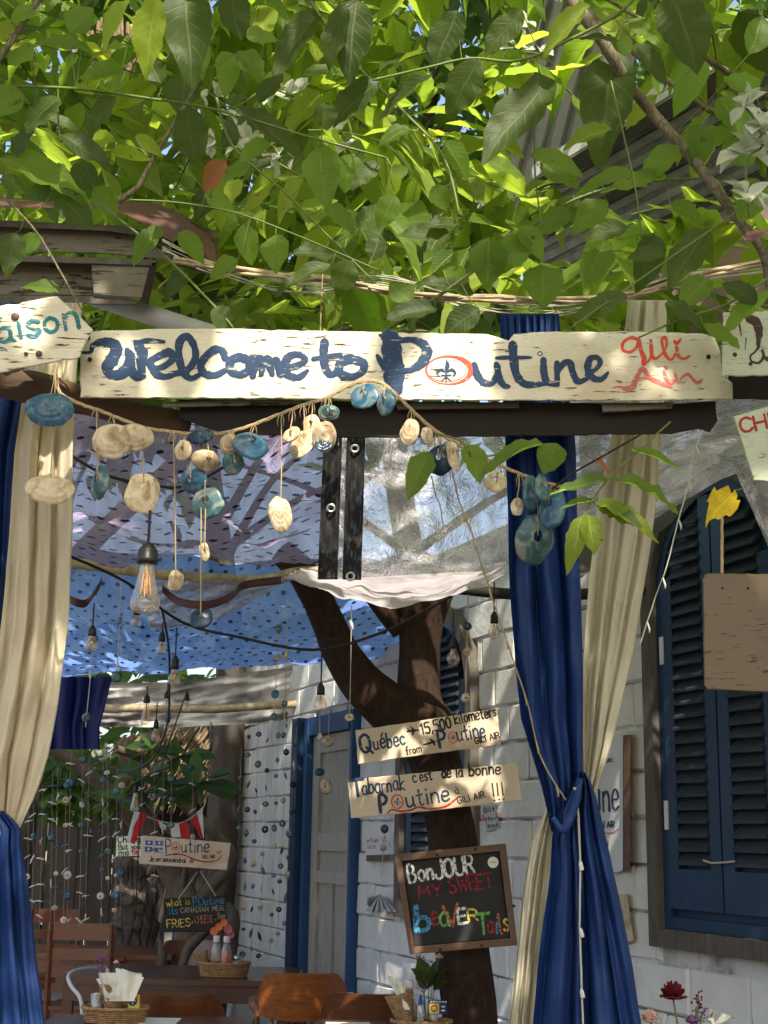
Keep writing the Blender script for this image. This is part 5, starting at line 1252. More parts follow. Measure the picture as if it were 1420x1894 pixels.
# ---- drippy sign at the far right
RS = thing('drip_lettered_sign', 'pale green board with dripping dark brown letters at the right edge', 'sign', tuple(at(1400, 690, 2.88)))
part('board', board_mb([(1336, 578), (1520, 570), (1520, 694), (1334, 697)], 2.88, .04, jag=1.1, seed=12), M['greenboard'], RS)
Q = zz(710, 540, 2.0)
strokes(RS, 'p_brown', [Q(s) for s in ([(1316,70,8),(1314,110,7),(1322,160,4)], [(1340,170,4),(1336,215,2)], [(1352,100,30),(1376,110,34),(1388,150,28),(1384,195,14)], [(1300,40,5),(1360,50,8),(1420,38,8)], [(1388,200,10),(1372,222,8),(1356,236,7),(1360,256,8),(1386,262,9),(1404,240,12),(1400,216,10)], [(1404,240,14),(1426,250,16),(1440,240,12)])], planeD(2.88), 5)
mb = MB(); P2 = planeD(2.88)
for x, y, r in ((1359, 656, 4.5), (1388, 673, 4)): blob(mb, [(x + r * math.cos(a), y + r * math.sin(a)) for a in [k * .785 for k in range(8)]], P2)
part('nail', mb, M['p_brown'], RS)
# ---- CHI sign
CS = thing('tilted_sign', 'tilted pale green board with dark red capitals hanging at the right edge', 'sign', tuple(at(1400, 890, 2.8)))
part('board', board_mb([(1356, 770), (1470, 738), (1500, 900), (1393, 889)], 2.8, .025, jag=.8, seed=14), M['greenboard'], CS)
mb = MB(); text(mb, 'CHI', 1372, 801, 1428, 788, 25, 5, planeD(2.8), seed=6); part('lettering', mb, M['p_dkred'], CS, smooth=True)
# ---- brown board on its rope
BBd = thing('bare_board', 'unpainted weathered brown board hanging by a cord at the right edge', 'board', tuple(at(1380, 1280, 2.6)))
part('board', board_mb([(1299, 1072), (1303, 1063), (1312, 1060), (1500, 1063), (1500, 1284), (1308, 1276), (1302, 1268)], 2.6, .022, jag=.5, seed=15), M['brownboard'], BBd)
mb = MB(); mb.tube([at(1335 + 1.5 * nz(i * .8), 958 + i * 9, 2.61) for i in range(13)], .0032, 6); part('cord', mb, M['rope'], BBd, smooth=True)
for x in (1336, 1383):
    m3 = MB(); m3.lathe([(.003, 0), (.001, .001)], 6, at(x, 1088, 2.6), Matrix.Rotation(R(90), 3, 'X')); part('hole', m3, M['p_black'], BBd)
T2 = thing('yellow_leaf', 'crumpled bright yellow leaf above the cord of the brown board', 'leaf', tuple(at(1335, 930, 2.55)))
ym = leaf_mesh('leaf', M['yleaf'], .36, 12, seed=5, fold=.22, droop=.45, wav=.30)
put_leaf(ym, at(1353, 914, 2.56), at(1318, 948, 2.53), T2, 1.05, name='blade', upv=Vector((.1, -1, .5)))
mb = MB(); mb.tube([at(x, y, 2.57) for x, y in ((1358, 908), (1375, 903), (1395, 880))], .001, 4); part('stalk', mb, M['stem'], T2)

# ---- boards on the trunk
E = zz(640, 1300, 4.176)
def brd(nm, poly, D, th, m, lab, tr, cat='sign', jag=.5, seed=1):
    o = thing(nm, lab, cat, tuple(at(*tr([poly[-1]])[0], D))); part('board', board_mb(tr(poly), D, th, jag=jag, bev=1., seed=seed, step=7), M[m], o); return o
PT = planeD(6.30)
QS = brd('distance_sign', [(72, 212), (500, 150), (1165, 40), (1180, 170), (1198, 325), (600, 402), (92, 476)], 6.30, .03, 'sign2', 'upper tree board reading Quebec 15,500 kilometers from Poutine Gili Air', E, seed=4)
def tx(par, mm, items, MAP, tr, sc, seed=0):
    for i, (s, a, b, c, d, cap, w) in enumerate(items):
        mb = MB(); (x0, y0), (x1, y1) = tr([(a, b), (c, d)]); text(mb, s, x0, y0, x1, y1, cap / sc, w * 1.18 / sc, MAP, lift=.0006 + .0002 * i, seed=seed + i)
        part('lettering', mb, M[mm], par, smooth=True)
tx(QS, 'p_navy', [('Q', 118, 385, 200, 372, 138, 20), ('u\u00e9bec', 218, 362, 458, 322, 118, 12), ('P', 726, 345, 775, 336, 118, 18), ('utine', 865, 300, 1078, 258, 122, 11)], PT, E, 4.176, 3)
tx(QS, 'p_black', [('15,500', 585, 242, 815, 190, 82, 12), ('kilometers', 842, 166, 1162, 100, 86, 10), ('from', 468, 402, 584, 378, 62, 8), ('GILI AIR', 1000, 318, 1188, 268, 46, 8)], PT, E, 4.176, 9)
strokes(QS, 'p_black', [E(s) for s in ([(470,222,12),(520,214,20),(566,210,5)], [(500,186,8),(520,214,18),(510,250,8)], [(474,200,8),(490,214,10)], [(600,322,10),(640,312,18),(694,296,8)], [(650,280,10),(670,300,22),(684,326,12)])], PT, 3)
mb = MB(); ring(mb, 640 + 825 / 4.176, 1300 + 268 / 4.176, 33 / 4.176, 42 / 4.176, 9 / 4.176, PT); part('red_ring', mb, M['p_red'], QS, smooth=True)
mb = MB(); fleur(mb, 640 + 825 / 4.176, 1300 + 266 / 4.176, 5.4, PT); part('lettering', mb, M['p_navy'], QS)
TS = brd('lower_tree_sign', [(10, 592), (700, 530), (1315, 465), (1330, 540), (1345, 640), (1362, 752), (700, 830), (38, 892)], 6.30, .03, 'sign2', 'lower tree board reading Tabarnak c\'est de la bonne poutine', E, seed=6)
tx(TS, 'p_navy', [('T', 42, 725, 140, 712, 125, 22), ('abarnak', 128, 708, 452, 668, 118, 12), ('P', 268, 852, 325, 846, 138, 20), ('utine', 470, 806, 800, 752, 135, 13)], PT, E, 4.176, 13)
tx(TS, 'p_black', [("c'est", 520, 618, 664, 590, 90, 10), ('de la', 742, 582, 900, 572, 86, 12), ('bonne', 950, 562, 1190, 548, 90, 12), ('\u00e0', 842, 705, 872, 702, 60, 6), ('GILI AIR', 866, 780, 1072, 728, 48, 7), ], PT, E, 4.176, 19)
strokes(TS, 'p_black', [E(s) for s in ([(1128,622,10),(1140,720,12)], [(1164,620,10),(1174,715,12)], [(1200,616,10),(1212,712,12)], [(1144,752,12),(1148,754,12)], [(1180,746,12),(1184,748,12)], [(1214,744,12),(1218,745,12)])], PT, 3)
strokes(TS, 'p_dkred', [E(s) for s in ([(318,856,10),(350,826,14),(420,838,16),(500,828,14),(560,806,14),(640,818,16),(740,808,16),(800,782,16),(858,732,12)],)], PT, 3, name='underline')
mb = MB(); ring(mb, 640 + 395 / 4.176, 1300 + 763 / 4.176, 44 / 4.176, 52 / 4.176, 12 / 4.176, PT); part('red_ring', mb, M['p_red'], TS, smooth=True)
mb = MB(); fleur(mb, 640 + 395 / 4.176, 1300 + 762 / 4.176, 7.4, PT); part('lettering', mb, M['p_navy'], TS)
# ---- Bonjour chalkboard
Z2 = zz(450, 1280, 2.679); CBd = thing('framed_chalkboard', 'framed chalkboard reading Bonjour my sweet beaver tails fixed to the trunk', 'chalkboard', tuple(at(850, 1760, 6.3)))
O_ = Z2([(745, 803), (1300, 750), (1358, 1255), (825, 1300)]); I_ = Z2([(786, 838), (1268, 790), (1322, 1218), (846, 1260)])
part('panel', board_mb(I_, 6.315, .02), M['chalk'], CBd)
for i in range(4):
    j = (i + 1) % 4; part('frame', board_mb([O_[i], O_[j], I_[j], I_[i]], 6.29 - .001 * (i % 2), .045, bev=.8), M['frame'], CBd)
PB = planeD(6.315)
for mm, its in (('p_white', [('BonJOUR', 822, 942, 1145, 895, 88, 11)]), ('p_cred', [('MY', 872, 1018, 985, 1004, 58, 8), ('SWEET', 1025, 998, 1240, 966, 78, 8), ('e', 935, 1158, 968, 1154, 110, 9), ('a', 1214, 1196, 1240, 1194, 96, 9)]),
                ('p_cblue', [('b', 852, 1178, 925, 1178, 124, 22), ('i', 1252, 1192, 1260, 1192, 100, 8)]), ('p_cgreen', [('a', 975, 1156, 1020, 1154, 122, 11), ('T', 1160, 1198, 1225, 1192, 105, 13)]), ('p_cor', [('V', 1000, 1158, 1075, 1148, 108, 13), ('l', 1270, 1196, 1284, 1194, 105, 9)]),
                ('p_white', [('E', 1068, 1146, 1110, 1140, 76, 13)]), ('p_cyel', [('R', 1118, 1134, 1165, 1128, 58, 9), ('s', 1292, 1182, 1318, 1180, 108, 9)])):
    tx(CBd, mm, its, PB, Z2, 2.679, 31)
mb = MB(); cx, cy = Z2([(1237, 844)])[0]; blob(mb, [(cx + 10 * math.cos(a), cy + 10.5 * math.sin(a)) for a in [k * math.pi / 10 for k in range(20)]], PB, .001, .0002); part('round_sticker', mb, M['paper'], CBd)
mb = MB(); stroke(mb, [(cx - 6, cy), (cx - 2, cy - 1), (cx + 2, cy), (cx + 6, cy - 1)], 1.6, PB, .002); part('sticker_print', mb, M['p_cgrey'], CBd)
for x, y in Z2([(960, 806), (1150, 778), (975, 1276), (1180, 1256), (1340, 1060)]):
    m3 = MB(); m3.lathe([(.007, 0), (.006, .003)], 8, at(x, y, 6.288), Matrix.Rotation(R(90), 3, 'X')); part('screw', m3, M['p_black'], CBd)
# ---- left signs
F = zz(200, 1480, 5.071); PL = planeD(9.0)
PS = brd('poutine_sign', [(322, 330), (700, 362), (1150, 402), (1135, 520), (1110, 655), (700, 628), (288, 598)], 9.0, .03, 'sign2', 'wooden board with four small blue flags and the word Poutine at the left', F, seed=16)
tx(PS, 'p_navy', [('P', 545, 495, 595, 492, 128, 10), ('utine', 688, 490, 945, 490, 125, 10)], PL, F, 5.07, 41)
tx(PS, 'p_black', [('Je ne', 385, 575, 488, 575, 52, 7), ('souviendrai', 512, 578, 725, 588, 52, 7), ('de', 762, 586, 800, 586, 40, 5), ('GILI AIR', 880, 545, 1000, 545, 30, 5)], PL, F, 5.07, 47)
mb = MB(); ring(mb, 200 + 635 / 5.07, 1480 + 448 / 5.07, 7.4, 10, 1.8, PL); part('red_ring', mb, M['p_red'], PS)
mb = MB(); fleur(mb, 200 + 635 / 5.07, 1480 + 446 / 5.07, 6, PL); part('lettering', mb, M['p_navy'], PS)
strokes(PS, 'p_dkred', [F(s) for s in ([(535,518,8),(620,508,14),(700,512,14),(780,545,14),(870,572,14),(960,578,12),(1030,558,10),(1066,518,6)], [(1036,508,5),(1020,486,7),(1034,478,6),(1040,490,5),(1052,476,7),(1050,494,6),(1036,508,5)])], PL, 2, name='underline')
for (x, y, w_, h_) in ((348, 376, 70, 44), (442, 380, 72, 44), (342, 436, 72, 46), (436, 444, 72, 44)):
    mb = MB(); q = F([(x, y), (x + w_, y + 4), (x + w_, y + h_ + 2), (x, y + h_)]); blob(mb, q, PL, .001, .0002); part('painted_flag', mb, M['p_blue'], PS)
    mb = MB(); q = F([(x + w_ * .5, y + 10), (x + w_ * .5, y + h_ - 8)]); stroke(mb, q, 1.5, PL, .002); q = F([(x + w_ * .3, y + h_ * .5), (x + w_ * .7, y + h_ * .5)]); stroke(mb, q, 1.5, PL, .0022); part('flag_cross', mb, M['p_whiteflat'], PS)
CH = brd('white_note_sign', [(80, 335), (340, 340), (340, 522), (70, 528)], 9.2, .015, 'paper', 'white note board with green handwriting half behind the poutine board', F, jag=0)
P9 = planeD(9.2)
tx(CH, 'p_black', [('Chang', 90, 395, 300, 392, 58, 9)], P9, F, 5.07, 51); tx(CH, 'p_dgreen', [('But you', 98, 465, 300, 455, 50, 9), ('me', 100, 522, 190, 520, 60, 9)], P9, F, 5.07, 53); tx(CH, 'p_red', [('Be', 230, 505, 280, 503, 50, 9)], P9, F, 5.07, 55)
CK = thing('hanging_chalkboard', 'small chalkboard asking what is poutine, hung by two cords below the wooden board', 'chalkboard', tuple(at(365, 1725, 9.3)))
part('board', board_mb(F([(520, 918), (1108, 895), (1105, 1235), (518, 1238)]), 9.3, .02), M['chalk'], CK); P93 = planeD(9.3)
mb = MB()
for q in ([(655, 930), (840, 670)], [(1010, 900), (860, 660)]): mb.tube([at(x, y, 9.28) for x, y in F(q)], .004, 5)
part('cord', mb, M['whitestring'], CK)
for mm, its in (('p_cyel', [('what is', 550, 998, 765, 975, 62, 6), ('FRIES', 555, 1198, 768, 1180, 75, 7)]), ('p_cblue', [('POutine', 800, 992, 1085, 972, 78, 7), ('its', 575, 1072, 652, 1066, 66, 7)]), ('p_cgrey', [('CANADIAN', 680, 1058, 940, 1042, 48, 5), ('MEAL', 978, 1040, 1100, 1030, 46, 5), ('Sau', 1030, 1110, 1095, 1104, 52, 5)]), ('p_cor', [('+', 780, 1165, 796, 1165, 60, 5), ('CHEESE', 815, 1158, 985, 1142, 66, 5), ('+', 1000, 1140, 1014, 1140, 50, 5)])):
    tx(CK, mm, its, P93, F, 5.07, 61)
# ---- things on the house wall
PO = thing('wall_poster', 'white poster with navy script ending in ine, half hidden by the right curtain', 'poster', tuple(onwall(1150, 1610, .03)))
def onw(par, nm, poly, m, o0, o1):
    mb = MB(); mb.prism([onwall(x, y, o1) for x, y in poly], [onwall(x, y, o0) for x, y in poly]); return part(nm, mb, m, par)
onw(PO, 'sheet', [(1040, 1352), (1152, 1362), (1152, 1610), (1140, 1614), (1040, 1600)], M['poster'], .004, .03)
onw(PO, 'wood_edge', [(1153, 1360), (1166, 1358), (1165, 1606), (1153, 1612)], M['frame'], .004, .045)
PW_ = planeW(.031); H = zz(940, 1280, 2.958)
tx(PO, 'p_navy', [('uebec', 505, 385, 572, 382, 36, 4), ('utine', 400, 650, 604, 642, 190, 10), ('GILI AIR', 480, 740, 580, 738, 32, 5), ('d', 535, 845, 546, 845, 30, 4)], PW_, H, 2.958, 71)
strokes(PO, 'p_red', [H(s) for s in ([(460,766,3),(520,772,6),(570,768,6),(606,745,3)],)], PW_, 1, name='underline')
PN = thing('paper_note', 'small hand-written paper note pinned beside the lower tree board', 'note', tuple(onwall(907, 1535, .02)))
onw(PN, 'sheet', [(892, 1490), (916, 1488), (925, 1530), (899, 1538)], M['oldpaper'], .004, .012)
tx(PN, 'p_black', [('Bilt', 895, 1503, 915, 1500, 8, 1.2), ('rtxv', 898, 1518, 918, 1515, 7, 1.2), ('tini', 902, 1532, 920, 1528, 7, 1.4)], planeW(.013), lambda p: p, 1, 81)
strokes(PN, 'p_red', [[(893, 1508), (895, 1516)], [(917, 1504), (920, 1512)]], planeW(.0135), 4)
NB = thing('message_board', 'pale scribbled message board with a small ledge on the white wall', 'message board', tuple(onwall(700, 1590, .02)))
onw(NB, 'board', [(673, 1546), (728, 1540), (728, 1580), (676, 1582)], M['block'], .006, .02); onw(NB, 'ledge', [(677, 1582), (727, 1580), (728, 1590), (677, 1592)], M['greywood'], .006, .05)
tx(NB, 'p_cor', [('rhe it', 680, 1560, 715, 1556, 10, 1.2)], planeW(.021), lambda p: p, 1, 85); tx(NB, 'p_cgrey', [('as int', 680, 1570, 722, 1566, 9, 1.1)], planeW(.021), lambda p: p, 1, 86)
mb = MB(); rr = random.Random(8)
for k in range(9):
    a = -.6 + k * .15; c = onwall(702, 1652, .05); e = onwall(700 + 34 * math.sin(a * 1.3), 1688 - 6 * abs(a), .05 + .03 * (k % 2)); f_ = onwall(702 + 34 * math.sin(a * 1.3) + 9, 1686, .09 - .03 * (k % 2)); mb.v += [c, e, f_]; b = len(mb.v) - 3; mb.f.append((b, b + 1, b + 2))
for k in range(4):
    mb.v += [onwall(702, 1655, .05), onwall(678, 1660 + k * 4, .06 + .01 * k), onwall(684, 1668 + k * 4, .04)]; b = len(mb.v) - 3; mb.f.append((b, b + 1, b + 2))
single('folded_paper_bundle', mb, M['oldpaper'], 'fanned bundle of grey folded paper hanging on the white wall left of the chalkboard', 'paper')
mb = MB(); mb.prism([onwall(x, y, .03) for x, y in ((1144, 1655), (1160, 1654), (1172, 1740), (1156, 1745), (1146, 1700))], [onwall(x, y, .004) for x, y in ((1144, 1655), (1160, 1654), (1172, 1740), (1156, 1745), (1146, 1700))])
single('bark_plaque', mb, M['sh_c'], 'small pitted cream plaque on the wall beside the lower blue curtain', 'plaque')
mb = MB(); mb.prism([onwall(x, y, .02) for x, y in ((726, 1480), (742, 1478), (742, 1700), (730, 1702))], [onwall(x, y, .002) for x, y in ((726, 1480), (742, 1478), (742, 1700), (730, 1702))])

# ---- paper flags
FL = thing('flag_bunting', 'string of four small red and white cloth flags above the poutine board', 'bunting', tuple(at(250, 1490, 9.1)))
for wp, rp in ((([(248, 1500), (258, 1502), (240, 1560), (234, 1553)]), [(258, 1502), (272, 1508), (248, 1562), (237, 1556)]), ([(292, 1518), (308, 1527), (306, 1536), (296, 1530)], [(281, 1514), (292, 1518), (292, 1526), (284, 1521)]), ([(313, 1526), (331, 1524), (334, 1548), (318, 1549)], [(331, 1524), (346, 1517), (352, 1550), (334, 1551)]), ([(364, 1504), (374, 1492), (377, 1548), (376, 1552)], [(353, 1515), (364, 1504), (375, 1548), (372, 1553)])):
    for q, mm, nm in ((wp, 'flagwhite', 'white_cloth'), (rp, 'flagred', 'red_cloth')):
        mb = MB(); n = 6; rows = []
        for i in range(n + 1):
            v = i / n; l = (q[0][0] + (q[3][0] - q[0][0]) * v, q[0][1] + (q[3][1] - q[0][1]) * v); r = (q[1][0] + (q[2][0] - q[1][0]) * v, q[1][1] + (q[2][1] - q[1][1]) * v)
            rows.append([at(l[0] + (r[0] - l[0]) * u, l[1] + (r[1] - l[1]) * u, 9.0 + .02 * nz(u * 3 + q[0][0], v * 3)) for u in (0, .33, .66, 1)])
        mb.quadgrid(rows); part(nm, mb, M[mm], FL, smooth=True)
mb = MB(); mb.tube([at(x, y, 9.02) for x, y in smoothpath([(240, 1496), (270, 1510), (300, 1520), (330, 1523), (355, 1512), (378, 1490)], 4)], .004, 4); part('cord', mb, M['whitestring'], FL)
# ================================================================== BULBS
ORD = ['leftmost', 'second', 'third', 'fourth', 'fifth', 'sixth', 'seventh', 'eighth', 'ninth', 'tenth', 'eleventh', 'twelfth', 'thirteenth', 'fourteenth', 'fifteenth', 'sixteenth', 'seventeenth', 'eighteenth']
def cable(nm, pts, r, lab, m='wire'):
    P = smoothpath(pts, 6); mb = MB(); mb.tube([at(x, y, D) for x, y, D in P], r, 6); return single(nm, mb, M[m], lab, 'cable', smooth=True)
cable('light_cable', [(120, 1025, 4.6), (230, 1075, 4.9), (335, 1150, 5.2), (440, 1178, 5.2), (580, 1202, 5.2), (700, 1172, 5.1), (800, 1122, 5.0), (895, 1066, 4.9)], .0055, 'black light cable sagging in front of the dotted tarp and the tree fork')
cable('light_cable', [(128, 840, 3.9), (200, 880, 4.0), (300, 900, 4.1), (355, 895, 4.1), (420, 860, 4.0)], .005, 'black cable crossing behind the shells at the upper left')
cable('light_cable', [(300, 1130, 5.0), (312, 1200, 5.4), (313, 1280, 5.8), (309, 1340, 6.2), (285, 1400, 6.6), (240, 1425, 7), (205, 1418, 7.2)], .0045, 'thin black cable running down behind the small bulbs')
cable('light_cable', [(250, 1700, 9.), (262, 1500, 8.8), (295, 1430, 8.6), (310, 1380, 8.2), (345, 1280, 8.0)], .004, 'thin dark cable crossing the frangipani branches')
def bulb(x, ytop, ysock, yglass, ybot, wpx, D, kind, lab):
    k = D / FPX; hs = (yglass - ysock) * k; hg = (ybot - yglass) * k; rg = wpx / 2 * k; rs = min(rg * .62, .0185) if kind != 'big' else .0205
    T = thing('light_bulb', lab, 'light bulb', tuple(at(x, yglass, D)), 'bulbs hanging over the terrace')
    mb = MB(); mb.tube([Vector((0, 0, hs * .9)), Vector((0, 0, hs + max(.0, (ysock - ytop)) * k))], .0032, 6); part('wire', mb, M['wire'], T, local=True)
    mb = MB(); mb.lathe([(rs * .35, hs * 1.02), (rs * .5, hs * .98), (rs * .62, hs * .85), (rs * .95, hs * .68), (rs, hs * .6), (rs, hs * .3), (rs * 1.06, hs * .27), (rs * 1.06, 0)], 16); part('socket', mb, M['socket'], T, smooth=True, local=True)
    if kind in ('st', 'big'): prof = [(.42, 0), (.46, -.06), (.58, -.3), (.78, -.55), (.96, -.72), (1., -.8), (.93, -.9), (.68, -.965), (.3, -.99), (.02, -1.)]
    else: prof = [(.42, 0), (.45, -.1), (.6, -.22), (.88, -.4), (1., -.6), (.93, -.8), (.66, -.95), (.3, -.995), (.02, -1.)]
    mb = MB(); mb.lathe([(a * rg, b * hg) for a, b in smoothpath(prof, 3)], 22, cap=False); part('glass', mb, M['glass'], T, smooth=True, local=True)
    mb = MB()
    for q in range(4):
        a = q * 1.57 + .4; r1, r2 = rg * .16, rg * .34; mb.tube([Vector((r1 * math.cos(a), r1 * math.sin(a), -hg * .14)), Vector((r2 * math.cos(a), r2 * math.sin(a), -hg * .62))], max(.0011, rg * .05), 5)
    mb.lathe([(rg * .14, 0), (rg * .1, -hg * .2)], 6); part('filament', mb, M['filament'], T, local=True)
bulb(272, 940, 1004, 1042, 1138, 56, 2.75, 'big', 'large teardrop filament bulb hanging under the big oval shell')
for a in ((121, 1100, 1108, 1118, 1182, 22, 4.6, 'st', 'clear teardrop bulb half hidden by the left cream curtain'),
          (170, 1115, 1157, 1176, 1206, 24, 4.9, 'g', 'round bulb leftmost before the dotted tarp, beside a blue glass bead'),
          (252, 1110, 1122, 1138, 1160, 19, 5.6, 'g', 'small round bulb right behind the large teardrop bulb'),
          (299, 1150, 1168, 1187, 1211, 19, 5.4, 'g', 'round bulb just right below the large teardrop bulb'),
          (323, 1160, 1213, 1238, 1268, 23, 5.1, 'g', 'round bulb hanging from the cable junction before the dotted tarp'),
          (271, 1270, 1285, 1300, 1340, 19, 6.6, 'st', 'small teardrop bulb below the dotted tarp at the left of its row'),
          (288, 1300, 1331, 1348, 1372, 15, 7.2, 'g', 'lowest of the small bulbs before the grey banner'),
          (309, 1260, 1278, 1292, 1312, 18, 6.4, 'g', 'small bulb glinting right above a glass bead before the banner'),
          (310, 1312, 1330, 1336, 1352, 14, 6.9, 'g', 'tiny bulb under the glass bead before the banner'),
          (345, 1275, 1282, 1296, 1318, 15, 7.0, 'g', 'small dark-socket bulb rightmost of the row before the grey banner'),
          (593, 1204, 1264, 1285, 1316, 23, 5.2, 'g', 'round bulb hanging before the left limb of the forked tree'),
          (838, 1128, 1178, 1200, 1229, 24, 5.0, 'g', 'round bulb hanging before the arched shutter right of the trunk'),
          (914, 1072, 1131, 1153, 1183, 23, 4.9, 'g', 'round bulb hanging on the white wall left of the blue curtain'),
          (250, 1440, 1452, 1466, 1500, 15, 8.4, 'st', 'long clear bulb hanging in front of the frangipani branches')):
    bulb(*a)

# ================================================================== SHELLS
def disc_shell(c, rx, rz, hole=.22, yaw=0., tilt=0., seed=0, cup=.25, th=.0022, hz=.25):
    """round flat shell with a hole, standing upright and cupped"""
    mb = MB(); n = 22; rows = []; F = Matrix.Rotation(yaw, 3, 'Z') @ Matrix.Rotation(tilt, 3, 'X')
    def P(r, a, y):
        e = 1 + .13 * nz(math.cos(a) * 1.4, math.sin(a) * 1.4, seed * 3.7) + .05 * nz(math.cos(a) * 6, math.sin(a) * 6, seed)
        hx, hz_ = 0, hz * rz * (1 - r)
        return c + F @ Vector((r * rx * math.cos(a) * e + hx, y, r * rz * math.sin(a) * e + hz_))
    rr_ = [hole, hole + .12, .6, .85, .97, 1.0, .97, .8, .55, hole + .08, hole]
    for i, r in enumerate(rr_):
        fr = i < 5; dome = cup * min(rx, rz) * (r * r)
        y = dome + (-th if fr else th) * (1 if r < .99 else 0)
        rows.append([P(r, 2 * math.pi * k / n, y + .0015 * nz(k * .9, r * 5, seed)) for k in range(n)])
    mb.quadgrid(rows, closed=True); return mb
def clam(c, rx, rz, yaw=0., tilt=0., roll=0., seed=0, ridges=0, depth=.5, th=.003):
    """domed bivalve half, hinge towards the top"""
    mb = MB(); nu, nv = (52 if ridges else 26), 15; F = Matrix.Rotation(yaw, 3, 'Z') @ Matrix.Rotation(tilt, 3, 'X') @ Matrix.Rotation(roll, 3, 'Y')
    for side in (-1, 1):
        rows = []
        for i in range(nv + 1):
            v = i / nv; r = []
            for k in range(nu):
                a = 2 * math.pi * k / nu; e = 1 + .14 * nz(math.cos(a) * 1.3, math.sin(a) * 1.3, seed * 2.7) + .03 * nz(math.cos(a) * 5, math.sin(a) * 5, seed) - .14 * max(0, math.sin(a)) ** 3
                x = v * rx * math.cos(a) * e; z = v * rz * math.sin(a) * e + rz * .30 * (1 - v)
                y = -depth * min(rx, rz) * (1 - v ** 1.7) * (1 if side < 0 else .86) + (0 if v > .99 else (th * side))
                if ridges: y += .0011 * math.cos(a * ridges / 2) * v + .0008 * math.sin(v * 30)
                else: y += .0011 * math.sin(v * 24 + 2 * nz(a, seed)) * v + .003 * nz(math.cos(a) * 2 * v, math.sin(a) * 2 * v, seed)
                r.append(c + F @ Vector((x, y, z)))
            rows.append(r)
        mb.quadgrid(rows, closed=True)
    return mb
GR = thing('shell_garland', 'rope garland of cream and blue painted shells looped under the welcome sign', 'garland', tuple(at(600, 740, 2.86)))
GP = [(103, 672), (104, 700), (112, 728), (150, 748), (185, 760), (225, 776), (270, 792), (320, 799), (370, 804), (420, 800), (470, 785), (520, 765), (570, 746), (600, 738), (640, 716), (675, 704), (705, 708), (728, 726), (760, 757), (800, 793), (850, 823), (900, 849), (950, 872), (1000, 890), (1045, 902)]
P = smoothpath(GP, 5); mb = MB()
for ph in (0, 2.1, 4.2):
    mb.tube([at(x + 2.0 * math.cos(i * .9 + ph), y + 2.0 * math.sin(i * .9 + ph), 2.86 + .0022 * math.cos(i * .9 + ph + 1)) for i, (x, y) in enumerate(P)], .0023 if True else 0, 5)
part('rope', mb, M['rope'], GR, smooth=True)
def gpt(x):
    return min(P, key=lambda p: abs(p[0] - x))
SH = [(93,757,45,35,'clam','b'),(93,903,43,31,'clam','c'),(209,815,38,34,'clam','c'),(248,808,35,27,'clam','c'),(178,890,20,32,'disc','t'),(264,910,32,43,'clam','c'),
 (370,808,28,17,'rclam','n'),(337,832,17,22,'disc','c'),(384,852,24,22,'disc','c'),(352,892,27,28,'disc','b'),(380,930,33,32,'disc','t'),(434,858,20,22,'disc','t'),(466,818,34,31,'disc','b'),(424,820,17,20,'clam','c'),
 (537,802,16,18,'disc','c'),(560,820,24,34,'clam','c'),(575,785,18,22,'disc','c'),(600,806,22,31,'clam','c'),(608,763,20,16,'clam','t'),(598,822,15,16,'clam','n'),
 (518,950,20,36,'clam','c'),(325,1073,16,20,'clam','c'),(378,1020,9,20,'clam','c'),(370,1141,23,22,'disc','n'),
 (672,731,28,27,'disc','b'),(710,742,18,28,'disc','b'),
 (758,798,18,28,'clam','c'),(790,805,11,18,'clam','c'),(811,850,27,30,'disc','n'),(838,842,11,31,'clam','c'),
 (917,890,21,22,'disc','c'),(956,937,13,19,'clam','c'),(985,912,17,36,'disc','b'),(1016,938,24,40,'disc','b'),(994,1000,38,47,'disc','t'),(1003,900,14,30,'disc','t')]
rr = random.Random(3); cords = MB()
for i, (cx, cy, rx, ry, kd, colr) in enumerate(SH):
    D = 2.80 + rr.uniform(-.03, .03) - .01 * (i % 3); k = D / FPX; c = at(cx, cy, D); yaw = rr.uniform(-.75, .75)
    if kd == 'disc': mb = disc_shell(c, rx * k / max(.8, math.cos(yaw)), ry * k, rr.uniform(.14, .24), yaw, rr.uniform(-.4, .4), i, rr.uniform(.15, .5))
    else: mb = clam(c, rx * k * 1.08, ry * k * 1.04, yaw * .7, rr.uniform(-.4, .4), rr.uniform(-.4, .4) if kd == 'clam' and rx < ry else rr.uniform(-.15, .15), i, 22 if kd == 'rclam' else (26 if i % 4 == 0 else 0), rr.uniform(.22, .4))
    o = part('shell', mb, M['sh_' + colr], GR, smooth=True)
    gx, gy = gpt(cx); top = at(cx + rr.uniform(-2, 2), cy - ry * .45, D - .012)
    g0 = at(gx, gy, 2.855)
    if cy - gy > 12 or True:
        cords.tube([g0, g0.lerp(top, .5) + Vector((.002, -.004, 0)), top, top + Vector((.001, .006, -.012))], .0014, 5)
        for q in (-1, 1):
            s_ = g0 + Vector((q * .003, -.006, -.004)); cords.tube([s_, s_ + Vector((q * .004, -.004, -.014)), s_ + Vector((q * .003, -.002, -.026))], .0011, 4)
part('cord', cords, M['rope'], GR, smooth=True)
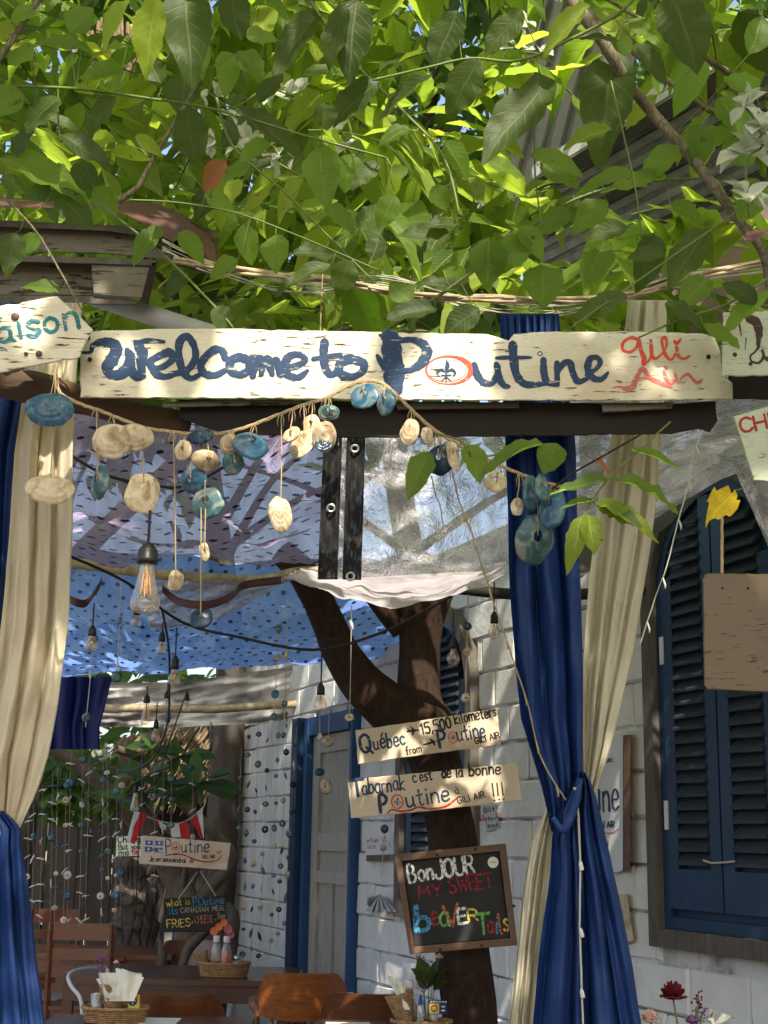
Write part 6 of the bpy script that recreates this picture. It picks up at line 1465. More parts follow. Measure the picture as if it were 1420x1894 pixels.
# loose strings
def string_(nm, pts, r, m, lab, buds=0, cat='string'):
    P = smoothpath(pts, 7); mb = MB(); mb.tube([at(x + 1.2 * nz(i * .4, pts[0][0]), y, D) for i, (x, y, D) in enumerate(P)], r, 5)
    for b in range(buds):
        x, y, D = P[int((b + .6) / buds * (len(P) - 1))]; c = at(x, y, D); q = c + Vector((.004, -.002, -.016)); mb.tube([c, q, q + Vector((0, 0, -.009))], [r, .0026, .002], 5)
    return single(nm, mb, M[m], lab, cat, smooth=True)
string_('loose_string', [(835, 868, 2.85), (850, 930, 2.87), (872, 985, 2.9), (900, 1075, 2.95), (935, 1180, 3.), (975, 1300, 3.05), (1000, 1400, 3.08), (1046, 1480, 3.1)], .0018, 'rope', 'long pale string running from the navy shell down to the blue curtain', 8)
string_('loose_string', [(798, 880, 2.85), (804, 910, 2.85), (816, 945, 2.85), (819, 980, 2.85)], .0015, 'rope', 'short loose string end hanging from the navy shell')
string_('fairy_light_string', [(1299, 795, 3.0), (1283, 840, 3.0), (1272, 900, 3.0), (1255, 960, 3.0), (1232, 1050, 3.0), (1210, 1110, 3.05), (1182, 1198, 3.1)], .0016, 'whitestring', 'transparent fairy light string curving down the right side', 5)
string_('loose_string', [(866, 1100, 5.), (865, 1160, 5.), (862, 1215, 5.), (861, 1290, 5.)], .0016, 'whitestring', 'thin thread of beads before the arched shutter')
# ---- shell strings
def bead_string(x0, y0, x1, y1, D, items, lab, group, mcord='whitestring', rc=.0019):
    T = thing('shell_string', lab, 'shell string', tuple(at(x0, y0, D)), group); mb = MB(); mb.tube([at(x0, y0, D), at((x0 + x1) / 2 + .6, (y0 + y1) / 2, D), at(x1, y1, D)], rc, 4, cap=False); part('thread', mb, M[mcord], T)
    for (y, kind, colr, r, q) in items:
        x = x0 + (x1 - x0) * (y - y0) / (y1 - y0) + q * .15; c = at(x, y, D - .004); rw = r * D / FPX; rr = random.Random(int(x * 7 + y * 13)); F = Matrix.Rotation(rr.uniform(-.45, .45), 3, 'Y') @ Matrix.Rotation(rr.uniform(-.6, .6), 3, 'Z')
        mb = MB()
        if kind == 'o':
            asp = rr.uniform(.75, 1.25); rows = []; n = 12
            for (a, b) in ((.22, -.16), (.7, -.2), (1, 0), (.7, .2), (.22, .16)): rows.append([c + F @ Vector((rw * a * math.cos(t) * (1 + .1 * nz(math.cos(t), math.sin(t), x)), rw * b, rw * asp * a * math.sin(t))) for t in [2 * math.pi * k / n for k in range(n)]])
            mb.quadgrid(rows, closed=True)
        elif kind == 'l':
            rows = []; n = 8
            for i in range(7):
                v = i / 6; w_ = rw * .55 * math.sin(math.pi * max(.04, min(.96, v))); rows.append([c + F @ Vector((w_ * math.cos(t), w_ * .35 * math.sin(t), rw * 1.5 * (v - .5) * 2)) for t in [2 * math.pi * k / n for k in range(n)]])
            mb.quadgrid(rows, closed=True)
        else:
            a = rr.uniform(-.7, .7) + (1.3 if rr.random() < .35 else 0); d = Vector((math.cos(a), 0, math.sin(a))) * rw * 1.5; mb.tube([c - d, c - d * .3 + Vector((0, 0, rw * .18)), c + d * .4, c + d], [rw * .18, rw * .3, rw * .26, rw * .16], 6)
            if rr.random() < .6: e = Vector((rr.uniform(-1, 1), -.2, rr.uniform(-1, 1))) * rw; mb.tube([c, c + e], [rw * .24, rw * .14], 5)
        part({'o': 'shell', 'l': 'shell', 'c': 'coral_piece'}[kind], mb, M['sh_' + colr], T, smooth=True)
rr = random.Random(44)
XS = [(446, 1385, 440, 1560), (461, 1340, 449, 1790), (478, 1332, 463, 1775), (497, 1330, 478, 1770), (516, 1325, 499, 1765), (532, 1322, 512, 1745), (550, 1318, 524, 1712)]
for i, (x0, y0, x1, y1) in enumerate(XS):
    D = onwall((x0 + x1) / 2, 1550).y - .45 - .1 * (i % 2); it = []; y = y0 + rr.uniform(15, 40)
    while y < y1:
        it.append((y, rr.choice('oooll'), rr.choice('bttnnb') if rr.random() < .72 else 'c', rr.uniform(3.4, 6.6), rr.uniform(-10, 10))); y += rr.uniform(28, 56)
    bead_string(x0, y0, x1, y1 + 8, D, it, 'string of blue and grey shells before the white wall, %s from left' % ORD[i], 'shell strings before the white wall', rc=.0014, mcord='p_cgrey')
XL = [(52, 1500, 50, 1700), (62, 1470, 58, 1720), (79, 1450, 72, 1715), (97, 1430, 92, 1712), (107, 1420, 100, 1712), (122, 1430, 117, 1705), (131, 1385, 124, 1705), (153, 1385, 146, 1708), (165, 1400, 157, 1705), (191, 1380, 186, 1705), (197, 1370, 200, 1640), (216, 1420, 212, 1720), (226, 1440, 222, 1690), (285, 1400, 285, 1665), (262, 1330, 262, 1520), (302, 1420, 298, 1600), (317, 1400, 315, 1560), (355, 1400, 357, 1570)]
XL.sort()
for i, (x0, y0, x1, y1) in enumerate(XL):
    D = 8.9 + rr.uniform(-.5, .5); it = []; y = y0 + rr.uniform(10, 45)
    while y < y1:
        kd = rr.choice('cccoo'); it.append((y, kd, ('w' if rr.random() < .7 else 'b') if kd == 'c' else rr.choice('bbwct'), rr.uniform(4.2, 6.) if kd == 'c' else rr.uniform(3.8, 8.5), rr.uniform(-8, 8))); y += rr.uniform(26, 52)
    bead_string(x0, y0, x1, y1 + 6, D, it, 'string of white coral bits in the dark left background, %s from left' % ORD[i], 'coral strings before the dark fence', rc=.0013, mcord='p_cgrey')
for i, (x0, y0, x1, y1, D, it, lab) in enumerate((
    (224, 1075, 215, 1258, 5.3, [(1148, 'o', 't', 7, 0), (1232, 'l', 'w', 5, 0), (1252, 'o', 't', 10, 0)], 'thread with a teal shell before the dotted tarp at the left'),
    (173, 1180, 158, 1345, 5.4, [(1182, 'o', 'b', 11, 0), (1248, 'l', 'w', 6, 0), (1327, 'o', 't', 8, 0)], 'thread hanging from the round bulb with a pale blue bead'),
    (518, 1120, 506, 1330, 5.6, [(1163, 'o', 't', 8, 0), (1217, 'o', 'c', 7, 0), (1284, 'o', 'b', 9, 0), (1325, 'o', 't', 6, 0)], 'thread of teal and cream shells left of the tree limb'),
    (533, 1110, 522, 1420, 5.8, [(1210, 'l', 'c', 8, 0), (1301, 'o', 't', 6, 0), (1360, 'o', 'n', 5, 0)], 'thread with a pale oval shell close to the tree limb'),
    (650, 1120, 646, 1335, 5.9, [(1155, 'l', 'w', 7, 0), (1327, 'o', 'c', 9, 0)], 'thread with one pale round shell left of the trunk'),
    (609, 1310, 602, 1470, 7.5, [(1371, 'o', 'c', 12, 0), (1455, 'o', 'c', 13, 0)], 'two pale shells hanging before the door'),
    (591, 1316, 591, 1440, 7.4, [(1362, 'o', 'w', 5, 0), (1428, 'o', 'b', 10, 0)], 'blue ring shell hanging at the blue door post'),
    (712, 1515, 705, 1620, 7.2, [(1533, 'o', 'n', 9, 0), (1569, 'o', 'c', 7, 0)], 'navy shell hanging under the lower tree board'),
    (865, 1100, 861, 1300, 5.0, [(1158, 'o', 'n', 9, 0), (1207, 'o', 'c', 7, 0), (1291, 'o', 'c', 9, 0)], 'thread of three shells before the arched shutter'),
    (312, 1260, 310, 1350, 6.2, [(1326, 'o', 'b', 7, 0)], 'bright glass bead between two tiny bulbs'),
    (390, 1330, 388, 1375, 8., [(1340, 'o', 'c', 4, 0), (1360, 'l', 'b', 4, 0)], 'short thread of tiny shells at the banner edge'))):
    bead_string(x0, y0, x1, y1, D, it, lab, 'single threads of shells under the tarps')

# ================================================================== FRANGIPANI TREE
T = thing('frangipani_tree', 'frangipani tree with bare slanting grey branches at the back left of the terrace', 'tree', (at(330, 1890, 11.).x, 11., 0)); m2 = MB()
ptube(m2, [(370, 2150, 70, 11.), (350, 1894, 66, 11.), (345, 1780, 60, 11.), (350, 1690, 52, 11.), (320, 1620, 46, 11.), (285, 1560, 40, 10.9), (245, 1510, 34, 10.8), (195, 1460, 28, 10.7), (140, 1412, 24, 10.6), (85, 1380, 22, 10.5)], 14, .12, 5)
ptube(m2, [(350, 1690, 40, 11.), (390, 1640, 26, 11.), (430, 1590, 22, 10.9), (395, 1540, 20, 10.8), (340, 1490, 18, 10.8), (300, 1440, 18, 10.7), (265, 1405, 17, 10.7), (215, 1385, 15, 10.6)][::-1], 10, .1, 6)
ptube(m2, [(340, 1640, 14, 10.5), (352, 1540, 9, 10.2), (362, 1470, 8, 10.), (364, 1445, 8, 10.)], 8, .1, 7)
ptube(m2, [(345, 1560, 12, 10.6), (270, 1500, 9, 10.4), (262, 1440, 8, 10.3)], 8, .1, 8)
part('trunk', m2, M['plum'], T, smooth=True)
PLM = [leaf_mesh('leaf', M['plumleaf'], .17, 7, seed=40 + i, fold=.1, droop=.22, shape=.55) for i in range(3)]
for (cx, cy, D, n, L) in ((364, 1450, 9.9, 11, 78), (262, 1440, 10.2, 8, 62), (310, 1470, 10.3, 9, 60), (220, 1480, 10.5, 7, 55), (330, 1400, 10.4, 8, 62), (280, 1385, 10.5, 7, 56)):
    for k in range(n):
        a = k / n * 6.28 + rl.uniform(-.3, .3); b = at(cx, cy, D); e = at(cx + L * math.cos(a) * rl.uniform(.75, 1.1), cy - L * .62 * math.sin(a) * rl.uniform(.7, 1.1) - 8, D - .25 * math.sin(a + 1)); put_leaf(rl.choice(PLM), b, e, T, 1.25, upv=Vector((rl.uniform(-.3, .3), -.7, .9)))
sp_ = Soup(); rr = random.Random(66)
for k in range(900):
    q = at(rr.choice((rr.uniform(60, 150), rr.uniform(20, 210))), rr.uniform(1390, 1500), rr.uniform(12.3, 13.4)); sp_.add(q, Vector((rr.uniform(-1, 1), rr.uniform(-1, .3), rr.uniform(-1, .3))), rr.uniform(.08, .2), .36, Vector((0, -1, .6)))
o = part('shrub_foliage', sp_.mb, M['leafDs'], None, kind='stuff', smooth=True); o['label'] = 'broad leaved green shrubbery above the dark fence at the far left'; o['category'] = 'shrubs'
boug([(175, 1384), (185, 1392), (192, 1400), (200, 1388)], 10.8, 7, 'small cream and pink blossoms beside the deep blue cloth', Lr=(.04, .06), spread=8, seed=18)
m2 = MB(); rr = random.Random(5)
ptube(m2, [(405, 1850, 30, 9.9), (412, 1790, 34, 9.9), (425, 1740, 28, 9.9), (432, 1700, 22, 9.9), (420, 1670, 12, 9.9)], 12, .35, 15); ptube(m2, [(335, 1790, 14, 9.9), (352, 1750, 18, 9.9), (378, 1725, 16, 9.9), (400, 1700, 12, 9.9), (410, 1660, 8, 9.9)], 10, .3, 16); ptube(m2, [(290, 1800, 14, 10.1), (300, 1770, 16, 10.1), (296, 1745, 9, 10.1), (292, 1735, 5, 10.1)], 8, .3, 17)
single('driftwood_stump', m2, M['plum'], 'twisted driftwood stump rising behind the table flowers', 'driftwood', smooth=True)

# ================================================================== FURNITURE
def hw(px, D): return at(px, 1548, D).x
def slabtable(name, lab, x0, x1, D0, D1, m, legs=True, z=.75):
    T = thing(name, lab, 'table', ((x0 + x1) / 2, (D0 + D1) / 2, 0)); X, Y = x1 - x0, D1 - D0
    npl = 5
    for i in range(npl):
        mb = MB(); w_ = Y / npl; mb.box((0, -Y / 2 + w_ * (i + .5), z - .017), (X, w_ - .004, .034)); part('plank', mb, m, T, local=True)
    mb = MB(); a = .045
    for sx, sy, lx, ly in ((0, -1, X - 2 * a, .022), (0, 1, X - 2 * a, .022)): mb.box((0, sy * (Y / 2 - a), z - .085), (lx, ly, .10))
    for sx in (-1, 1): mb.box((sx * (X / 2 - a), 0, z - .085), (.022, Y - 2 * a - .03, .10))
    part('apron', mb, m, T, local=True)
    for sx in (-1, 1):
        for sy in (-1, 1): mb = MB(); mb.box((sx * (X / 2 - .07), sy * (Y / 2 - .07), (z - .034) / 2), (.06, .06, z - .036)); part('leg', mb, m, T, local=True)
    return T
slabtable('dining_table', 'long dark wooden table in the middle of the terrace with the sauce basket on it', hw(150, 9.2), hw(560, 9.2), 8.72, 9.65, M['table'])
slabtable('dining_table', 'dark wooden table in front at the left under the napkin basket', hw(92, 6.6), hw(470, 6.6), 6.1, 7.02, M['table'])
slabtable('dining_table', 'dark wooden table in front of the forked tree under the right basket', hw(590, 6.5), hw(1010, 6.5), 5.55, 6.98 - .55, M['table']) if False else slabtable('dining_table', 'dark wooden table beside the forked tree under the right basket', hw(592, 6.7), hw(835, 6.7), 6.0, 6.98, M['table'])
slabtable('dining_table', 'reddish wooden table at the back left between the ladder-back chairs', hw(30, 10.9), hw(345, 10.9), 10.4, 11.2, M['chair'])
def ladder_chair(lab, loc, rz, w_=.44, h=.98, m='chair'):
    T = thing('ladder_back_chair', lab, 'chair', loc, 'ladder-back chairs', rz)
    for sx in (-1, 1):
        mb = MB(); mb.tube([Vector((sx * (w_ / 2 - .02), -.20, 0)), Vector((sx * (w_ / 2 - .02), -.20, .45)), Vector((sx * (w_ / 2 - .02), -.25, h))], .023, 6); part('back_post', mb, M[m], T, local=True)
        mb = MB(); mb.box((sx * (w_ / 2 - .025), .20, .22), (.04, .04, .44)); part('leg', mb, M[m], T, local=True)
    for z, hh in ((h - .055, .11), (h - .20, .075), (h - .315, .075), (h - .42, .06)):
        mb = MB(); y = -.20 - .05 * (z - .45) / (h - .45); mb.box((0, y, z), (w_ - .075, .02, hh)); part('slat', mb, M[m], T, local=True)
    for i in range(4): mb = MB(); mb.box((0, -.165 + .11 * i, .452), (w_ - .03, .102, .024)); part('seat_slat', mb, M[m], T, local=True)
    mb = MB(); mb.box((0, .2, .41), (w_ - .09, .022, .05)); mb.box((0, -.19, .41), (w_ - .09, .022, .05)); mb.box((0, .2, .2), (w_ - .09, .022, .03)); part('rail', mb, M[m], T, local=True)
    return T
ladder_chair('reddish ladder-back chair nearest the left curtain, its back to the camera', (hw(170, 9.95), 10.0, 0), 0.03, .45, 1.0)
ladder_chair('smaller looking ladder-back chair further back at the left', (hw(114, 11.9), 12.1, 0), 0., .43, .98)
def round_chair(lab, loc, rz, m='chair', sc=1.):
    T = thing('round_back_chair', lab, 'chair', loc, 'round-back armchairs', rz)
    # curved back panel
    rows = []; nb = 22; hwid = .245
    for face in (0, 1):
        for iz in range(9) if face == 0 else reversed(range(9)):
            v = iz / 8; r = []
            for i in range(nb + 1):
                u = -1 + 2 * i / nb; top = .84 - .10 * max(0, (abs(u) - .62) / .38) ** 2.2; bot = .575 + .02 * u * u; z = bot + (top - bot) * v
                R0 = .30 - (0.024 if face else 0); a = u * .92
                y = -.20 - .05 * v - R0 * math.cos(a) + .30 * .6; r.append(Vector((hwid / math.sin(.92) * math.sin(a) * (1 + .03 * v) * (R0 / .30), y, z)))
            rows.append(r)
    rows.append(rows[0]); mb = MB(); mb.quadgrid(rows)
    n = len(rows); k = nb + 1
    mb.f.append(tuple(i * k for i in range(n - 1))); mb.f.append(tuple(i * k + k - 1 for i in reversed(range(n - 1))))
    part('backrest', mb, M[m], T, smooth=False, local=True)
    for sx in (-1, 1):
        mb = MB(); P = smoothpath([(sx * .235, -.19, .60), (sx * .275, -.08, .635), (sx * .285, .06, .65), (sx * .275, .17, .65)], 5); rws = []
        for p in P: rws.append([Vector(p) + Vector(q) for q in ((-.028, 0, -.012), (.028, 0, -.012), (.03, 0, .006), (.0, 0, .013), (-.03, 0, .006))])
        mb.quadgrid(rws, closed=True); mb.f += [tuple(range(5))[::-1], tuple((len(P) - 1) * 5 + q for q in range(5))]; part('armrest', mb, M[m], T, local=True)
        for y, zt in ((.13, .64), (-.02, .625)): mb = MB(); mb.lathe([(.014, .46), (.019, .52), (.013, .56), (.017, .62), (.013, zt)], 8, (sx * .265, y, 0)); part('spindle', mb, M[m], T, smooth=True, local=True)
        for y in (-.17, .17): mb = MB(); mb.tube([Vector((sx * .18, y, .44)), Vector((sx * .215, y * 1.2, .22)), Vector((sx * .23, y * 1.3, 0))], [.02, .024, .017], 8); part('leg', mb, M[m], T, smooth=True, local=True)
    mb = MB()
    for i in range(7): u = -.17 + .34 * i / 6; mb.lathe([(.009, .46), (.012, .52), (.009, .59)], 6, (u, -.20 - .04 * math.cos(u * 7), 0))
    part('back_spindles', mb, M[m], T, smooth=True, local=True)
    mb = MB(); n = 24; pr = [(.24 * math.copysign(abs(math.cos(a)) ** .7, math.cos(a)), .22 * math.copysign(abs(math.sin(a)) ** .7, math.sin(a))) for a in [2 * math.pi * q / n for q in range(n)]]
    mb.quadgrid([[Vector((x * s_, y * s_, z)) for x, y in pr] for s_, z in ((.95, .43), (1, .44), (1, .455), (.96, .462), (.5, .455))], closed=True); mb.f.append(tuple(range(n))[::-1]); mb.f.append(tuple(4 * n + q for q in range(n))); part('seat', mb, M[m], T, smooth=True, local=True)
    return T
round_chair('orange brown round-back chair lit by the sun between the two middle tables', (hw(562, 8.3), 8.6, 0), .06, 'chair2')
r0 = round_chair('dark round-back chair in shadow behind the front left table', (hw(338, 7.1), 7.46, 0), -.05, 'chair')
c_ = dup(r0, (hw(700, 7.45), 7.6, 0), -.1, 'dark round-back chair tucked behind the right basket')
dup(r0, (hw(352, 10.2), 10.3, 0), math.pi, 'brown round-back chair on the far side of the middle table')
mb = MB(); q = smoothpath([(196, 1790, 8.4), (165, 1791, 8.2), (135, 1797, 7.95), (126, 1808, 7.8), (133, 1826, 7.65), (148, 1846, 7.55), (152, 1880, 7.52), (153, 1950, 7.5)], 6)
T = thing('metal_armchair', 'chair with a pale curved metal arm behind the napkin basket', 'chair', (hw(185, 7.9), 7.9, 0)); mb.tube([at(*p) for p in q], .0105, 10); part('arm_rail', mb, M['whitemetal'], T, smooth=True)
bx = hw(185, 7.9)
for dx, dy in ((-.2, -.2), (.2, -.2), (-.2, .2), (.2, .2)): mb = MB(); mb.tube([Vector((bx + dx, 7.9 + dy, 0)), Vector((bx + dx, 7.9 + dy, .46))], .011, 8); part('leg', mb, M['whitemetal'], T, smooth=True)
mb = MB(); mb.box((bx, 7.9, .465), (.44, .44, .03)); part('seat', mb, M['frame'], T)
mb = MB(); mb.tube([at(196, 1790, 8.4), Vector((bx + .2, 8.1, .46))], .0105, 8); part('back_rail', mb, M['whitemetal'], T)
# ---- table things
def napkins(px, py, D, tops, w_, lab, mouth=None, seed=1):
    """folded paper napkins standing in a holder"""
    rr = random.Random(seed); T = thing('napkin', lab, 'napkins', tuple(at(px, py, D)))
    for i, (tx, ty, tw, ang) in enumerate(tops):
        dy = -.012 * i; b0, b1 = (px - w_ * .35 + i * w_ * .2, py), (px + w_ * .1 + i * w_ * .2, py); c, s_ = math.cos(ang), math.sin(ang)
        t0, t1 = (tx - tw / 2 * c, ty - tw / 2 * s_), (tx + tw / 2 * c, ty + tw / 2 * s_); mb = MB(); rows = []
        for k in range(8):
            v = k / 7; r = []
            for j in range(7):
                u = j / 6; x = (b0[0] + (b1[0] - b0[0]) * u) * (1 - v) + (t0[0] + (t1[0] - t0[0]) * u) * v; y = (b0[1] + (b1[1] - b0[1]) * u) * (1 - v) + (t0[1] + (t1[1] - t0[1]) * u) * v; r.append(at(x, y, D + dy + .02 * math.sin(u * 7 + i) * v + .01 * nz(u * 3, v * 3, i)))
            rows.append(r)
        mb.quadgrid(rows); rows2 = [[p + Vector((.001, .006, .001)) for p in r] for r in rows]; mb.quadgrid(rows2); part('sheet', mb, M['paper'], T, smooth=True)
    return T
def basket(px, py, D, wpx, h, lab, deep=.7):
    k = D / FPX; rx = wpx / 2 * k; c = at(px, py, D); T = thing('wicker_basket', lab, 'basket', tuple(c), 'table baskets'); n = 40; rows = int(h / .0085)
    mb = MB()
    for j in range(rows):
        z = (j + .5) * h / rows; g_ = .9 + .12 * z / h; mb.tube([Vector((rx * g_ * math.cos(a) * (1 + .018 * math.cos(10 * a + j * math.pi)), rx * deep * g_ * math.sin(a) * (1 + .018 * math.cos(10 * a + j * math.pi)), z)) for a in [2 * math.pi * q / n for q in range(n + 1)]], h / rows * .55, 4, cap=False)
    part('weave', mb, M['wicker'], T, smooth=True, local=True)
    mb = MB(); n2 = 22; mb.tube([Vector((rx * 1.03 * math.cos(a), rx * deep * 1.03 * math.sin(a), h + .004 + .003 * math.cos(a * 22))) for a in [2 * math.pi * q / 60 for q in range(61)]], .0085, 6, cap=False); part('rim', mb, M['wicker'], T, smooth=True, local=True)
    mb = MB(); mb.quadgrid([[Vector((rx * s_ * .9 * math.cos(a), rx * deep * s_ * .9 * math.sin(a), .006)) for a in [2 * math.pi * q / 24 for q in range(24)]] for s_ in (.05, 1)], closed=True); part('base', mb, M['wicker'], T, local=True)
    return T
def lobj(nm, prof, m, c, lab, cat, n=16, extra=(), group=None):
    T = thing(nm, lab, cat, tuple(c), group); mb = MB(); mb.lathe(prof, n); part('body', mb, m, T, smooth=True, local=True)
    for nm2, pr2, m2 in extra: mb = MB(); mb.lathe(pr2, n); part(nm2, mb, m2, T, smooth=True, local=True)
    return T
def sauce(c, m, lab, s=1., lvl=.55):
    lobj('sauce_bottle', [(.026 * s, 0), (.031 * s, .006), (.031 * s, .11 * s), (.029 * s, .135 * s), (.019 * s, .165 * s), (.0155 * s, .18 * s)], M['bottle'], c, lab, 'bottle', extra=(('sauce', [(.026 * s, .003), (.0295 * s, .008), (.0295 * s, .12 * s * lvl)], m), ('cap', [(.019 * s, .178 * s), (.020 * s, .182 * s), (.020 * s, .21 * s), (.017 * s, .214 * s)], M['capp'])), group='squeeze bottles of sauce')
ZT = .752
def ontable(px, D, dz=0): v = at(px, 1800, D); return Vector((v.x, D, ZT + dz))
b = ontable(414, 8.95); pyb = 1810
BK = basket(414, pyb, 8.95, 88, .075, 'shallow wicker basket with two sauce bottles on the middle table'); BK.location = ontable(414, 8.95)
sauce(ontable(398, 8.93, .012), M['ketchup'], 'squeeze bottle of dark red sauce, left one in the middle basket', 1.06, .62); sauce(ontable(417, 8.90, .012), M['chili'], 'squeeze bottle of orange chili sauce, right one in the middle basket', 1.06, 1.08)
lobj('spice_jar', [(.028, 0), (.031, .01), (.031, .075), (.024, .092)], M['clearglass'], ontable(436, 8.93, .01), 'small glass jar with metal lid in the middle basket', 'jar', extra=(('lid', [(.027, .092), (.028, .094), (.028, .112), (.02, .116)], M['metal']), ('pepper', [(.027, .004), (.028, .04)], M['p_brown'])))
def wcone(c, lab, h=.17, r=.055, tilt=-.15):
    T = thing('wicker_cone', lab, 'napkin holder', tuple(c)); F = Matrix.Rotation(tilt, 3, 'Y'); mb = MB()
    for j in range(20): z = j / 19 * h; rr_ = .022 + (r - .022) * j / 19; mb.tube([F @ Vector((rr_ * math.cos(a), rr_ * .8 * math.sin(a), z)) for a in [2 * math.pi * q / 20 for q in range(21)]], h / 34, 4, cap=False)
    part('weave', mb, M['wicker'], T, smooth=True, local=True); return T
wcone(ontable(381, 8.97, .02), 'small woven cone at the left of the middle basket', .12, .045, -.35)
def bouquet(c, heads, lab, stemlen=.1):
    T = thing('flower_bunch', lab, 'flowers', tuple(c), 'table flowers'); st = MB()
    for i, (px, py, D, r, mm, kd) in enumerate(heads):
        q = at(px, py, D); rr = random.Random(i * 7 + int(px)); st.tube([c, c.lerp(q, .5) + Vector((.01 * math.sin(i), 0, .01)), q], .0022, 5); mb = MB()
        if kd == 'd':
            for a in range(14):
                t = a * .449; e = Vector((math.cos(t), -.45, math.sin(t))) * r; s_ = Vector((-math.sin(t), 0, math.cos(t))) * r * .2; b = len(mb.v); mb.v += [q - s_ * .5, q + s_ * .5, q + e * .7 + s_, q + e, q + e * .7 - s_]; mb.f.append((b, b + 1, b + 2, b + 3, b + 4))
            mb.lathe([(r * .3, 0), (r * .2, r * .15)], 8, q + Vector((0, -.005, 0)), Matrix.Rotation(R(90), 3, 'X'))
        elif kd == 'b':
            for a in range(16): e = q + Vector((rr.uniform(-1, 1), rr.uniform(-.6, .6), rr.uniform(-1.3, 1.3))) * r; s_ = r * .22; mb.lathe([(s_ * .3, -s_), (s_, 0), (s_ * .4, s_)], 6, e)
        else:
            for l, (rr1, n) in enumerate(((.35, 4), (.6, 5), (.85, 6), (1., 7))):
                for a in range(n):
                    t = 6.283 * a / n + l * .7; d = Vector((math.cos(t), math.sin(t), 0)); s_ = Vector((-math.sin(t), math.cos(t), 0)); rows = []
                    for v in (0, .4, .8, 1.): rows.append([q + (d * (.15 + rr1 * (v ** .6) * (1 - .25 * (v > .9))) + s_ * u * .62 * rr1 * (.45 + .55 * math.sin(v * 2.4)) + Vector((0, 0, -.55 + v * (1.3 - .25 * l) - .15 * u * u))) * r for u in (-1, 0, 1)])
                    mb.quadgrid(rows)
        part('bloom', mb, M[mm], T, smooth=(kd == 'r'))
    part('stems', st, M['stem'], T); return T
bouquet(ontable(412, 8.97, .03), [(405, 1714, 8.95, .026, 'orangef', 'd'), (414, 1706, 8.95, .025, 'orangef', 'd'), (422, 1718, 8.93, .03, 'pinkf', 'd'), (396, 1722, 8.97, .028, 'orangef', 'd'), (426, 1728, 8.95, .028, 'pinkf', 'd')], 'orange and dusky pink daisies behind the two sauce bottles')
# front left basket
BK = basket(217, 1894, 6.75, 112, .06, 'wicker basket in front at the lower left holding napkins and a tagged packet'); BK.location = ontable(217, 6.75)
wcone(ontable(212, 6.70, .02), 'woven cone holding the big white napkins', .15, .07, .0)
napkins(212, 1852, 6.66, [(222, 1800, 80, .0), (205, 1808, 56, -.1), (238, 1797, 50, .25), (245, 1800, 44, .4)], 50, 'stack of white paper napkins fanned out above the lower left basket', seed=2)
napkins(208, 1845, 6.60, [(188, 1820, 56, 1.40)], 40, 'white paper napkin folded down sideways to the left', seed=3)
T = thing('salt_box', 'small yellow packet with a dark blue round emblem in the lower left basket', 'packet', tuple(ontable(245, 6.72, .03)))
q = [(237, 1840), (259, 1839), (258, 1866), (236, 1866)]; part('box', board_mb(q, 6.66, .03), M['tagyel'], T); mb = MB(); PT_ = planeD(6.66); blob(mb, [(245 + 8.6 * math.cos(a), 1851 + 9.5 * math.sin(a)) for a in [k * .349 for k in range(18)]], PT_, .001, .0002); part('emblem', mb, M['tagblue'], T)
mb = MB()
for dx, dy in ((0, -5), (0, 5), (-4.5, 0), (4.5, 0)): stroke(mb, [(245 + dx, 1851 + dy), (245.3 + dx, 1851 + dy)], 2.6, PT_, .0022)
part('emblem_dots', mb, M['p_whiteflat'], T)
lobj('water_glass', [(.022, 0), (.026, .004), (.028, .10), (.027, .10), (.024, .008)], M['clearglass'], ontable(182, 6.7, .03), 'clear glass with white tissue at the left of the lower left basket', 'glass', extra=(('tissue', [(.018, .01), (.022, .09), (.012, .10)], M['paper']),))
bouquet(ontable(192, 6.78, .04), [(184, 1775, 6.8, .02, 'purplef', 'b'), (194, 1780, 6.8, .022, 'purplef', 'b'), (186, 1795, 6.8, .018, 'purplef', 'b'), (215, 1779, 6.8, .014, 'roseP', 'r'), (227, 1775, 6.82, .022, 'rose', 'r')], 'dark purple sprigs and a red bloom behind the big napkins')
# right basket
BK = basket(782, 1894, 6.75, 96, .065, 'wicker basket on the right table beside the tree trunk'); BK.location = ontable(780, 6.4)
ox = .0
wcone(ontable(758, 6.36, .02), 'woven cone with a rolled napkin in the right basket', .17, .06, -.28)
napkins(752, 1868, 6.33, [(733, 1812, 34, .45), (728, 1818, 26, .5)], 22, 'rolled white napkin leaning left out of the right basket', seed=6)
sauce(ontable(757, 6.46, .02), M['ketchup'], 'pink-capped bottle of red sauce at the left in the right basket', 1.0, .5); sauce(ontable(775, 6.5, .02), M['chili'], 'pale-capped bottle of orange sauce at the right in the right basket', .98, .4)
lobj('spray_bottle', [(.014, 0), (.016, .004), (.016, .085), (.008, .10)], M['clearglass'], ontable(778, 6.32, .05), 'small clear bottle with a blue cap in the right basket', 'bottle', extra=(('cap', [(.010, .095), (.011, .10), (.006, .135)], M['p_blue']),))
lobj('salt_shaker', [(.020, 0), (.022, .004), (.020, .05), (.015, .075), (.002, .085)], M['clearglass'], ontable(803, 6.36, .04), 'faceted glass salt shaker in the right basket', 'salt shaker', 10)
T = thing('matchbox', 'small dark box with a yellow panel and red ring in the right basket', 'box', tuple(ontable(808, 6.3, .03)))
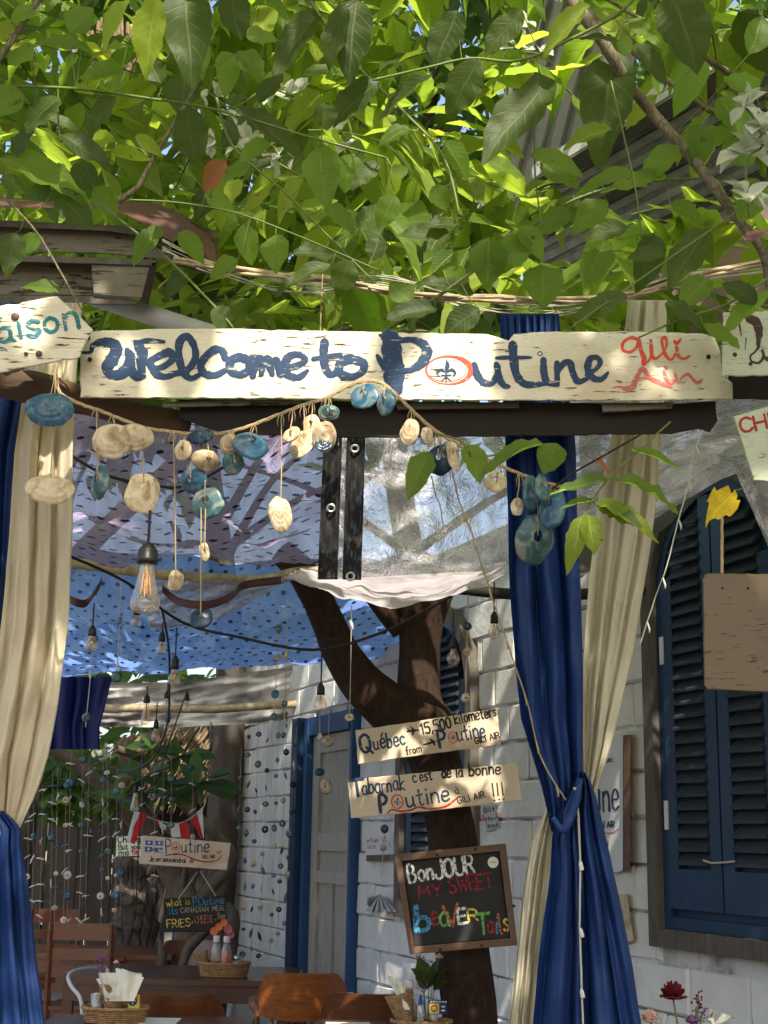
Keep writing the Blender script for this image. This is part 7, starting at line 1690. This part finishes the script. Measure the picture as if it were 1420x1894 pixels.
DM = 6.27; q = [(793, 1850), (826, 1850), (826, 1876), (793, 1876)]; part('box', board_mb(q, DM, .03), M['tagblue'], T); PT_ = planeD(DM); mb = MB(); blob(mb, [(794, 1856), (812, 1856), (812, 1875), (794, 1875)], PT_, .001, .0002); part('yellow_panel', mb, M['tagyel'], T); mb = MB(); ring(mb, 803, 1865, 5.5, 5.5, 2.4, PT_, .002); part('red_ring', mb, M['p_dkred'], T)
mb = MB()
for k in range(6): stroke(mb, [(796 + k * 5.4, 1853), (798 + k * 5.4, 1853)], 2., PT_, .002)
stroke(mb, [(817, 1862), (822, 1862)], 2, PT_, .002); stroke(mb, [(817, 1869), (822, 1869)], 2, PT_, .002); part('print', mb, M['p_whiteflat'], T)
bouquet(ontable(790, 6.5, .04), [(778, 1778, 6.5, .02, 'purplef', 'b'), (800, 1790, 6.5, .02, 'purplef', 'b'), (812, 1768, 6.5, .018, 'roseP', 'r'), (795, 1800, 6.5, .02, 'purplef', 'b'), (785, 1825, 6.45, .015, 'purplef', 'b')], 'dark sprigs with leaves standing behind the right basket')
T2 = thing('leaf_sprig', 'small dark leaves among the flowers left of the trunk foot', 'leaves', tuple(ontable(790, 6.5, .04)))
for (bx_, by_, tx_, ty_) in ((790, 1830, 775, 1770), (792, 1830, 806, 1772), (795, 1825, 822, 1785), (790, 1820, 765, 1790), (800, 1830, 826, 1812)): put_leaf(rl.choice(LA), at(bx_, by_, 6.48), at(tx_, ty_, 6.45), T2, 1.)
for nm, lab, px0, px1, D0, D1 in (('menu_sheet', 'white menu sheet lying on the right table', 606, 690, 6.1, 6.85), ('menu_sheet', 'white menu sheet lying on the front left table', 262, 330, 6.2, 6.9)):
    mb = MB(); a, b_ = hw(px0, 6.5), hw(px1, 6.5); mb.box(((a + b_) / 2, (D0 + D1) / 2, .7535), (b_ - a, D1 - D0, .003)); single(nm, mb, M['paper'], lab, 'paper')
# crumpled cloth behind the orange chair and bench at the wall
mb = MB(); rows = []
for i in range(9):
    rows.append([onwall(628 + 26 * u, 1835 + 50 * i / 8, .25 + .06 * nz(u * 3, i * .6)) for u in [k / 8 for k in range(9)]])
mb.quadgrid(rows); single('crumpled_cloth', mb, M['oldpaper'], 'crumpled pale plastic bag by the foot of the door', 'bag', smooth=True)
# ---- roses at the lower right, in a vase on a small stand
VX = at(1262, 1990, 3.3); T = thing('side_table', 'small wooden stand at the entrance below the roses', 'table', (VX.x, 3.3, 0)); mb = MB(); mb.box((0, 0, .735), (.5, .4, .03)); part('top', mb, M['table'], T, local=True)
for sx in (-1, 1):
    for sy in (-1, 1): mb = MB(); mb.box((sx * .2, sy * .15, .36), (.045, .045, .72)); part('leg', mb, M['table'], T, local=True)
VB = Vector((VX.x, 3.3, .752)); lobj('vase', [(.035, 0), (.05, .02), (.055, .10), (.03, .20), (.028, .235), (.034, .25)], M['clearglass'], VB, 'glass vase under the roses at the lower right', 'vase')
vm = VB + Vector((0, 0, .22))
def rose(px, py, D, r, mm, lab, down=0):
    q = at(px, py, D); T = thing('rose', lab, 'rose', tuple(vm), 'roses at the lower right'); mb = MB(); rr = random.Random(int(px))
    for l, (rr1, n, op) in enumerate(((.25, 3, .1), (.45, 4, .2), (.68, 5, .35), (.9, 6, .55), (1.05, 6, .8))):
        for a in range(n):
            t = 6.283 * a / n + l * .8 + rr.uniform(-.2, .2); d = Vector((math.cos(t), math.sin(t), 0)); s_ = Vector((-math.sin(t), math.cos(t), 0)); rows = []
            for v in (0, .3, .6, .85, 1.):
                rows.append([q + (d * (rr1 * math.sin(v * 1.5) * (1 + op * .3 * v)) + s_ * u * .65 * rr1 * math.sin(.5 + v * 1.9) + Vector((0, 0, -.85 + v * (1.65 - .42 * op * l) - .12 * u * u + (-.12 if v > .9 else 0)))) * r + Vector((rr.uniform(-1, 1),) * 3) * r * .03 for u in (-1, -.5, 0, .5, 1)])
            mb.quadgrid(rows)
    part('petals', mb, M[mm], T, smooth=True)
    mb = MB()
    for k in range(5): a = k * 1.257; e = Vector((math.cos(a), math.sin(a), 0)); b0 = q + Vector((0, 0, -.85 * r)); s_ = Vector((-math.sin(a), math.cos(a), 0)) * r * .18; mb.v += [b0 - s_, b0 + s_, b0 + e * r * 1.05 + Vector((0, 0, r * .35))]; b = len(mb.v) - 3; mb.f.append((b, b + 1, b + 2))
    st = [q + Vector((0, 0, -.8 * r)), q.lerp(vm, .5) + Vector((.012, 0, -.02)), vm, vm + Vector((0, 0, -.16))]; mb.tube([Vector(p) for p in smoothpath(st, 4)], .0022, 6); part('stem', mb, M['stem'], T, smooth=True)
    for k in range(2):
        b0 = q.lerp(vm, .42 + .1 * k); put_leaf(rl.choice(LA), b0, b0 + Vector((-.05 + .1 * k, -.02, -.01)), T, .9)
rose(1244, 1828, 3.3, .025, 'rose', 'dark red drooping rose at the lower right'); rose(1202, 1876, 3.25, .017, 'roseP', 'small pale pink and cream rose at the lower right')
bouquet(vm, [(1280, 1885, 3.28, .014, 'purplef', 'r'), (1292, 1845, 3.3, .012, 'rose', 'b'), (1288, 1862, 3.3, .012, 'rose', 'b'), (1298, 1875, 3.3, .012, 'purplef', 'b'), (1318, 1872, 3.3, .008, 'bract', 'b')], 'purple bud and dark seed sprig right of the red rose')
napkins(1320, 1900, 3.2, [(1348, 1879, 26, .3), (1310, 1885, 18, -.2)], 16, 'corner of a white napkin at the lower right', seed=9)
